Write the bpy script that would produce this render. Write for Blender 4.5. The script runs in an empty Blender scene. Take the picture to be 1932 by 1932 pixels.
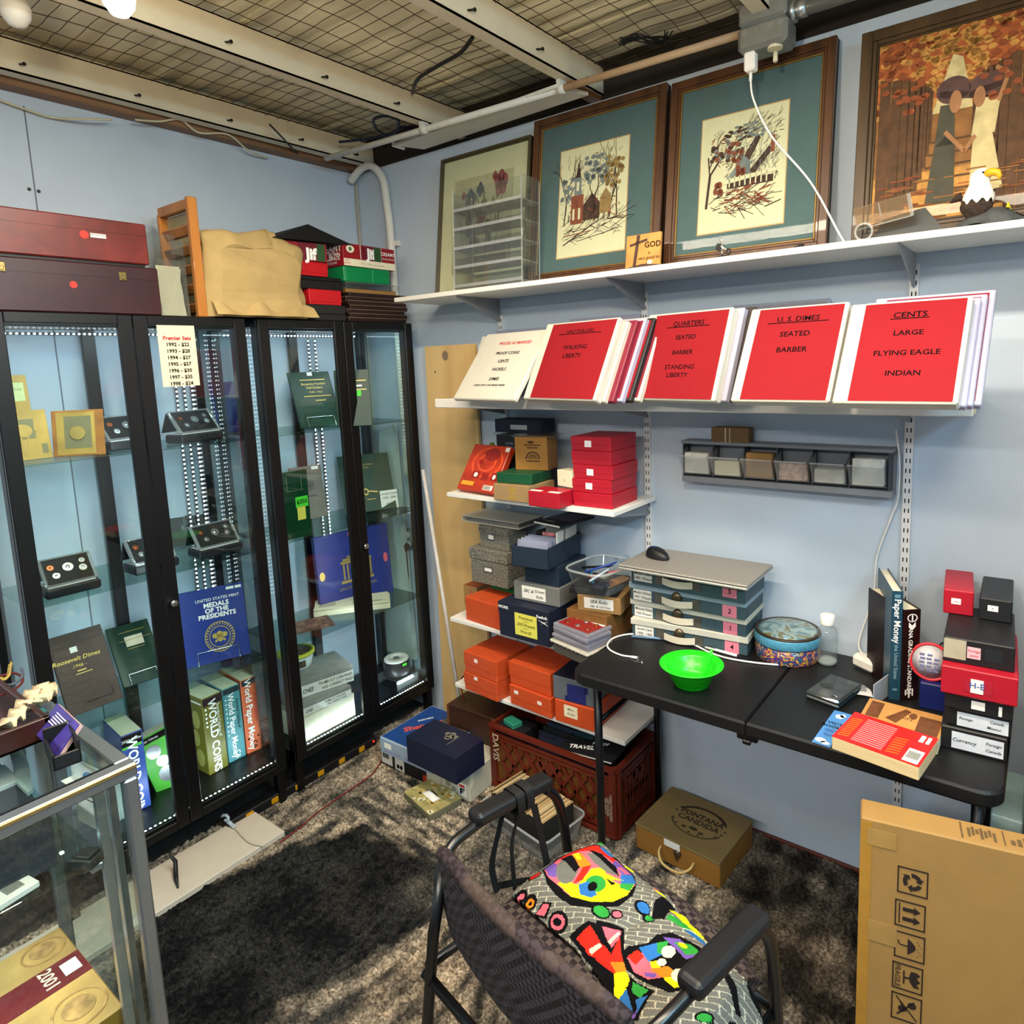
import bpy, bmesh, math, random
from mathutils import Vector, Matrix, noise
random.seed(7)
S = bpy.context.scene
COL = S.collection
PI = math.pi
# ------------------------------------------------------------------ camera
CAM_POS = Vector((2.9472, -2.3448, 1.7693))
yaw_, pitch_, roll_ = -0.6339, -0.1319, -0.0361
_f = Vector((math.sin(yaw_)*math.cos(pitch_), math.cos(yaw_)*math.cos(pitch_), math.sin(pitch_)))
_r = Vector((math.cos(yaw_), -math.sin(yaw_), 0))
_u = _r.cross(_f)
RR = math.cos(roll_)*_r + math.sin(roll_)*_u
UU = -math.sin(roll_)*_r + math.cos(roll_)*_u
FL, PX, PY = 1270.76, 966+82.64, 966-116.75
cd = bpy.data.cameras.new('camera'); cam = bpy.data.objects.new('camera', cd); COL.objects.link(cam)
m3 = Matrix((RR, UU, -_f)).transposed()
cam.matrix_world = Matrix.Translation(CAM_POS) @ m3.to_4x4()
cd.sensor_width = 36; cd.lens = FL/1932*36; cd.clip_start = .02
cd.shift_x = -82.64/1932; cd.shift_y = -116.75/1932
S.camera = cam
# ------------------------------------------------------------------ world, exposure, large lights
W = bpy.data.worlds.new('world'); S.world = W; W.use_nodes = True
W.node_tree.nodes['Background'].inputs[0].default_value = (.55, .80, 1, 1)
W.node_tree.nodes['Background'].inputs[1].default_value = .30
vs = S.view_settings
vs.view_transform = 'Standard'; vs.look = 'None'; vs.gamma = 1; vs.exposure = 0.0
def area(name, loc, sx, sy, power, col, rot=(0, 0, 0)):
    l = bpy.data.lights.new(name, 'AREA'); l.shape = 'RECTANGLE'; l.size = sx; l.size_y = sy
    l.energy = power; l.color = col
    o = bpy.data.objects.new(name, l); COL.objects.link(o); o.location = loc; o.rotation_euler = rot
    return o
area('tube_light_near', (2.3, -1.30, 2.70), 2.2, .10, 72, (1, .86, .68))
area('tube_light_far', (2.2, -3.9, 2.60), 2.6, .25, 112, (1, .94, .87))
area('tube_light_side', (4.1, -1.6, 2.55), .25, 1.6, 66, (.46, .80, 1), (0, .5, 0))
def point(name, loc, power, col, r=.05):
    l = bpy.data.lights.new(name, 'POINT'); l.energy = power; l.color = col; l.shadow_soft_size = r
    o = bpy.data.objects.new(name, l); COL.objects.link(o); o.location = loc
point('bare_bulb', (2.5, -1.75, 2.42), 34, (1, .86, .64))
point('bare_bulb_left', (1.2, -1.95, 2.50), 9, (1, .74, .40))
point('ceiling_fill_rear', (3.0, -2.5, 2.58), 20, (1, .86, .62))  # added unseen fill light that brightens the ceiling insulation
# ------------------------------------------------------------------ helpers
def at(px, py, x=None, y=None, z=None):
    d = _f + (px-PX)/FL*RR - (py-PY)/FL*UU
    i, v = (0, x) if x is not None else (1, y) if y is not None else (2, z)
    return CAM_POS + d*((v-CAM_POS[i])/d[i])
def pj(P):
    d = Vector(P)-CAM_POS; k = d.dot(_f)
    return PX+FL*d.dot(RR)/k, PY-FL*d.dot(UU)/k
def lin(h, k=1.0):
    h = h.lstrip('#')
    o = []
    for i in (0, 2, 4):
        c = int(h[i:i+2], 16)/255
        o.append((c/12.92 if c <= .04045 else ((c+.055)/1.055)**2.4)*k)
    return (*o, 1)
def nd(nt, t, **kw):
    n = nt.nodes.new(t)
    for k, v in kw.items(): setattr(n, k, v)
    return n
MATS = {}
def mat(name, col, rough=.6, metal=0, var=.08, scale=25, bump=.0, bscale=300, spec=.4, coat=0, stretch=(1, 1, 1), emit=None, estr=0):
    if name in MATS: return MATS[name]
    m = bpy.data.materials.new(name); m.use_nodes = True; MATS[name] = m
    nt = m.node_tree; b = nt.nodes['Principled BSDF']
    b.inputs['Roughness'].default_value = rough; b.inputs['Metallic'].default_value = metal
    b.inputs['Specular IOR Level'].default_value = spec; b.inputs['Coat Weight'].default_value = coat
    c = lin(col)
    tc = nd(nt, 'ShaderNodeTexCoord'); mp = nd(nt, 'ShaderNodeMapping'); mp.inputs['Scale'].default_value = stretch
    nt.links.new(tc.outputs['Object'], mp.inputs[0])
    if var > 0:
        n = nd(nt, 'ShaderNodeTexNoise'); n.inputs['Scale'].default_value = scale; n.inputs['Detail'].default_value = 5
        nt.links.new(mp.outputs[0], n.inputs['Vector'])
        r = nd(nt, 'ShaderNodeValToRGB')
        r.color_ramp.elements[0].position = .3; r.color_ramp.elements[1].position = .7
        r.color_ramp.elements[0].color = tuple(x*(1-var) for x in c[:3])+(1,)
        r.color_ramp.elements[1].color = tuple(min(1, x*(1+var)) for x in c[:3])+(1,)
        nt.links.new(n.outputs[0], r.inputs[0]); nt.links.new(r.outputs[0], b.inputs['Base Color'])
    else:
        b.inputs['Base Color'].default_value = c
    if bump > 0:
        n2 = nd(nt, 'ShaderNodeTexNoise'); n2.inputs['Scale'].default_value = bscale; n2.inputs['Detail'].default_value = 4
        nt.links.new(mp.outputs[0], n2.inputs['Vector'])
        bp = nd(nt, 'ShaderNodeBump'); bp.inputs['Strength'].default_value = bump; bp.inputs['Distance'].default_value = .004
        nt.links.new(n2.outputs[0], bp.inputs['Height']); nt.links.new(bp.outputs[0], b.inputs['Normal'])
    if emit:
        b.inputs['Emission Color'].default_value = lin(emit); b.inputs['Emission Strength'].default_value = estr
    return m
def wood(name, c1, c2, rough=.45, axis=0, scale=18, coat=.1):
    if name in MATS: return MATS[name]
    m = mat(name, c1, rough, var=0, coat=coat); nt = m.node_tree; b = nt.nodes['Principled BSDF']
    tc = nd(nt, 'ShaderNodeTexCoord'); mp = nd(nt, 'ShaderNodeMapping')
    s = [1, 1, 1]; s[axis] = .08; mp.inputs['Scale'].default_value = s
    n = nd(nt, 'ShaderNodeTexNoise'); n.inputs['Scale'].default_value = scale; n.inputs['Detail'].default_value = 6; n.inputs['Distortion'].default_value = .6
    r = nd(nt, 'ShaderNodeValToRGB'); r.color_ramp.elements[0].position = .32; r.color_ramp.elements[1].position = .68
    r.color_ramp.elements[0].color = lin(c1); r.color_ramp.elements[1].color = lin(c2)
    nt.links.new(tc.outputs['Object'], mp.inputs[0]); nt.links.new(mp.outputs[0], n.inputs['Vector'])
    nt.links.new(n.outputs[0], r.inputs[0]); nt.links.new(r.outputs[0], b.inputs['Base Color'])
    return m
def glass(name, tint='eef6f4', rough=.0, k=1.0, ior=1.45, body=0.0, bodycol='ffffff'):
    """thin sheet glass / clear plastic: see-through with a Fresnel reflection and an optional milky body"""
    if name in MATS: return MATS[name]
    m = bpy.data.materials.new(name); m.use_nodes = True; MATS[name] = m
    nt = m.node_tree; nt.nodes.remove(nt.nodes['Principled BSDF']); out = nt.nodes['Material Output']
    t = nd(nt, 'ShaderNodeBsdfTransparent'); t.inputs[0].default_value = lin(tint)
    g = nd(nt, 'ShaderNodeBsdfGlossy'); g.inputs['Roughness'].default_value = rough
    fr = nd(nt, 'ShaderNodeLayerWeight'); fr.inputs[0].default_value = .5
    pw = nd(nt, 'ShaderNodeMath', operation='POWER'); pw.inputs[1].default_value = 5
    mx = nd(nt, 'ShaderNodeMixShader'); mu = nd(nt, 'ShaderNodeMath', operation='MULTIPLY_ADD'); mu.inputs[1].default_value = .45*k; mu.inputs[2].default_value = .03*k
    nt.links.new(fr.outputs['Facing'], pw.inputs[0]); nt.links.new(pw.outputs[0], mu.inputs[0]); nt.links.new(mu.outputs[0], mx.inputs[0])
    last = t.outputs[0]
    if body > 0:
        d = nd(nt, 'ShaderNodeBsdfDiffuse'); d.inputs[0].default_value = lin(bodycol)
        m2 = nd(nt, 'ShaderNodeMixShader'); m2.inputs[0].default_value = body
        nt.links.new(t.outputs[0], m2.inputs[1]); nt.links.new(d.outputs[0], m2.inputs[2]); last = m2.outputs[0]
    nt.links.new(last, mx.inputs[1]); nt.links.new(g.outputs[0], mx.inputs[2]); nt.links.new(mx.outputs[0], out.inputs[0])
    return m
def chamfer_box(sx, sy, sz, b, seg=1):
    bm = bmesh.new(); bmesh.ops.create_cube(bm, size=1)
    for v in bm.verts: v.co = Vector((v.co.x*sx, v.co.y*sy, v.co.z*sz))
    if b > 0:
        bmesh.ops.bevel(bm, geom=bm.edges[:], offset=min(b, .45*min(sx, sy, sz)), segments=seg, affect='EDGES', profile=.5)
    bm.verts.index_update()
    vs_ = [v.co.copy() for v in bm.verts]; fs = [[v.index for v in f.verts] for f in bm.faces]; bm.free()
    return vs_, fs
class MB:
    def __init__(s): s.v, s.f, s.mi, s.sm = [], [], [], []
    def add(s, vs_, fs, mi=0, sm=False, M=None):
        n = len(s.v); s.v += [M @ Vector(v) if M else Vector(v) for v in vs_]
        for f in fs: s.f.append([n+i for i in f]); s.mi.append(mi); s.sm.append(sm)
        return s
    def box(s, c, size, b=0, mi=0, M=None, seg=1):
        vs_, fs = chamfer_box(*size, b, seg); c = Vector(c)
        return s.add([v+c for v in vs_], fs, mi, False, M)
    def span(s, a, b_, bev=0, mi=0, M=None):
        a, b_ = Vector(a), Vector(b_); return s.box((a+b_)/2, [abs(x) for x in (b_-a)], bev, mi, M)
    def beam(s, p, q, w, h, bev=0, mi=0, up=(0, 0, 1)):
        p, q = Vector(p), Vector(q); d = (q-p); L = d.length; d.normalize(); up = Vector(up)
        if abs(d.dot(up)) > .95: up = Vector((0, 1, 0)) if abs(d.y) < .9 else Vector((1, 0, 0))
        x = d.cross(up).normalized(); z = x.cross(d)
        M = Matrix((x, d, z)).transposed().to_4x4(); M.translation = (p+q)/2
        return s.box((0, 0, 0), (w, L, h), bev, mi, M)
    def tube(s, pts, r, n=8, mi=0, closed=False, caps=True):
        pts = [Vector(p) for p in pts]; k = len(pts); rs = r if isinstance(r, (list, tuple)) else [r]*k
        t0 = (pts[1]-pts[0]).normalized(); a = Vector((0, 0, 1)) if abs(t0.z) < .9 else Vector((1, 0, 0))
        nrm = (a-t0*a.dot(t0)).normalized(); vs_, fs = [], []
        for i, p in enumerate(pts):
            if closed: t = (pts[(i+1) % k]-pts[i-1]).normalized()
            else: t = (pts[min(i+1, k-1)]-pts[max(i-1, 0)]).normalized()
            nrm = (nrm-t*nrm.dot(t)).normalized(); b = t.cross(nrm)
            for j in range(n):
                an = 2*PI*j/n; vs_.append(p+rs[i]*(math.cos(an)*nrm+math.sin(an)*b))
        for i in range(k if closed else k-1):
            for j in range(n):
                fs.append([i*n+j, i*n+(j+1) % n, ((i+1) % k)*n+(j+1) % n, ((i+1) % k)*n+j])
        if caps and not closed: fs += [list(range(n))[::-1], [(k-1)*n+j for j in range(n)]]
        return s.add(vs_, fs, mi, True)
    def lathe(s, prof, n=24, c=(0, 0, 0), mi=0, M=None, sx=1, sy=1):
        c = Vector(c); vs_, fs = [], []
        for (r, z) in prof:
            for j in range(n):
                an = 2*PI*j/n; vs_.append(Vector((r*math.cos(an)*sx, r*math.sin(an)*sy, z))+c)
        for i in range(len(prof)-1):
            for j in range(n): fs.append([i*n+j, i*n+(j+1) % n, (i+1)*n+(j+1) % n, (i+1)*n+j])
        if prof[0][0] > 1e-6: fs.append([j for j in range(n)][::-1])
        if prof[-1][0] > 1e-6: fs.append([(len(prof)-1)*n+j for j in range(n)])
        return s.add(vs_, fs, mi, True, M)
    def disc(s, c, r, h, n=20, mi=0, M=None):
        k = len(s.sm); s.lathe([(r, -h/2), (r, h/2)], n, c, mi, M); s.sm[k:] = [False]*(len(s.sm)-k); return s
    def prism(s, poly, h, M=None, mi=0):
        """polygon in local xy extruded by h along local z"""
        n = len(poly); vs_ = [(x, y, 0) for x, y in poly]+[(x, y, h) for x, y in poly]
        fs = [list(range(n))[::-1], list(range(n, 2*n))]+[[i, (i+1) % n, n+(i+1) % n, n+i] for i in range(n)]
        return s.add(vs_, fs, mi, False, M)
    def sheet(s, fn, nu, nv, mi=0, sm=True, M=None):
        vs_ = [fn(i/nu, j/nv) for j in range(nv+1) for i in range(nu+1)]
        fs = [[j*(nu+1)+i, j*(nu+1)+i+1, (j+1)*(nu+1)+i+1, (j+1)*(nu+1)+i] for j in range(nv) for i in range(nu)]
        return s.add(vs_, fs, mi, sm, M)
    def build(s, name, mats, parent=None, label=None, kind=None):
        me = bpy.data.meshes.new(name); me.from_pydata([tuple(v) for v in s.v], [], s.f)
        if not isinstance(mats, (list, tuple)): mats = [mats]
        for m in mats: me.materials.append(m)
        me.polygons.foreach_set('material_index', s.mi); me.polygons.foreach_set('use_smooth', s.sm); me.update()
        o = bpy.data.objects.new(name, me); COL.objects.link(o)
        if parent: o.parent = parent
        if label: o['label'] = label
        if kind: o['kind'] = kind
        return o
def tag(o, label, cat, group=None, kind=None):
    if label: o['label'] = label
    if cat: o['category'] = cat
    if group: o['group'] = group
    if kind: o['kind'] = kind
    return o
def empty(name, label, cat, loc=(0, 0, 0), rz=0, group=None):
    o = bpy.data.objects.new(name, None); COL.objects.link(o); o.location = loc; o.rotation_euler = (0, 0, rz)
    return tag(o, label, cat, group)
def structure(o): o['kind'] = 'structure'; return o
def copy_tree(o, parent=None):
    c = o.copy(); COL.objects.link(c); c.parent = parent
    for ch in list(o.children): copy_tree(ch, c)
    return c
_TXT = {}
def text_mesh(s, size, bold=0.0, shear=0.0, space=1.0):
    k = (s, round(size, 5), bold, shear, space)
    if k in _TXT: return _TXT[k]
    cu = bpy.data.curves.new('t', 'FONT'); cu.body = s; cu.size = size; cu.align_x = 'CENTER'; cu.align_y = 'CENTER'
    cu.offset = bold*size*.02; cu.shear = shear; cu.resolution_u = 2; cu.space_character = space
    ob = bpy.data.objects.new('t', cu); COL.objects.link(ob)
    me = bpy.data.meshes.new_from_object(ob.evaluated_get(bpy.context.evaluated_depsgraph_get()))
    bpy.data.objects.remove(ob); bpy.data.curves.remove(cu)
    _TXT[k] = me
    return me
DIM = {}
def solid(root, W_, T_, H_): DIM[root.name] = (W_, T_, H_)
def face(root, fc):
    """matrix from a face's own metres (x right, y up, z out) to the thing's local space, with the face's size"""
    w, t, h = DIM[root.name]
    if fc == 'front': o, x, y, n, sz = (-w/2, 0, 0), (1, 0, 0), (0, 0, 1), (0, -1, 0), (w, h)
    elif fc == 'top': o, x, y, n, sz = (-w/2, 0, h), (1, 0, 0), (0, 1, 0), (0, 0, 1), (w, t)
    elif fc == 'left': o, x, y, n, sz = (-w/2, t, 0), (0, -1, 0), (0, 0, 1), (-1, 0, 0), (t, h)
    elif fc == 'right': o, x, y, n, sz = (w/2, 0, 0), (0, 1, 0), (0, 0, 1), (1, 0, 0), (t, h)
    M = Matrix((x, y, n)).transposed().to_4x4(); M.translation = Vector(o)
    return M, sz
def sticker(root, fc, u, v, w, h, m, rot=0, name='label_sticker', th=.0006, off=0.0002, metres=False):
    M, (a, b) = face(root, fc)
    if not metres: w, h = w*a, h*b
    mb = MB(); R_ = Matrix.Rotation(math.radians(rot), 4, 'Z')
    mb.box((0, 0, th/2+off), (w, h, th), 0, 0, M @ Matrix.Translation((u*a, v*b, 0)) @ R_)
    return mb.build(name, m, root)
def write(root, fc, s, u, v, size, m, rot=0, bold=0, shear=0, off=.0012, name='lettering', sx=1, space=1.0):
    M, (a, b) = face(root, fc)
    me = text_mesh(s, size, bold, shear, space).copy()
    me.transform(M @ Matrix.Translation((u*a, v*b, off)) @ Matrix.Rotation(math.radians(rot), 4, 'Z') @ Matrix.Diagonal((sx, 1, 1, 1)))
    me.materials.clear(); me.materials.append(m)
    o = bpy.data.objects.new(name, me); COL.objects.link(o); o.parent = root
    return o
def shapes(root, fc, polys, m, name='printed_mark', off=.0009, th=.0004):
    """flat printed shapes given in face fractions"""
    M, (a, b) = face(root, fc); mb = MB(); ms = m if isinstance(m, (list, tuple)) else [m]
    for p in polys:
        mi = 0
        if isinstance(p, tuple) and isinstance(p[1], int): p, mi = p
        mb.prism([(x*a, y*b) for x, y in p], th, M @ Matrix.Translation((0, 0, off+.00025*mi)), mi)
    return mb.build(name, ms, root)
def ell(cx, cy, rx, ry, n=20, a0=0, a1=360):
    return [(cx+rx*math.cos(math.radians(a0+(a1-a0)*i/n)), cy+ry*math.sin(math.radians(a0+(a1-a0)*i/n))) for i in range(n if a1-a0 >= 360 else n+1)]
def ring(cx, cy, rx, ry, k=.8, n=20, a0=0, a1=360):
    o = []
    for i in range(n):
        b0, b1 = math.radians(a0+(a1-a0)*i/n), math.radians(a0+(a1-a0)*(i+1)/n)
        o.append([(cx+rx*math.cos(b0), cy+ry*math.sin(b0)), (cx+rx*math.cos(b1), cy+ry*math.sin(b1)),
                  (cx+k*rx*math.cos(b1), cy+k*ry*math.sin(b1)), (cx+k*rx*math.cos(b0), cy+k*ry*math.sin(b0))])
    return o
def bar(x0, y0, x1, y1, w):
    d = Vector((x1-x0, y1-y0)); n = Vector((-d.y, d.x)).normalized()*w/2
    return [(x0+n.x, y0+n.y), (x0-n.x, y0-n.y), (x1-n.x, y1-n.y), (x1+n.x, y1+n.y)]
def rect(x0, y0, x1, y1): return [(x0, y0), (x1, y0), (x1, y1), (x0, y1)]
def frame_of(zb, pL, pR, pT, tilt=0, thick=0):
    """base corners (pixel on plane z=zb, or a 3D point) and height (pixel of the top left corner, or metres); tilt 'auto' leans to fit"""
    if tilt == 'auto':
        best = None
        for i in range(0, 40):
            M, w, h, e = _frame(zb, pL, pR, pT, i, thick, 1.0)
            e += .22*abs(i-10)
            if best is None or e < best[0]: best = (e, i)
        tilt = best[1]
    return _frame(zb, pL, pR, pT, tilt, thick, .1)[:3]
def _frame(zb, pL, pR, pT, tilt, thick, wx):
    zb += thick*max(0, math.sin(math.radians(tilt)))
    L = Vector(pL) if len(pL) == 3 else at(*pL, z=zb)
    R_ = Vector(pR) if len(pR) == 3 else at(*pR, z=zb)
    L.z = R_.z = zb
    x = (R_-L); w = x.length; x.normalize(); z = Vector((0, 0, 1)); y = z.cross(x)
    t = math.radians(tilt); up = (z*math.cos(t)+y*math.sin(t)); bk = up.cross(x); e = 0
    if isinstance(pT, (int, float)): h = pT
    else:
        f_ = lambda hh: (lambda q: abs(q[1]-pT[1])+wx*abs(q[0]-pT[0]))(pj(L+up*hh))
        a, b = .001, 1.6
        for _ in range(60):
            m1, m2 = a+(b-a)/3, b-(b-a)/3
            if f_(m1) < f_(m2): b = m2
            else: a = m1
        h = (a+b)/2; e = f_(h)
    M = Matrix((x, bk, up)).transposed().to_4x4(); M.translation = (L+R_)/2
    return M, w, h, e
def on_y(pL, pR, y):
    L = at(*pL, y=y); R_ = at(*pR, z=L.z); return L.z, tuple(L), tuple(R_)
def on_x(pL, pR, x, x2=None):
    L = at(*pL, x=x); R_ = at(*pR, x=x2 if x2 is not None else x); return tuple(L), tuple(R_)
def lid(root, hl, m, ov=.003, name='lid'):
    w, t, h = DIM[root.name]; mb = MB(); mb.span((-w/2-ov, -ov, h-hl), (w/2+ov, t+ov, h+.0015), .002); return mb.build(name, m, root)
def slab(name, label, cat, zb, pL, pR, pT, thick, m, tilt=0, group=None, bev=.0015, build=True, lift=0):
    M, w, h = frame_of(zb, pL, pR, pT, tilt, thick)
    if lift: M.translation.z += lift
    mb = MB(); mb.span((-w/2, 0, 0), (w/2, thick, h), bev)
    o = mb.build(name, m) if build else bpy.data.objects.new(name, None)
    if not build: COL.objects.link(o)
    o.matrix_world = M; solid(o, w, thick, h)
    return tag(o, label, cat, group)
def spline(pts, n=12):
    pts = [Vector(p) for p in pts]; P = [pts[0]]+pts+[pts[-1]]; o = []
    for i in range(1, len(P)-2):
        for k in range(n):
            t = k/n; a, b, c, d = P[i-1], P[i], P[i+1], P[i+2]
            o.append(.5*((2*b)+(c-a)*t+(2*a-5*b+4*c-d)*t*t+(3*b-a-3*c+d)*t**3))
    o.append(P[-2]); return o
def cable(name, label, pts, r, m, cat='cable', n=10, group=None):
    mb = MB(); mb.tube(spline(pts, n), r, 6); o = mb.build(name, m)
    return tag(o, label, cat, group)
# ------------------------------------------------------------------ shared materials
WHITE = mat('white_paint', 'e9e7e2', .45, var=.03); INK = mat('black_ink', '0c0b0d', .9, var=0, spec=.05)
PAPER = mat('white_paper', 'ebe8e0', .8, var=.03); CREAM = mat('cream_paper', 'e2d9bd', .8, var=.05)
BLACKM = mat('black_metal', '0d0d10', .35, var=.1); BLACKP = mat('black_plastic', '121214', .45, var=.1)
CHROME = mat('chrome', 'd8dade', .18, 1, var=0); STEEL = mat('brushed_steel', 'b4b8bb', .35, .9, var=.1, stretch=(1, 1, .1))
RED = mat('red_card', 'a3101c', .45, var=.08); ORANGE = mat('orange_card', 'c8421c', .55, var=.07)
NAVY = mat('navy_card', '131a2e', .6, var=.12); BLACKC = mat('black_card', '17171b', .5, var=.12)
KRAFT = mat('kraft_card', '9a7544', .8, var=.08, scale=60); GREEN = mat('green_card', '0d4a2c', .5, var=.1)
GREYC = mat('grey_card', '6f706c', .7, var=.06); GOLD = mat('gold_foil', 'c9ae5e', .35, .5, var=.05)
SILVER = mat('silver_coin', 'cfd2d4', .2, .9, var=.05); COPPER = mat('copper_coin', 'b8693f', .25, .85, var=.05)
CLEAR = glass('clear_plastic', 'f0f3f2', .03, 1.6, 1.45, .03, 'dfe6e4'); PANE = glass('pane_glass', 'f2f8f7', 0, 1.2, 1.45)
SHELFGLASS = glass('shelf_glass', 'dcece8', 0, 1.3); WHITEINK = mat('white_ink', 'f2f2ee', .6, var=0)
REDINK = mat('red_ink', 'c2383f', .7, var=0); BLUEINK = mat('blue_ink', '3a4f9a', .7, var=0); YELLOWN = mat('yellow_note', 'd8d257', .8, var=.04)
PINKN = mat('pink_note', 'e07f92', .8, var=.04)
# ================================================================== the room
WALLP = mat('pale_blue_wall_paint', 'bac8d8', .75, var=.03, scale=6, bump=.08, bscale=160, spec=.2)
XR = 3.35
mb = MB(); mb.span((0, 0, -.12), (XR, .10, 2.755)); o = mb.build('wall_back', WALLP); structure(o)
mb = MB(); mb.span((-.10, -3.2, -.12), (0, .10, 2.755)); o = mb.build('wall_left', WALLP); structure(o)
mb = MB(); mb.span((XR, -.9, -.12), (XR+.1, .10, 2.755)); o = mb.build('wall_right', WALLP); structure(o)
mb = MB(); FZ = -.065
mb = MB(); mb.span((-.1, -4.5, -.2), (4.6, .10, FZ))
o = mb.build('floor', mat('dark_concrete_floor', '2c2723', .85, var=.3, scale=9)); structure(o)
# vertical panel seam with screws on the left wall, corner moulding, skirting
mb = MB(); s0 = at(48, 225, x=0); mb.span((0, s0.y-.002, 1.95), (.0015, s0.y+.002, 2.72))
mb.span((0, s0.y-.002, .2), (.0015, s0.y+.002, 1.95))
o = mb.build('trim_1', mat('seam_shadow', '6d7480', .9)); structure(o)
mb = MB()
for q in ((55, 357), (73, 361)):
    p = at(*q, x=.001); mb.disc((0, 0, 0), .006, .003, 10, 0, Matrix.Translation(p) @ Matrix.Rotation(PI/2, 4, 'Y'))
o = mb.build('trim_2', BLACKM); structure(o)
mb = MB(); mb.span((0, -.012, 0), (.022, 0, 2.75), .004); o = mb.build('trim_3', mat('corner_moulding', 'aaa59c', .6)); structure(o)
mb = MB(); mb.span((1.78, -.014, FZ), (XR, 0, FZ+.02), .003); o = mb.build('baseboard_back', mat('red_brown_strip', '5c2a1e', .6)); structure(o)
# ceiling: insulation blanket with ribs, steel purlins, timber plate on the left wall
mI = mat('insulation_blanket', 'ebe2c2', .7, var=.06, scale=7, stretch=(.4, 3, 1), bump=.25, bscale=40)
def ins(u, v):
    x, y = -.1+u*4.4, .1-v*3.6
    k = (y*1.0) % .155/.155
    z = 2.93-.018*math.sin(PI*k)+.006*noise.noise(Vector((x*5, y*12, 0)))-.012*noise.noise(Vector((x*1.5, y*2.2, 4)))
    return (x, y, z)
mb = MB(); mb.sheet(ins, 110, 300); mb.span((-.1, -3.5, 2.96), (4.3, .1, 2.98)); o = mb.build('ceiling', mI); structure(o)
mBt = mat('pale_batten', 'd8cfae', .6)
for i, yy in enumerate((-.25, -1.02, -1.8)):
    mb = MB(); mb.span((0, yy-.012, 2.886), (4.2, yy+.012, 2.896)); o = mb.build('trim_%d' % (10+i), mBt); structure(o)
mP = mat('cream_painted_steel', 'cfc5ad', .5, var=.05, scale=12)
for i, xx in enumerate((.155, .80, 1.512, 2.23, 2.94, 3.66)):
    mb = MB(); mb.span((xx-.05, -3.5, 2.77), (xx, .05, 2.776)); mb.span((xx-.004, -3.5, 2.77), (xx, .05, 2.875)); mb.span((xx-.05, -3.5, 2.87), (xx, .05, 2.876))
    mb.span((xx-.05, -3.5, 2.776), (xx-.046, .05, 2.79))
    o = mb.build('ceiling_beam', mP); structure(o)
    mb = MB()
    for yy in (-.12, -.42, -.75, -1.1, -1.45):
        if 0 < xx < 2: mb.tube([(xx-.001, yy, 2.80), (xx+.022, yy+.006, 2.797)], .0035, 6); mb.disc((0, 0, 0), .006, .004, 8, 0, Matrix.Translation((xx+.022, yy+.006, 2.797)) @ Matrix.Rotation(PI/2, 4, 'Y'))
    if mb.v: o = mb.build('trim_%d' % (20+i), BLACKM); structure(o)
mb = MB(); mb.span((0, -3.2, 2.755), (.075, 0, 2.80), .004); o = mb.build('trim_4', wood('wall_plate_wood', '6f4f35', '8a684a', .7, 1)); structure(o)
mb = MB(); mb.span((0, -3.2, 2.80), (.105, .03, 2.90)); o = mb.build('trim_5', mP); structure(o)
mb = MB(); mb.span((0, .0, 2.755), (XR, .09, 2.90)); o = mb.build('trim_6', mat('cavity_shade_brown', '2a241d', .9)); structure(o)  # dark colour stands in for shade in the gap above the wall
# wire netting in each bay
mN = mat('rusty_wire', '4b3a26', .6, .3, var=.2)
def netting(x0, x1, seed):
    mb = MB(); rnd = random.Random(seed); wob = lambda x, y: 2.868+.012*noise.noise(Vector((x*4+seed, y*4, seed)))
    y = -1.9
    while y < .03:
        pts = [(x0+(x1-x0)*k/9, y+.007*noise.noise(Vector((k*.9, y*9, seed))), wob(x0+(x1-x0)*k/9, y)) for k in range(10)]
        mb.tube(pts, .0014, 4); y += .0508
    x = x0+.06
    while x < x1:
        pts = [(x+.012*noise.noise(Vector((k*.7, x*9, seed))), -1.9+1.93*k/28, wob(x, -1.9+1.93*k/28)-.002) for k in range(29)]
        mb.tube(pts, .0014, 4); x += .1016
    return mb.build('wire_netting', mN)
for i, (a, b, l) in enumerate(((.16, .745, 'rusty wire netting under the insulation in the bay along the left wall'), (.805, 1.455, 'rusty wire netting under the insulation in the middle ceiling bay'),
                               (1.515, 2.175, 'rusty wire netting under the insulation above the framed prints'), (2.235, 2.885, 'rusty wire netting in the ceiling bay right of the junction box'))):
    tag(netting(a, b, i*3.1), l, 'wire netting', 'ceiling wire netting')
# concrete patch of wall behind the shelf end: left bare; conduit, light batten, junction box
mPipe = mat('white_conduit', 'd9d6cf', .45, var=.04); mPipe2 = mat('beige_conduit', 'b99a78', .5, var=.06); mGal = mat('galvanised_steel', '8e908d', .42, .6, var=.12, scale=14)
r_ = empty('conduit', 'long thin white to beige conduit running under the purlins to the junction box', 'conduit', (.15, -.29, 2.745))
P0, P1, P2 = Vector((.17, -.292, 2.742)), Vector((1.47, -.222, 2.742)), Vector((2.13, -.197, 2.742))
inv = Matrix.Translation((-.15, .29, -2.745))
mb = MB(); mb.tube([inv @ P0, inv @ P1], .0125, 12); mb.build('pipe', mPipe, r_)
mb = MB(); mb.tube([inv @ P1, inv @ P2], .0125, 12); o = mb.build('pipe', mPipe2, r_); o['label'] = 'beige conduit pipe'
for P in (P0.lerp(P1, .48), P1):
    mb = MB(); mb.tube([inv @ (P-Vector((.015, 0, 0))), inv @ (P+Vector((.015, 0, 0)))], .018, 12)
    mb.span(inv @ (P+Vector((-.008, -.02, 0))), inv @ (P+Vector((.008, .02, .028)))); mb.build('clamp', mPipe, r_)
r_ = empty('conduit_bend', 'fat white bent conduit coming down in the wall corner', 'conduit', (.27, -.03, 2.0))
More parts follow.
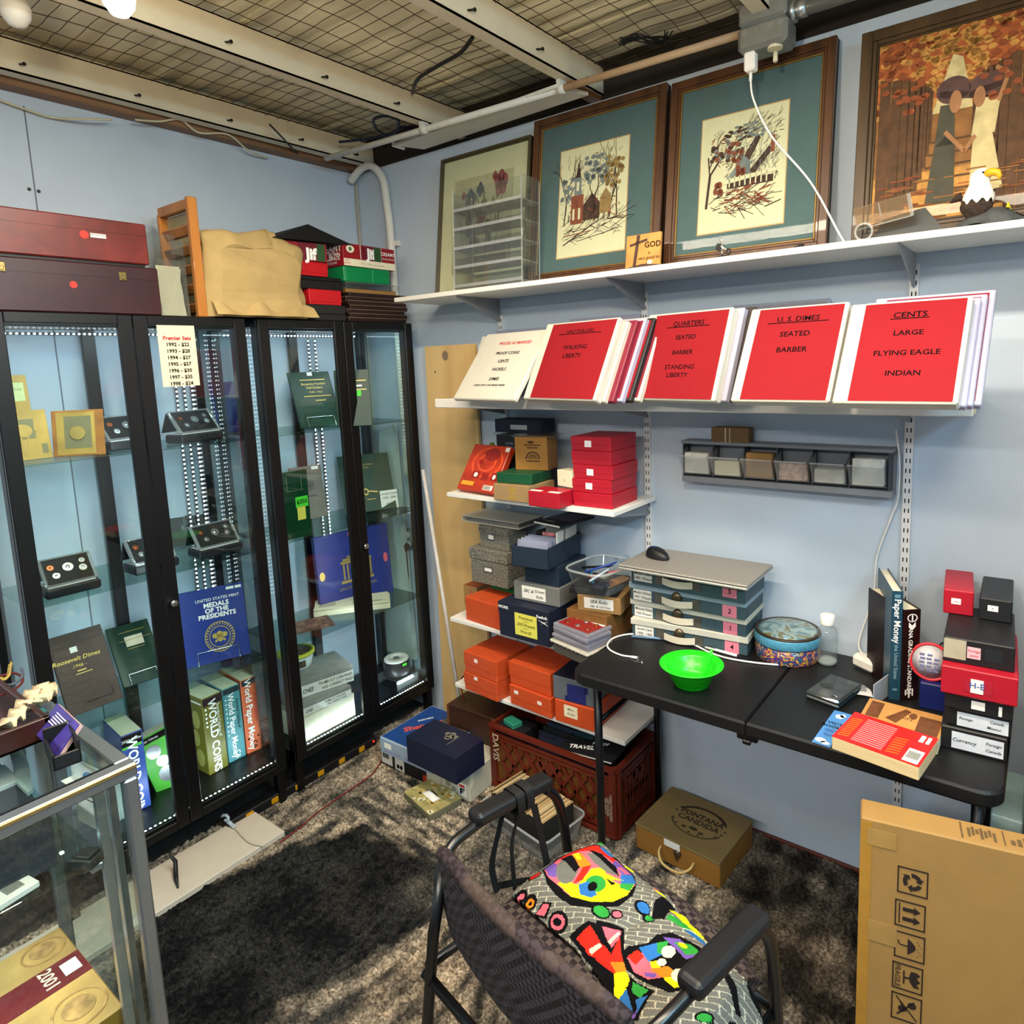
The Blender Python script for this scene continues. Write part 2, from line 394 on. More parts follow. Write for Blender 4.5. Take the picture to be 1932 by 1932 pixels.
pts = [(.03, -.05, 2.71), (.12, -.05, 2.755), (.20, -.045, 2.75), (.262, -.04, 2.68), (.275, -.035, 2.55), (.28, -.03, 2.4), (.285, -.03, 1.9), (.29, -.03, 1.2)]
inv = Matrix.Translation((-.27, .03, -2.0))
mb = MB(); mb.tube([inv @ p for p in spline(pts, 10)], .0185, 14); mb.build('pipe', mPipe, r_)
mb = MB(); mb.span((-.03, .005, .36), (.045, .03, .385)); mb.build('clamp', mPipe, r_)
r_ = empty('light_batten', 'flat white metal batten fixed overhead along the shelf wall', 'light batten', (1.03, -.165, 2.74))
c4 = [Vector(q)-Vector((1.03, -.165, 0)) for q in ((.549, -.205, 0), (1.468, -.249, 0), (1.514, -.111, 0), (.604, -.082, 0))]
mb = MB(); mb.prism([(q.x, q.y) for q in c4], .012); mb.build('housing', mPipe, r_)
mb = MB(); mb.span((c4[0].x-.012, c4[0].y-.01, -.004), (c4[0].x+.002, c4[0].y+.06, .016), .003); mb.build('end_cap', mPipe, r_)
mb = MB(); mb.span((1.455, -.2, 2.755), (1.50, .02, 2.772)); tag(mb.build('wood_block', wood('block_wood', '7a4d2b', '93623a')), 'small brown timber block under the middle purlin', 'wood block')
# junction box
J = Vector((2.205, -.19, 2.725))
r_ = empty('junction_box', 'grey galvanised junction box hanging under the ceiling with a white charger plugged in', 'junction box', J)
mb = MB(); mb.span((-.07, -.045, .02), (.075, .06, .085), .008); mb.build('box_body', mGal, r_)
mb = MB(); mb.span((-.072, -.05, -.055), (.078, .05, .02), .012); mb.build('outlet_cover', mGal, r_)
for q in (-.045, -.01, .03, .06): mb = MB(); mb.disc((0, 0, 0), .009, .004, 14, 0, Matrix.Translation((q, -.05, -.005)) @ Matrix.Rotation(PI/2, 4, 'X')); mb.build('screw_head', STEEL, r_)
mb = MB(); mb.disc((0, 0, 0), .02, .004, 18, 0, Matrix.Translation((-.045, -.045, .055)) @ Matrix.Rotation(PI/2, 4, 'X')); mb.build('knockout', STEEL, r_)
mb = MB(); mb.disc((.035, -.02, -.057), .022, .008, 18); mb.build('outlet_cap', mat('aged_cream_plastic', 'cfc8ad', .5), r_)
mb = MB(); mb.tube([(.03, -.0, -.055), (.036, -.02, -.095)], .007, 8); mb.build('pull_tab', MATS['aged_cream_plastic'], r_)
mb = MB(); mb.tube([(-.02, -.02, .085), (-.06, -.28, .16)], .0165, 12); mb.build('upper_pipe', mGal, r_)
mb = MB(); mb.tube([(.075, 0, .035), (.09, 0, .035)], .03, 14); mb.tube([(.09, 0, .035), (.12, 0, .035)], .024, 14); mb.build('pipe_coupling', STEEL, r_)
mb = MB(); mb.tube([(.12, 0, .035), (1.3, .03, .045)], .021, 14); mb.build('side_pipe', mGal, r_)
c0 = J+Vector((-.035, -.03, -.055))
r_ = empty('usb_charger', 'white charger cube plugged into the underside of the junction box', 'charger', c0)
mb = MB(); mb.span((-.017, -.017, -.055), (.017, .017, 0), .005); mb.build('charger_body', WHITE, r_)
mb = MB(); mb.tube([(0, 0, -.055), (0, -.002, -.08)], .005, 8); mb.build('plug', WHITE, r_)
e_ = at(1590, 452, y=-.25)
pts = [c0+Vector((0, -.002, -.078)), c0+Vector((.01, 0, -.14)), c0+Vector((.07, -.01, -.26)), at(1530, 345, y=-.22), e_, at(1594, 462, y=-.10)]
pts[-1] = Vector((e_.x, -.12, 2.075))
cable('charger_cable', 'thin white cable hanging from the charger down to the top shelf', pts, .003, WHITE)
# loose cables under the roof
cable('black_cable', 'black cable looping down through the netting in the middle bay', [at(892, 70, z=2.84), at(868, 100, z=2.83), at(825, 125, z=2.83), at(788, 150, z=2.83), at(778, 176, z=2.84)], .007, BLACKP)
mbl = mat('blue_black_rubber', '141a35', .5)
pts = [at(*q, z=2.80) for q in ((640, 268), (690, 262), (742, 250), (752, 228), (730, 219), (706, 224), (709, 242), (722, 252), (735, 258), (757, 240), (785, 245))]
cable('coiled_cable', 'dark blue cable coiled under the roof near the corner', pts, .006, mbl)
rb = empty('cable_bundle', 'tied bundle of thin black cable hanging above the second framed print', 'cable', at(1215, 78, z=2.82))
for k in range(9):
    rnd = random.Random(k); z = 2.82
    p = [at(1172+rnd.uniform(-6, 6), 78+rnd.uniform(-8, 8), z=z), at(1195, 72+rnd.uniform(-9, 8), z=z), at(1222, 76+rnd.uniform(-8, 6), z=z-.01), at(1250, 78+rnd.uniform(-9, 8), z=z), at(1262+rnd.uniform(-8, 8), 70+rnd.uniform(-12, 18), z=z)]
    mb = MB(); mb.tube([v-rb.location for v in spline(p, 6)], .0028, 5); mb.build('wire', BLACKP, rb)
mw = mat('aged_white_cable', 'c9c2a4', .6)
cable('white_wire', 'thin white wire sagging along the top of the left wall', [at(0, 189, x=.02), at(50, 207, x=.02), at(100, 222, x=.02), at(170, 225, x=.08), at(210, 226, x=.08)], .004, mw)
cable('cream_wire', 'loose cream wire below the timber plate near the corner', [at(255, 226, x=.09), at(300, 229, x=.09), at(340, 226, x=.09), at(375, 250, x=.09), at(430, 254, x=.09), at(470, 285, x=.06), at(505, 298, x=.03)], .004, mw)
cable('dark_wire', 'dark wire hanging from the netting above the corner', [at(509, 235, z=2.78), at(535, 262, z=2.77), at(565, 292, z=2.765), at(610, 305, z=2.77)], .004, BLACKP)
# bare bulb lamps at the ceiling
def bulb(q, z, label, power):
    p = at(*q, z=z); r_ = empty('bulb_lamp', label, 'lamp', p)
    mb = MB(); mb.lathe([(.03, .1), (.034, .06), (.026, .045)], 16); mb.build('lamp_holder', WHITE, r_)
    m = mat('bulb_glow_%d' % int(power), 'fff4dc', .3, var=0, emit='fff0d4', estr=power)
    mb = MB(); mb.lathe([(0.0, -.055), (.02, -.05), (.034, -.03), (.038, -.005), (.03, .025), (.02, .045)], 18); mb.build('bulb', m if power else WHITE, r_)
    return r_
bulb((222, -14), 2.70, 'glowing bulb lamp at the top edge beside the first purlin', 14)
bulb((28, 12), 2.80, 'unlit white lamp holder under the netting at the far left', 0)
# right end: dark display cabinet side and its timber edge strip beside the table
mb = MB(); mb.span((2.985, -.34, FZ), (3.30, -.03, 1.02), .004); tag(mb.build('side_cabinet', mat('near_black_board', '0c0b0c', .5)), 'black cabinet side at the right edge behind the table end', 'cabinet')
p = at(1910, 1400, y=-.36)
mb = MB(); mb.span((2.955, -.405, FZ), (2.985, -.345, .86), .003); tag(mb.build('timber_strip', wood('raw_strip_wood', '8a6a3c', '9c7a48', .6, 2)), 'upright raw timber strip beside the right end of the table', 'timber strip')
# ================================================================== glass display cabinets on the left wall
LEDS = mat('led_diode', 'ffffff', .4, var=0, emit='eef7ff', estr=18); LEDB = mat('led_tape', '2c3034', .6, var=0)
BFR = mat('black_cabinet_frame', '08080a', .38, var=.15)
KX, ZT = .42, 1.977
SZ = (1.507, 1.053, .601)
def led(a, b, parent, side, pitch=.0167, base=True):
    """a tape with small diodes from a to b facing 'side'"""
    a, b, n = Vector(a), Vector(b), Vector(side).normalized(); d = b-a; L = d.length; d.normalize(); w = d.cross(n)
    M = Matrix((w, d, n)).transposed().to_4x4(); M.translation = a
    mb = MB(); mb.span((-.005, 0, 0), (.005, L, .0012), 0, 0, M)
    k = int(L/pitch)
    for i in range(k): mb.box((0, (i+.5)*L/k, .0024), (.006, .0065, .0026), .0008, 1, M)
    return mb.build('led_strip', [LEDB, LEDS], parent)
def strip_lamp(nm, p, L, power, d, parent):
    l = bpy.data.lights.new(nm, 'AREA'); l.shape = 'RECTANGLE'; l.size = L; l.size_y = .012; l.energy = power; l.color = (.80, .93, 1)
    o = bpy.data.objects.new(nm, l); COL.objects.link(o); o.parent = parent; o.location = p
    z = -Vector(d).normalized(); x = Vector((0, 1, 0)); y = z.cross(x); o.rotation_euler = Matrix((x, y, z)).transposed().to_euler()
def cabinet(y0, y1, label, mirrored_tapes):
    W_ = y1-y0; r_ = empty('display_cabinet', label, 'display cabinet', (0.0, (y0+y1)/2, 0), 0, 'lit glass display cabinets')
    h = W_/2; P = lambda n, fn, m=BFR, par=None: (lambda mb: (fn(mb), mb.build(n, m, par or r_))[1])(MB())
    P('top_panel', lambda b: b.span((.012, -h, ZT-.032), (KX-.02, h, ZT), .003))
    P('base_panel', lambda b: b.span((.012, -h, .085), (KX-.02, h, .135), .003))
    for sx in (.032, KX-.042):
        for sy in (-1, 1):
            P('post', lambda b: b.span((sx-.02, sy*h, FZ), (sx+.02, sy*(h-.034), ZT-.032), .002))
    P('back_post', lambda b: b.span((.012, -.022, .135), (.03, .022, ZT-.032), .002))
    for sy in (-1, 1):
        o = P('side_glass', lambda b: b.span((.055, sy*(h-.012), .135), (KX-.065, sy*(h-.017), ZT-.032)), PANE)
    for i, sy in enumerate((-1, 1)):
        a, b_ = (-h, -.0015) if sy < 0 else (.0015, h)
        def fr(b):
            b.span((KX-.018, a, .095), (KX, a+.046, ZT-.002), .003); b.span((KX-.018, b_-.046, .095), (KX, b_, ZT-.002), .003)
            b.span((KX-.018, a+.046, ZT-.035), (KX, b_-.046, ZT-.002), .002); b.span((KX-.018, a+.046, .095), (KX, b_-.046, .128), .002)
        d = P('door', fr)
        P('door_glass', lambda b: b.span((KX-.012, a+.044, .126), (KX-.008, b_-.044, ZT-.033)), PANE, d)
        if sy < 0: pass
        kn = MB(); kn.lathe([(.006, 0), (.006, .008), (.0125, .012), (.0125, .02), (.008, .023)], 16, (0, 0, 0), 0, Matrix.Translation((KX, a+.02 if sy > 0 else b_-.02, .952)) @ Matrix.Rotation(PI/2, 4, 'Y'))
        if sy > 0: kn.build('knob', CHROME, d)
    for z in SZ: P('glass_shelf', lambda b: b.span((.035, -h+.02, z-.006), (KX-.024, h-.02, z), .001), SHELFGLASS)
    for z in SZ:
        for sy in (-1, 1):
            P('shelf_pin', lambda b: b.span((KX-.07, sy*(h-.034), z-.012), (KX-.055, sy*(h-.02), z-.006)), CHROME)
    led((KX-.024, -h+.05, ZT-.040), (KX-.024, h-.05, ZT-.040), r_, (-.9, 0, -.45))
    led((.045, -h+.05, ZT-.046), (.045, h-.05, ZT-.046), r_, (.8, 0, -.6))
    led((KX-.028, -h+.045, .139), (KX-.028, h-.045, .139), r_, (-.35, 0, 1))
    for ty in mirrored_tapes: led((.022, ty, .72), (.022, ty, ZT-.06), r_, (1, 0, 0), .019)  # glowing diode rows imitate reflections of the door tape in the glass
    led((KX-.026, .03, .72), (KX-.026, .03, ZT-.06), r_, (-1, .3, 0))
    strip_lamp('led_lamp', (KX-.04, 0, ZT-.05), W_-.1, 1.4, (-.75, 0, -.65), r_)
    l = bpy.data.lights.new('led_lamp', 'AREA'); l.shape = 'RECTANGLE'; l.size = .012; l.size_y = 1.3; l.energy = 1.7; l.color = (.88, .95, 1); o = bpy.data.objects.new('led_lamp', l); COL.objects.link(o); o.parent = r_; o.location = (KX-.035, 0, 1.0); o.rotation_euler = (PI/2, 0, PI/2)
    strip_lamp('led_lamp', (KX-.04, 0, .155), W_-.1, 1.7, (-.75, 0, .65), r_)
    return r_
cabinet(-1.7055, -.906, 'left black display cabinet with the price list for premier sets on its door', (.298, .330, .362))
cabinet(-.8539, -.0543, 'right black display cabinet standing in the wall corner', (.085, .122))
# price list taped to the door glass
o = slab('price_list', 'cream paper price list of premier sets taped inside the cabinet door glass', 'sign', 0, (KX+.002, -1.245, 0), (KX+.002, -1.1, 0), .2, .0006, CREAM, bev=0)
a, b, c = at(308, 730, x=KX+.002), at(377.6, 727, x=KX+.002), at(297, 613, x=KX+.002)
o.matrix_world = Matrix.Translation((KX+.002, (a.y+b.y)/2, (a.z+b.z)/2)) @ Matrix.Rotation(PI/2, 4, 'Z')
w_, h_ = (b-a).length, (c-a).length
mb = MB(); mb.span((-w_/2, 0, 0), (w_/2, .0006, h_)); old = o.data; o.data = bpy.data.meshes.new('price_list'); o.data.from_pydata([tuple(v) for v in mb.v], [], mb.f); o.data.materials.append(CREAM); solid(o, w_, .0006, h_)
write(o, 'front', 'Premier Sets', .5, .79, h_*.087, REDINK, bold=1.6)
for i, s_ in enumerate(('1992 - $22', '1993 - $28', '1994 - $27', '1995 - $57', '1996 - $30', '1997 - $35', '1998 - $24')):
    write(o, 'front', s_, .5, .685-i*.107, h_*.085, INK, bold=1.2)
# ---- proof coin displays on their boxes
RIM = glass('acrylic_rim', 'dfe5e6', .02, 2.2, 1.5, .25, 'd5dadb'); VEL = mat('black_velvet', '141313', .8, var=.2); LINER = mat('grey_liner', 'b9b9bd', .6)
def coin_display(zb, pL, pR, label, coins=5, group='proof coin sets on their easels'):
    M, w, h = frame_of(zb, pL, pR, .03)
    r_ = bpy.data.objects.new('coin_display', None); COL.objects.link(r_); r_.matrix_world = M; tag(r_, label, 'coin set', group)
    bw = w
    mb = MB(); mb.span((-bw/2, 0, 0), (bw/2, .10, .033), .006); mb.build('base_box', BLACKC, r_)
    mb = MB(); mb.span((-bw/2+.008, .004, .033), (bw/2-.012, .085, .038), .002); mb.build('foot_flap', LINER, r_)
    t = math.radians(38); hp = .10; F = Matrix.Translation((0, .012, .040)) @ Matrix.Rotation(-t, 4, 'X')
    mb = MB(); mb.span((-bw/2+.012, 0, 0), (bw/2-.012, .008, hp), .002, 0, F); pnl = mb.build('front_panel', VEL, r_)
    mb = MB()
    for a, b in (((-bw/2+.004, -.004, 0), (-bw/2+.014, .010, hp)), ((bw/2-.014, -.004, 0), (bw/2-.004, .010, hp)), ((-bw/2+.004, -.004, -.003), (bw/2-.004, .010, .004)), ((-bw/2+.004, -.004, hp-.004), (bw/2-.004, .010, hp+.003))):
        mb.span(a, b, .002, 0, F)
    mb.build('clear_rim', RIM, r_)
    apex = F @ Vector((0, .01, hp)); bkp = Vector((0, apex.y+.035, .04))
    mb = MB()
    for s_, m_ in ((0, 0),):
        mb.add([(-bw/2+.006, apex.y, apex.z+.002), (bw/2-.006, apex.y, apex.z+.002), (bw/2-.006, bkp.y, bkp.z), (-bw/2+.006, bkp.y, bkp.z),
                (-bw/2+.006, apex.y+.006, apex.z+.002), (bw/2-.006, apex.y+.006, apex.z+.002), (bw/2-.006, bkp.y+.006, bkp.z), (-bw/2+.006, bkp.y+.006, bkp.z)],
               [[0, 1, 2, 3], [7, 6, 5, 4], [0, 4, 5, 1], [1, 5, 6, 2], [2, 6, 7, 3], [3, 7, 4, 0]])
    mb.build('back_flap', BLACKC, r_)
    k = bw/.165
    for (x, z, r, m) in ((-.048, .066, .0095, COPPER), (-.038, .034, .0105, SILVER), (.002, .058, .0155, SILVER), (.047, .072, .009, SILVER), (.044, .045, .0118, SILVER))[:coins]:
        mb = MB(); mb.disc((0, 0, 0), r, .0022, 22, 0, F @ Matrix.Translation((x*k, -.001, z)) @ Matrix.Rotation(PI/2, 4, 'X'))
        mb.lathe([(r*.45, 0), (r*.4, .0008), (0, .001)], 14, (0, 0, .001), 0, F @ Matrix.Translation((x*k, -.001, z)) @ Matrix.Rotation(PI/2, 4, 'X'))
        mb.build('coin', m, r_)
    return r_
z1_, z2_, z3_ = SZ
coin_display(z1_, (208, 853), (305, 840), 'proof coin set on the top glass shelf beside the gold coin folder')
coin_display(z1_, (345, 838), (424, 827), 'proof coin set on the top glass shelf below the price list')
coin_display(z2_, (88, 1134), (193, 1108), 'leftmost proof coin set on the second glass shelf, before an open black lid')
coin_display(z2_, (255, 1088), (340, 1066), 'proof coin set half hidden by the middle door frame on the second shelf')
coin_display(z2_, (378, 1057), (460, 1036), 'proof coin set on the second shelf in front of the grey eagle card')
o = slab('coin_set_lid', 'open black presentation lid standing behind the leftmost proof set', 'lid', z2_, (95, 1083), (200, 1057), (66, 1024), .008, BLACKC, 25)
o = slab('coin_set_lid', 'dark glossy lid standing behind the half hidden proof set', 'lid', z2_, (215, 1052), (315, 1030), (190, 1000), .008, mat('dark_gloss', '161c1c', .15), 25)
o = slab('eagle_card', 'grey card with a silver eagle emblem behind a proof set', 'card', z2_, (320, 1035), (400, 1016), (312, 966), .006, mat('dark_grey_card', '4a4d50', .5), 15)
shapes(o, 'front', [ell(.55, .62, .13, .16), ell(.47, .45, .12, .1), ell(.63, .45, .1, .09), bar(.5, .3, .7, .55, .06)], SILVER, 'eagle_emblem')
# ---- gold coin folder and yellow card on the top left shelf
mgo = mat('marbled_gold_card', 'd2ad53', .45, var=.35, scale=9); mgb = mat('marbled_orange_card', 'b5742a', .45, var=.4, scale=14); mgr = mat('olive_grey_mount', '8d8762', .6)
o = slab('coin_folder', 'open marbled gold coin folder with one gold coin in its window', 'coin folder', z1_, (101, 863), (199, 857), (93, 776), .006, mgb, 8)
sticker(o, 'front', .46, .5, .74, .92, mgo, name='folder_page'); sticker(o, 'front', .50, .52, .52, .70, mgr, name='coin_window', off=.001)
M_, _ = face(o, 'front'); w, t, h = DIM[o.name]
mb = MB(); mb.disc((0, 0, 0), .023, .004, 24, 0, M_ @ Matrix.Translation((w*.5, h*.5, .004))); mb.build('gold_coin', GOLD, o)
l_ = slab('page', None, None, z1_, (40, 870), (101, 863), (23, 776), .006, mgo, 8); l_.parent = o; l_.matrix_parent_inverse = o.matrix_world.inverted(); del DIM['page']
solid(l_, (at(101, 863, z=z1_)-at(40, 870, z=z1_)).length, .006, h)
sticker(l_, 'front', .3, .66, .55, .42, mgr, name='picture_window'); shapes(l_, 'front', [ell(.2, .62, .3, .14), ell(.62, .68, .07, .1), rect(.1, .3, .16, .5), rect(.3, .3, .36, .5)], mgo, 'animal_relief', .0015)
sticker(l_, 'front', .8, .22, .18, .2, mgr, name='lower_window')
o = slab('yellow_card', 'mustard card with a pale note standing at the far left of the top glass shelf', 'card', z1_, (.20, at(8, 780, x=.2).y, z1_), (.20, at(62, 770, x=.2).y, z1_), at(58, 706, x=.2).z-z1_, .004, mat('mustard_card', 'b7984a', .6), 6)
sticker(o, 'front', .5, .80, .72, .22, mat('pale_green_note', 'c6d39a', .8), name='note'); write(o, 'front', 'Not Sold', .5, .83, .012, mat('faint_ink', '7a855a', .8, var=0))
o = slab('blue_folder', 'shiny blue folder in a clear sleeve at the right end of the top left shelf', 'folder', z1_, (414, 818), (466, 812), (400, 722), .01, mat('royal_blue_card', '1c2f86', .25), 10)
shapes(o, 'front', [rect(.2, .70, .9, .73)], SILVER, 'silver_line')
# ---- coin albums on stands
BLUEA = mat('blue_album_cloth', '1b2f7c', .4, var=.08, bump=.1); DGREEN = mat('dark_green_album', '0c3324', .42, var=.15, bump=.1); BROWNA = mat('brown_album', '3a241a', .45, var=.1, bump=.1)
def stand(par, m=CLEAR):
    w, t, h = DIM[par.name]
    mb = MB(); mb.tube([(-w*.32, -.004, .0), (-w*.32, -.004, h*.17), (w*.32, -.004, h*.17), (w*.32, -.004, 0)], .0022, 6); return mb.build('easel_lip', CHROME, par)
def album(label, zb, L, R_, T, m, tilt='auto', th=.012):
    return slab('coin_album', label, 'coin album', zb, L, R_, T, th, m, tilt)
o = album('dark brown album for dimes on the third left shelf', z3_, (131, 1355), (233, 1316), (86, 1207), BROWNA); w, t, h = DIM[o.name]
sticker(o, 'front', .40, .78, .13, .07, WHITE); write(o, 'front', 'Roosevelt Dimes', .40, .66, h*.075, GOLD, shear=.25, bold=.6); write(o, 'front', '1946 -', .42, .57, h*.06, GOLD, shear=.25)
shapes(o, 'front', [rect(.36, .50, .52, .515), rect(.32, .465, .62, .475)], GOLD, 'gold_line'); shapes(o, 'front', [rect(.38, .10, .86, .105), rect(.855, .10, .86, .2), rect(.38, .1, .385, .13)], INK, 'embossed_line')
o = album('dark green album with a pale price label on the third left shelf', z3_, (234, 1298), (314, 1271), (195, 1188), DGREEN)
shapes(o, 'front', [rect(.25, .86, .85, .87), rect(.2, .72, .95, .727), rect(.35, .57, .75, .578)], GOLD, 'gold_line'); sticker(o, 'front', .55, .70, .42, .17, CREAM); stand(o)
o = album('royal blue album of presidential medals with a round gold seal', z3_, (353, 1263), (474, 1233), (326, 1121), BLUEA); w, t, h = DIM[o.name]
write(o, 'front', 'UNITED STATES MINT', .58, .845, h*.055, WHITEINK)
for i, s_ in enumerate(('MEDALS', 'OF THE', 'PRESIDENTS')): write(o, 'front', s_, .55, .77-i*.075, h*.085, WHITEINK, bold=1.5)
shapes(o, 'front', ring(.55, .33, .235, .205, .94, 30)+ring(.55, .33, .165, .145, .93, 26)+[ell(.55, .36, .05, .045), ell(.55, .31, .04, .05), ell(.48, .35, .05, .035), ell(.62, .35, .05, .035), bar(.47, .27, .52, .30, .03), bar(.58, .30, .63, .27, .03)], GOLD, 'gold_seal')
for k in range(26):
    a = 2*PI*k/26; M_, _ = face(o, 'front')
shapes(o, 'front', [bar(.55+.185*math.cos(2*PI*k/30), .33+.162*math.sin(2*PI*k/30), .55+.215*math.cos(2*PI*k/30), .33+.188*math.sin(2*PI*k/30), .016) for k in range(30)], GOLD, 'seal_letters')
sticker(o, 'front', .79, .955, .12, .035, WHITE); sticker(o, 'front', .92, .955, .1, .035, WHITE); stand(o)
# ---- price guides standing on the cabinet floor
ZF = .135
def book(name, label, zb, L, R_, T, depth, m, cat='book', group=None, tilt=0):
    o = slab(name, label, cat, zb, L, R_, T, depth, m, tilt, group, bev=.003); w, t, h = DIM[o.name]
    mb = MB(); mb.span((-w/2+.003, .004, h-.006), (w/2-.003, depth-.002, h+.001)); mb.build('pages', CREAM, o)
    return o
G_ = 'price guides on the left cabinet floor'
OLIVE = mat('olive_cover', '6b6420', .4, var=.1); TEAL = mat('teal_cover', '4f8a92', .4, var=.06); SALMON = mat('salmon_cover', 'd0643f', .4, var=.05); WBLUE = mat('mid_blue_cover', '2c4690', .35, var=.1); LIME = mat('lime_cover', '4fae35', .35, var=.2, scale=12)
o = book('price_guide', 'thick olive price guide of world coins with white spine lettering', ZF, (396, 1464), (432, 1444), (380, 1321), .20, OLIVE, group=G_); w, t, h = DIM[o.name]
sticker(o, 'front', .5, .94, .96, .10, mat('dark_plum', '2a1820', .4)); write(o, 'front', 'WORLD COINS', .45, .48, h*.135, WHITEINK, -90, 1.2); write(o, 'front', 'Standard Catalog of', .75, .66, h*.055, WHITEINK, -90); write(o, 'front', 'CA', .55, .09, h*.08, WHITEINK, -90, 1)
shapes(o, 'front', [ell(.14, .85-.055*i, .05, .014) for i in range(5)], WHITEINK, 'coin_dots'); shapes(o, 'left', [ell(.72, .7, .14, .12), ell(.66, .45, .13, .11), ell(.75, .2, .14, .12)], [mat('coin_print', '9b9350', .4)], 'cover_coins'); sticker(o, 'left', .5, .93, .9, .02, WHITE, name='cover_line')
o = book('price_guide', 'teal world paper money guide between the olive and salmon guides', ZF, (433, 1441), (465, 1425), (417.5, 1303), .20, TEAL, group=G_); w, t, h = DIM[o.name]
sticker(o, 'front', .5, .955, .9, .07, mat('dark_spine_top', '26303a', .4)); write(o, 'front', 'World Paper Money', .42, .48, h*.105, WHITEINK, -90, 1); write(o, 'front', 'Standard Catalog of', .78, .62, h*.05, INK, -90); write(o, 'front', 'CA', .55, .08, h*.08, WHITEINK, -90, 1)
shapes(o, 'front', [ell(.14, .85-.06*i, .035, .012) for i in range(9)], WHITEINK, 'dots')
o = book('price_guide', 'salmon world paper money guide at the right end of the row', ZF, (467.6, 1424), (495, 1411), (453.5, 1286), .20, SALMON, group=G_); w, t, h = DIM[o.name]
sticker(o, 'front', .5, .955, .9, .07, MATS['dark_spine_top']); write(o, 'front', 'World Paper Money', .40, .52, h*.115, WHITEINK, -90, 1); write(o, 'front', 'Standard Catalog of', .8, .6, h*.05, REDINK, -90); write(o, 'front', 'CA', .55, .1, h*.08, INK, -90, 1); shapes(o, 'front', [rect(.1, .19, .25, .21), rect(.75, .19, .9, .21)], INK, 'small_squares')
o = book('price_guide', 'mid blue world coins guide with a black top band behind the counter corner', ZF, (246, 1538), (286, 1519), (227, 1391), .20, WBLUE, group=G_); w, t, h = DIM[o.name]
sticker(o, 'front', .48, .92, .92, .13, INK, name='black_band'); sticker(o, 'front', .45, .835, .9, .03, LIME, name='green_band'); write(o, 'front', '2003 Dollar', .48, .92, h*.045, WHITEINK); write(o, 'front', 'WORLD COINS', .45, .42, h*.15, WHITEINK, -90, 1.2)
o = book('price_guide', 'lime green coin guide leaning crookedly against the middle door frame', ZF, (325, 1497), (392, 1472), .262, .05, LIME, group=G_)
o.matrix_world = o.matrix_world @ Matrix.Translation((0, 0, 0)) @ Matrix.Rotation(math.radians(-14), 4, 'Y') @ Matrix.Translation((-.045, .05, .0))
w, t, h = DIM[o.name]; sticker(o, 'front', .5, .93, .98, .10, INK, name='black_band'); write(o, 'front', 'Coin Values', .4, .93, h*.05, WHITEINK)
shapes(o, 'front', [ell(.38, .72, .2, .11), ell(.5, .52, .17, .09), ell(.48, .3, .24, .13), ell(.75, .17, .15, .07)], [SILVER], 'cover_coins')
o = slab('white_carton', 'low white carton on the cabinet floor behind the counter', 'box', ZF, (196, 1562), (238, 1543), .215, .16, mat('dull_white_card', '9b9c98', .7)); sticker(o, 'front', .5, .9, .8, .1, GREYC, name='printed_band')
# ---- right cabinet
o = album('green half dollar album leaning twisted on the top right shelf', z1_, (569, 808), (648, 801), (541, 703), DGREEN); w, t, h = DIM[o.name]
shapes(o, 'front', [rect(.25, .84, .85, .853), rect(.25, .54, .9, .553), rect(.5, .46, .75, .475)], GOLD, 'gold_line'); write(o, 'front', 'Benjamin Franklin', .55, .77, h*.055, GOLD); write(o, 'front', 'Half Dollars', .55, .70, h*.055, GOLD); write(o, 'front', '1948 - 1963', .55, .62, h*.045, GOLD); sticker(o, 'front', .52, .955, .12, .06, WHITE); stand(o)
o = album('green album with two white stickers at the back of the top right shelf', z1_, (637, 806), (703, 802), (624, 699), DGREEN); w, t, h = DIM[o.name]
shapes(o, 'front', [rect(.45, .80, .9, .812), rect(.45, .64, .9, .652)], GOLD, 'gold_line'); sticker(o, 'front', .68, .715, .2, .03, WHITE); sticker(o, 'front', .66, .58, .16, .1, mat('neon_green_sticker', '4cd23a', .6), name='green_sticker')
o = slab('coin_booklet', 'taupe coin booklet with an embossed seal on the second right shelf', 'coin booklet', z2_, (560, 985), (619, 973), (545, 884), .01, mat('taupe_card', '6b645c', .6), 'auto')
shapes(o, 'front', ring(.55, .62, .14, .1, .75)+[ell(.55, .62, .08, .06), rect(.35, .42, .75, .44)], mat('dark_emboss', '4a443e', .6), 'embossed_seal'); sticker(o, 'front', .8, .95, .22, .06, WHITE)
o = slab('album_in_case', 'green album in a clear slipcase with a neon price tag', 'coin album', z2_, (538, 1021), (589, 1008), (527, 894), .02, mat('deep_green_cloth', '0a3a22', .25), 'auto')
sticker(o, 'front', .72, .53, .46, .16, MATS['neon_green_sticker'], name='price_tag'); w, t, h = DIM[o.name]; write(o, 'front', '$350', .72, .53, h*.085, INK, bold=1); sticker(o, 'front', .68, .36, .3, .2, YELLOWN, name='yellow_note'); shapes(o, 'front', [rect(.22, .72, .24, .92), rect(.74, .72, .76, .92), rect(.2, .71, .8, .72)], SILVER, 'case_edge')
o = album('large dark green album with a handwritten price card on the second right shelf', z2_, (652, 971), (749, 958), (635, 862), DGREEN); w, t, h = DIM[o.name]
write(o, 'front', 'United States', .52, .82, h*.045, GOLD); write(o, 'front', 'Coins', .52, .765, h*.045, GOLD); shapes(o, 'front', ring(.45, .34, .05, .06, .7)+[bar(.5, .35, .68, .32, .02), rect(.45, .2, .62, .21)], GOLD, 'gold_emblem')
c_ = slab('price_card', 'white handwritten price card leaning on the large green album', 'card', z2_, (718, 962), (750, 957), (713, 927), .0015, PAPER, 'auto', lift=0)
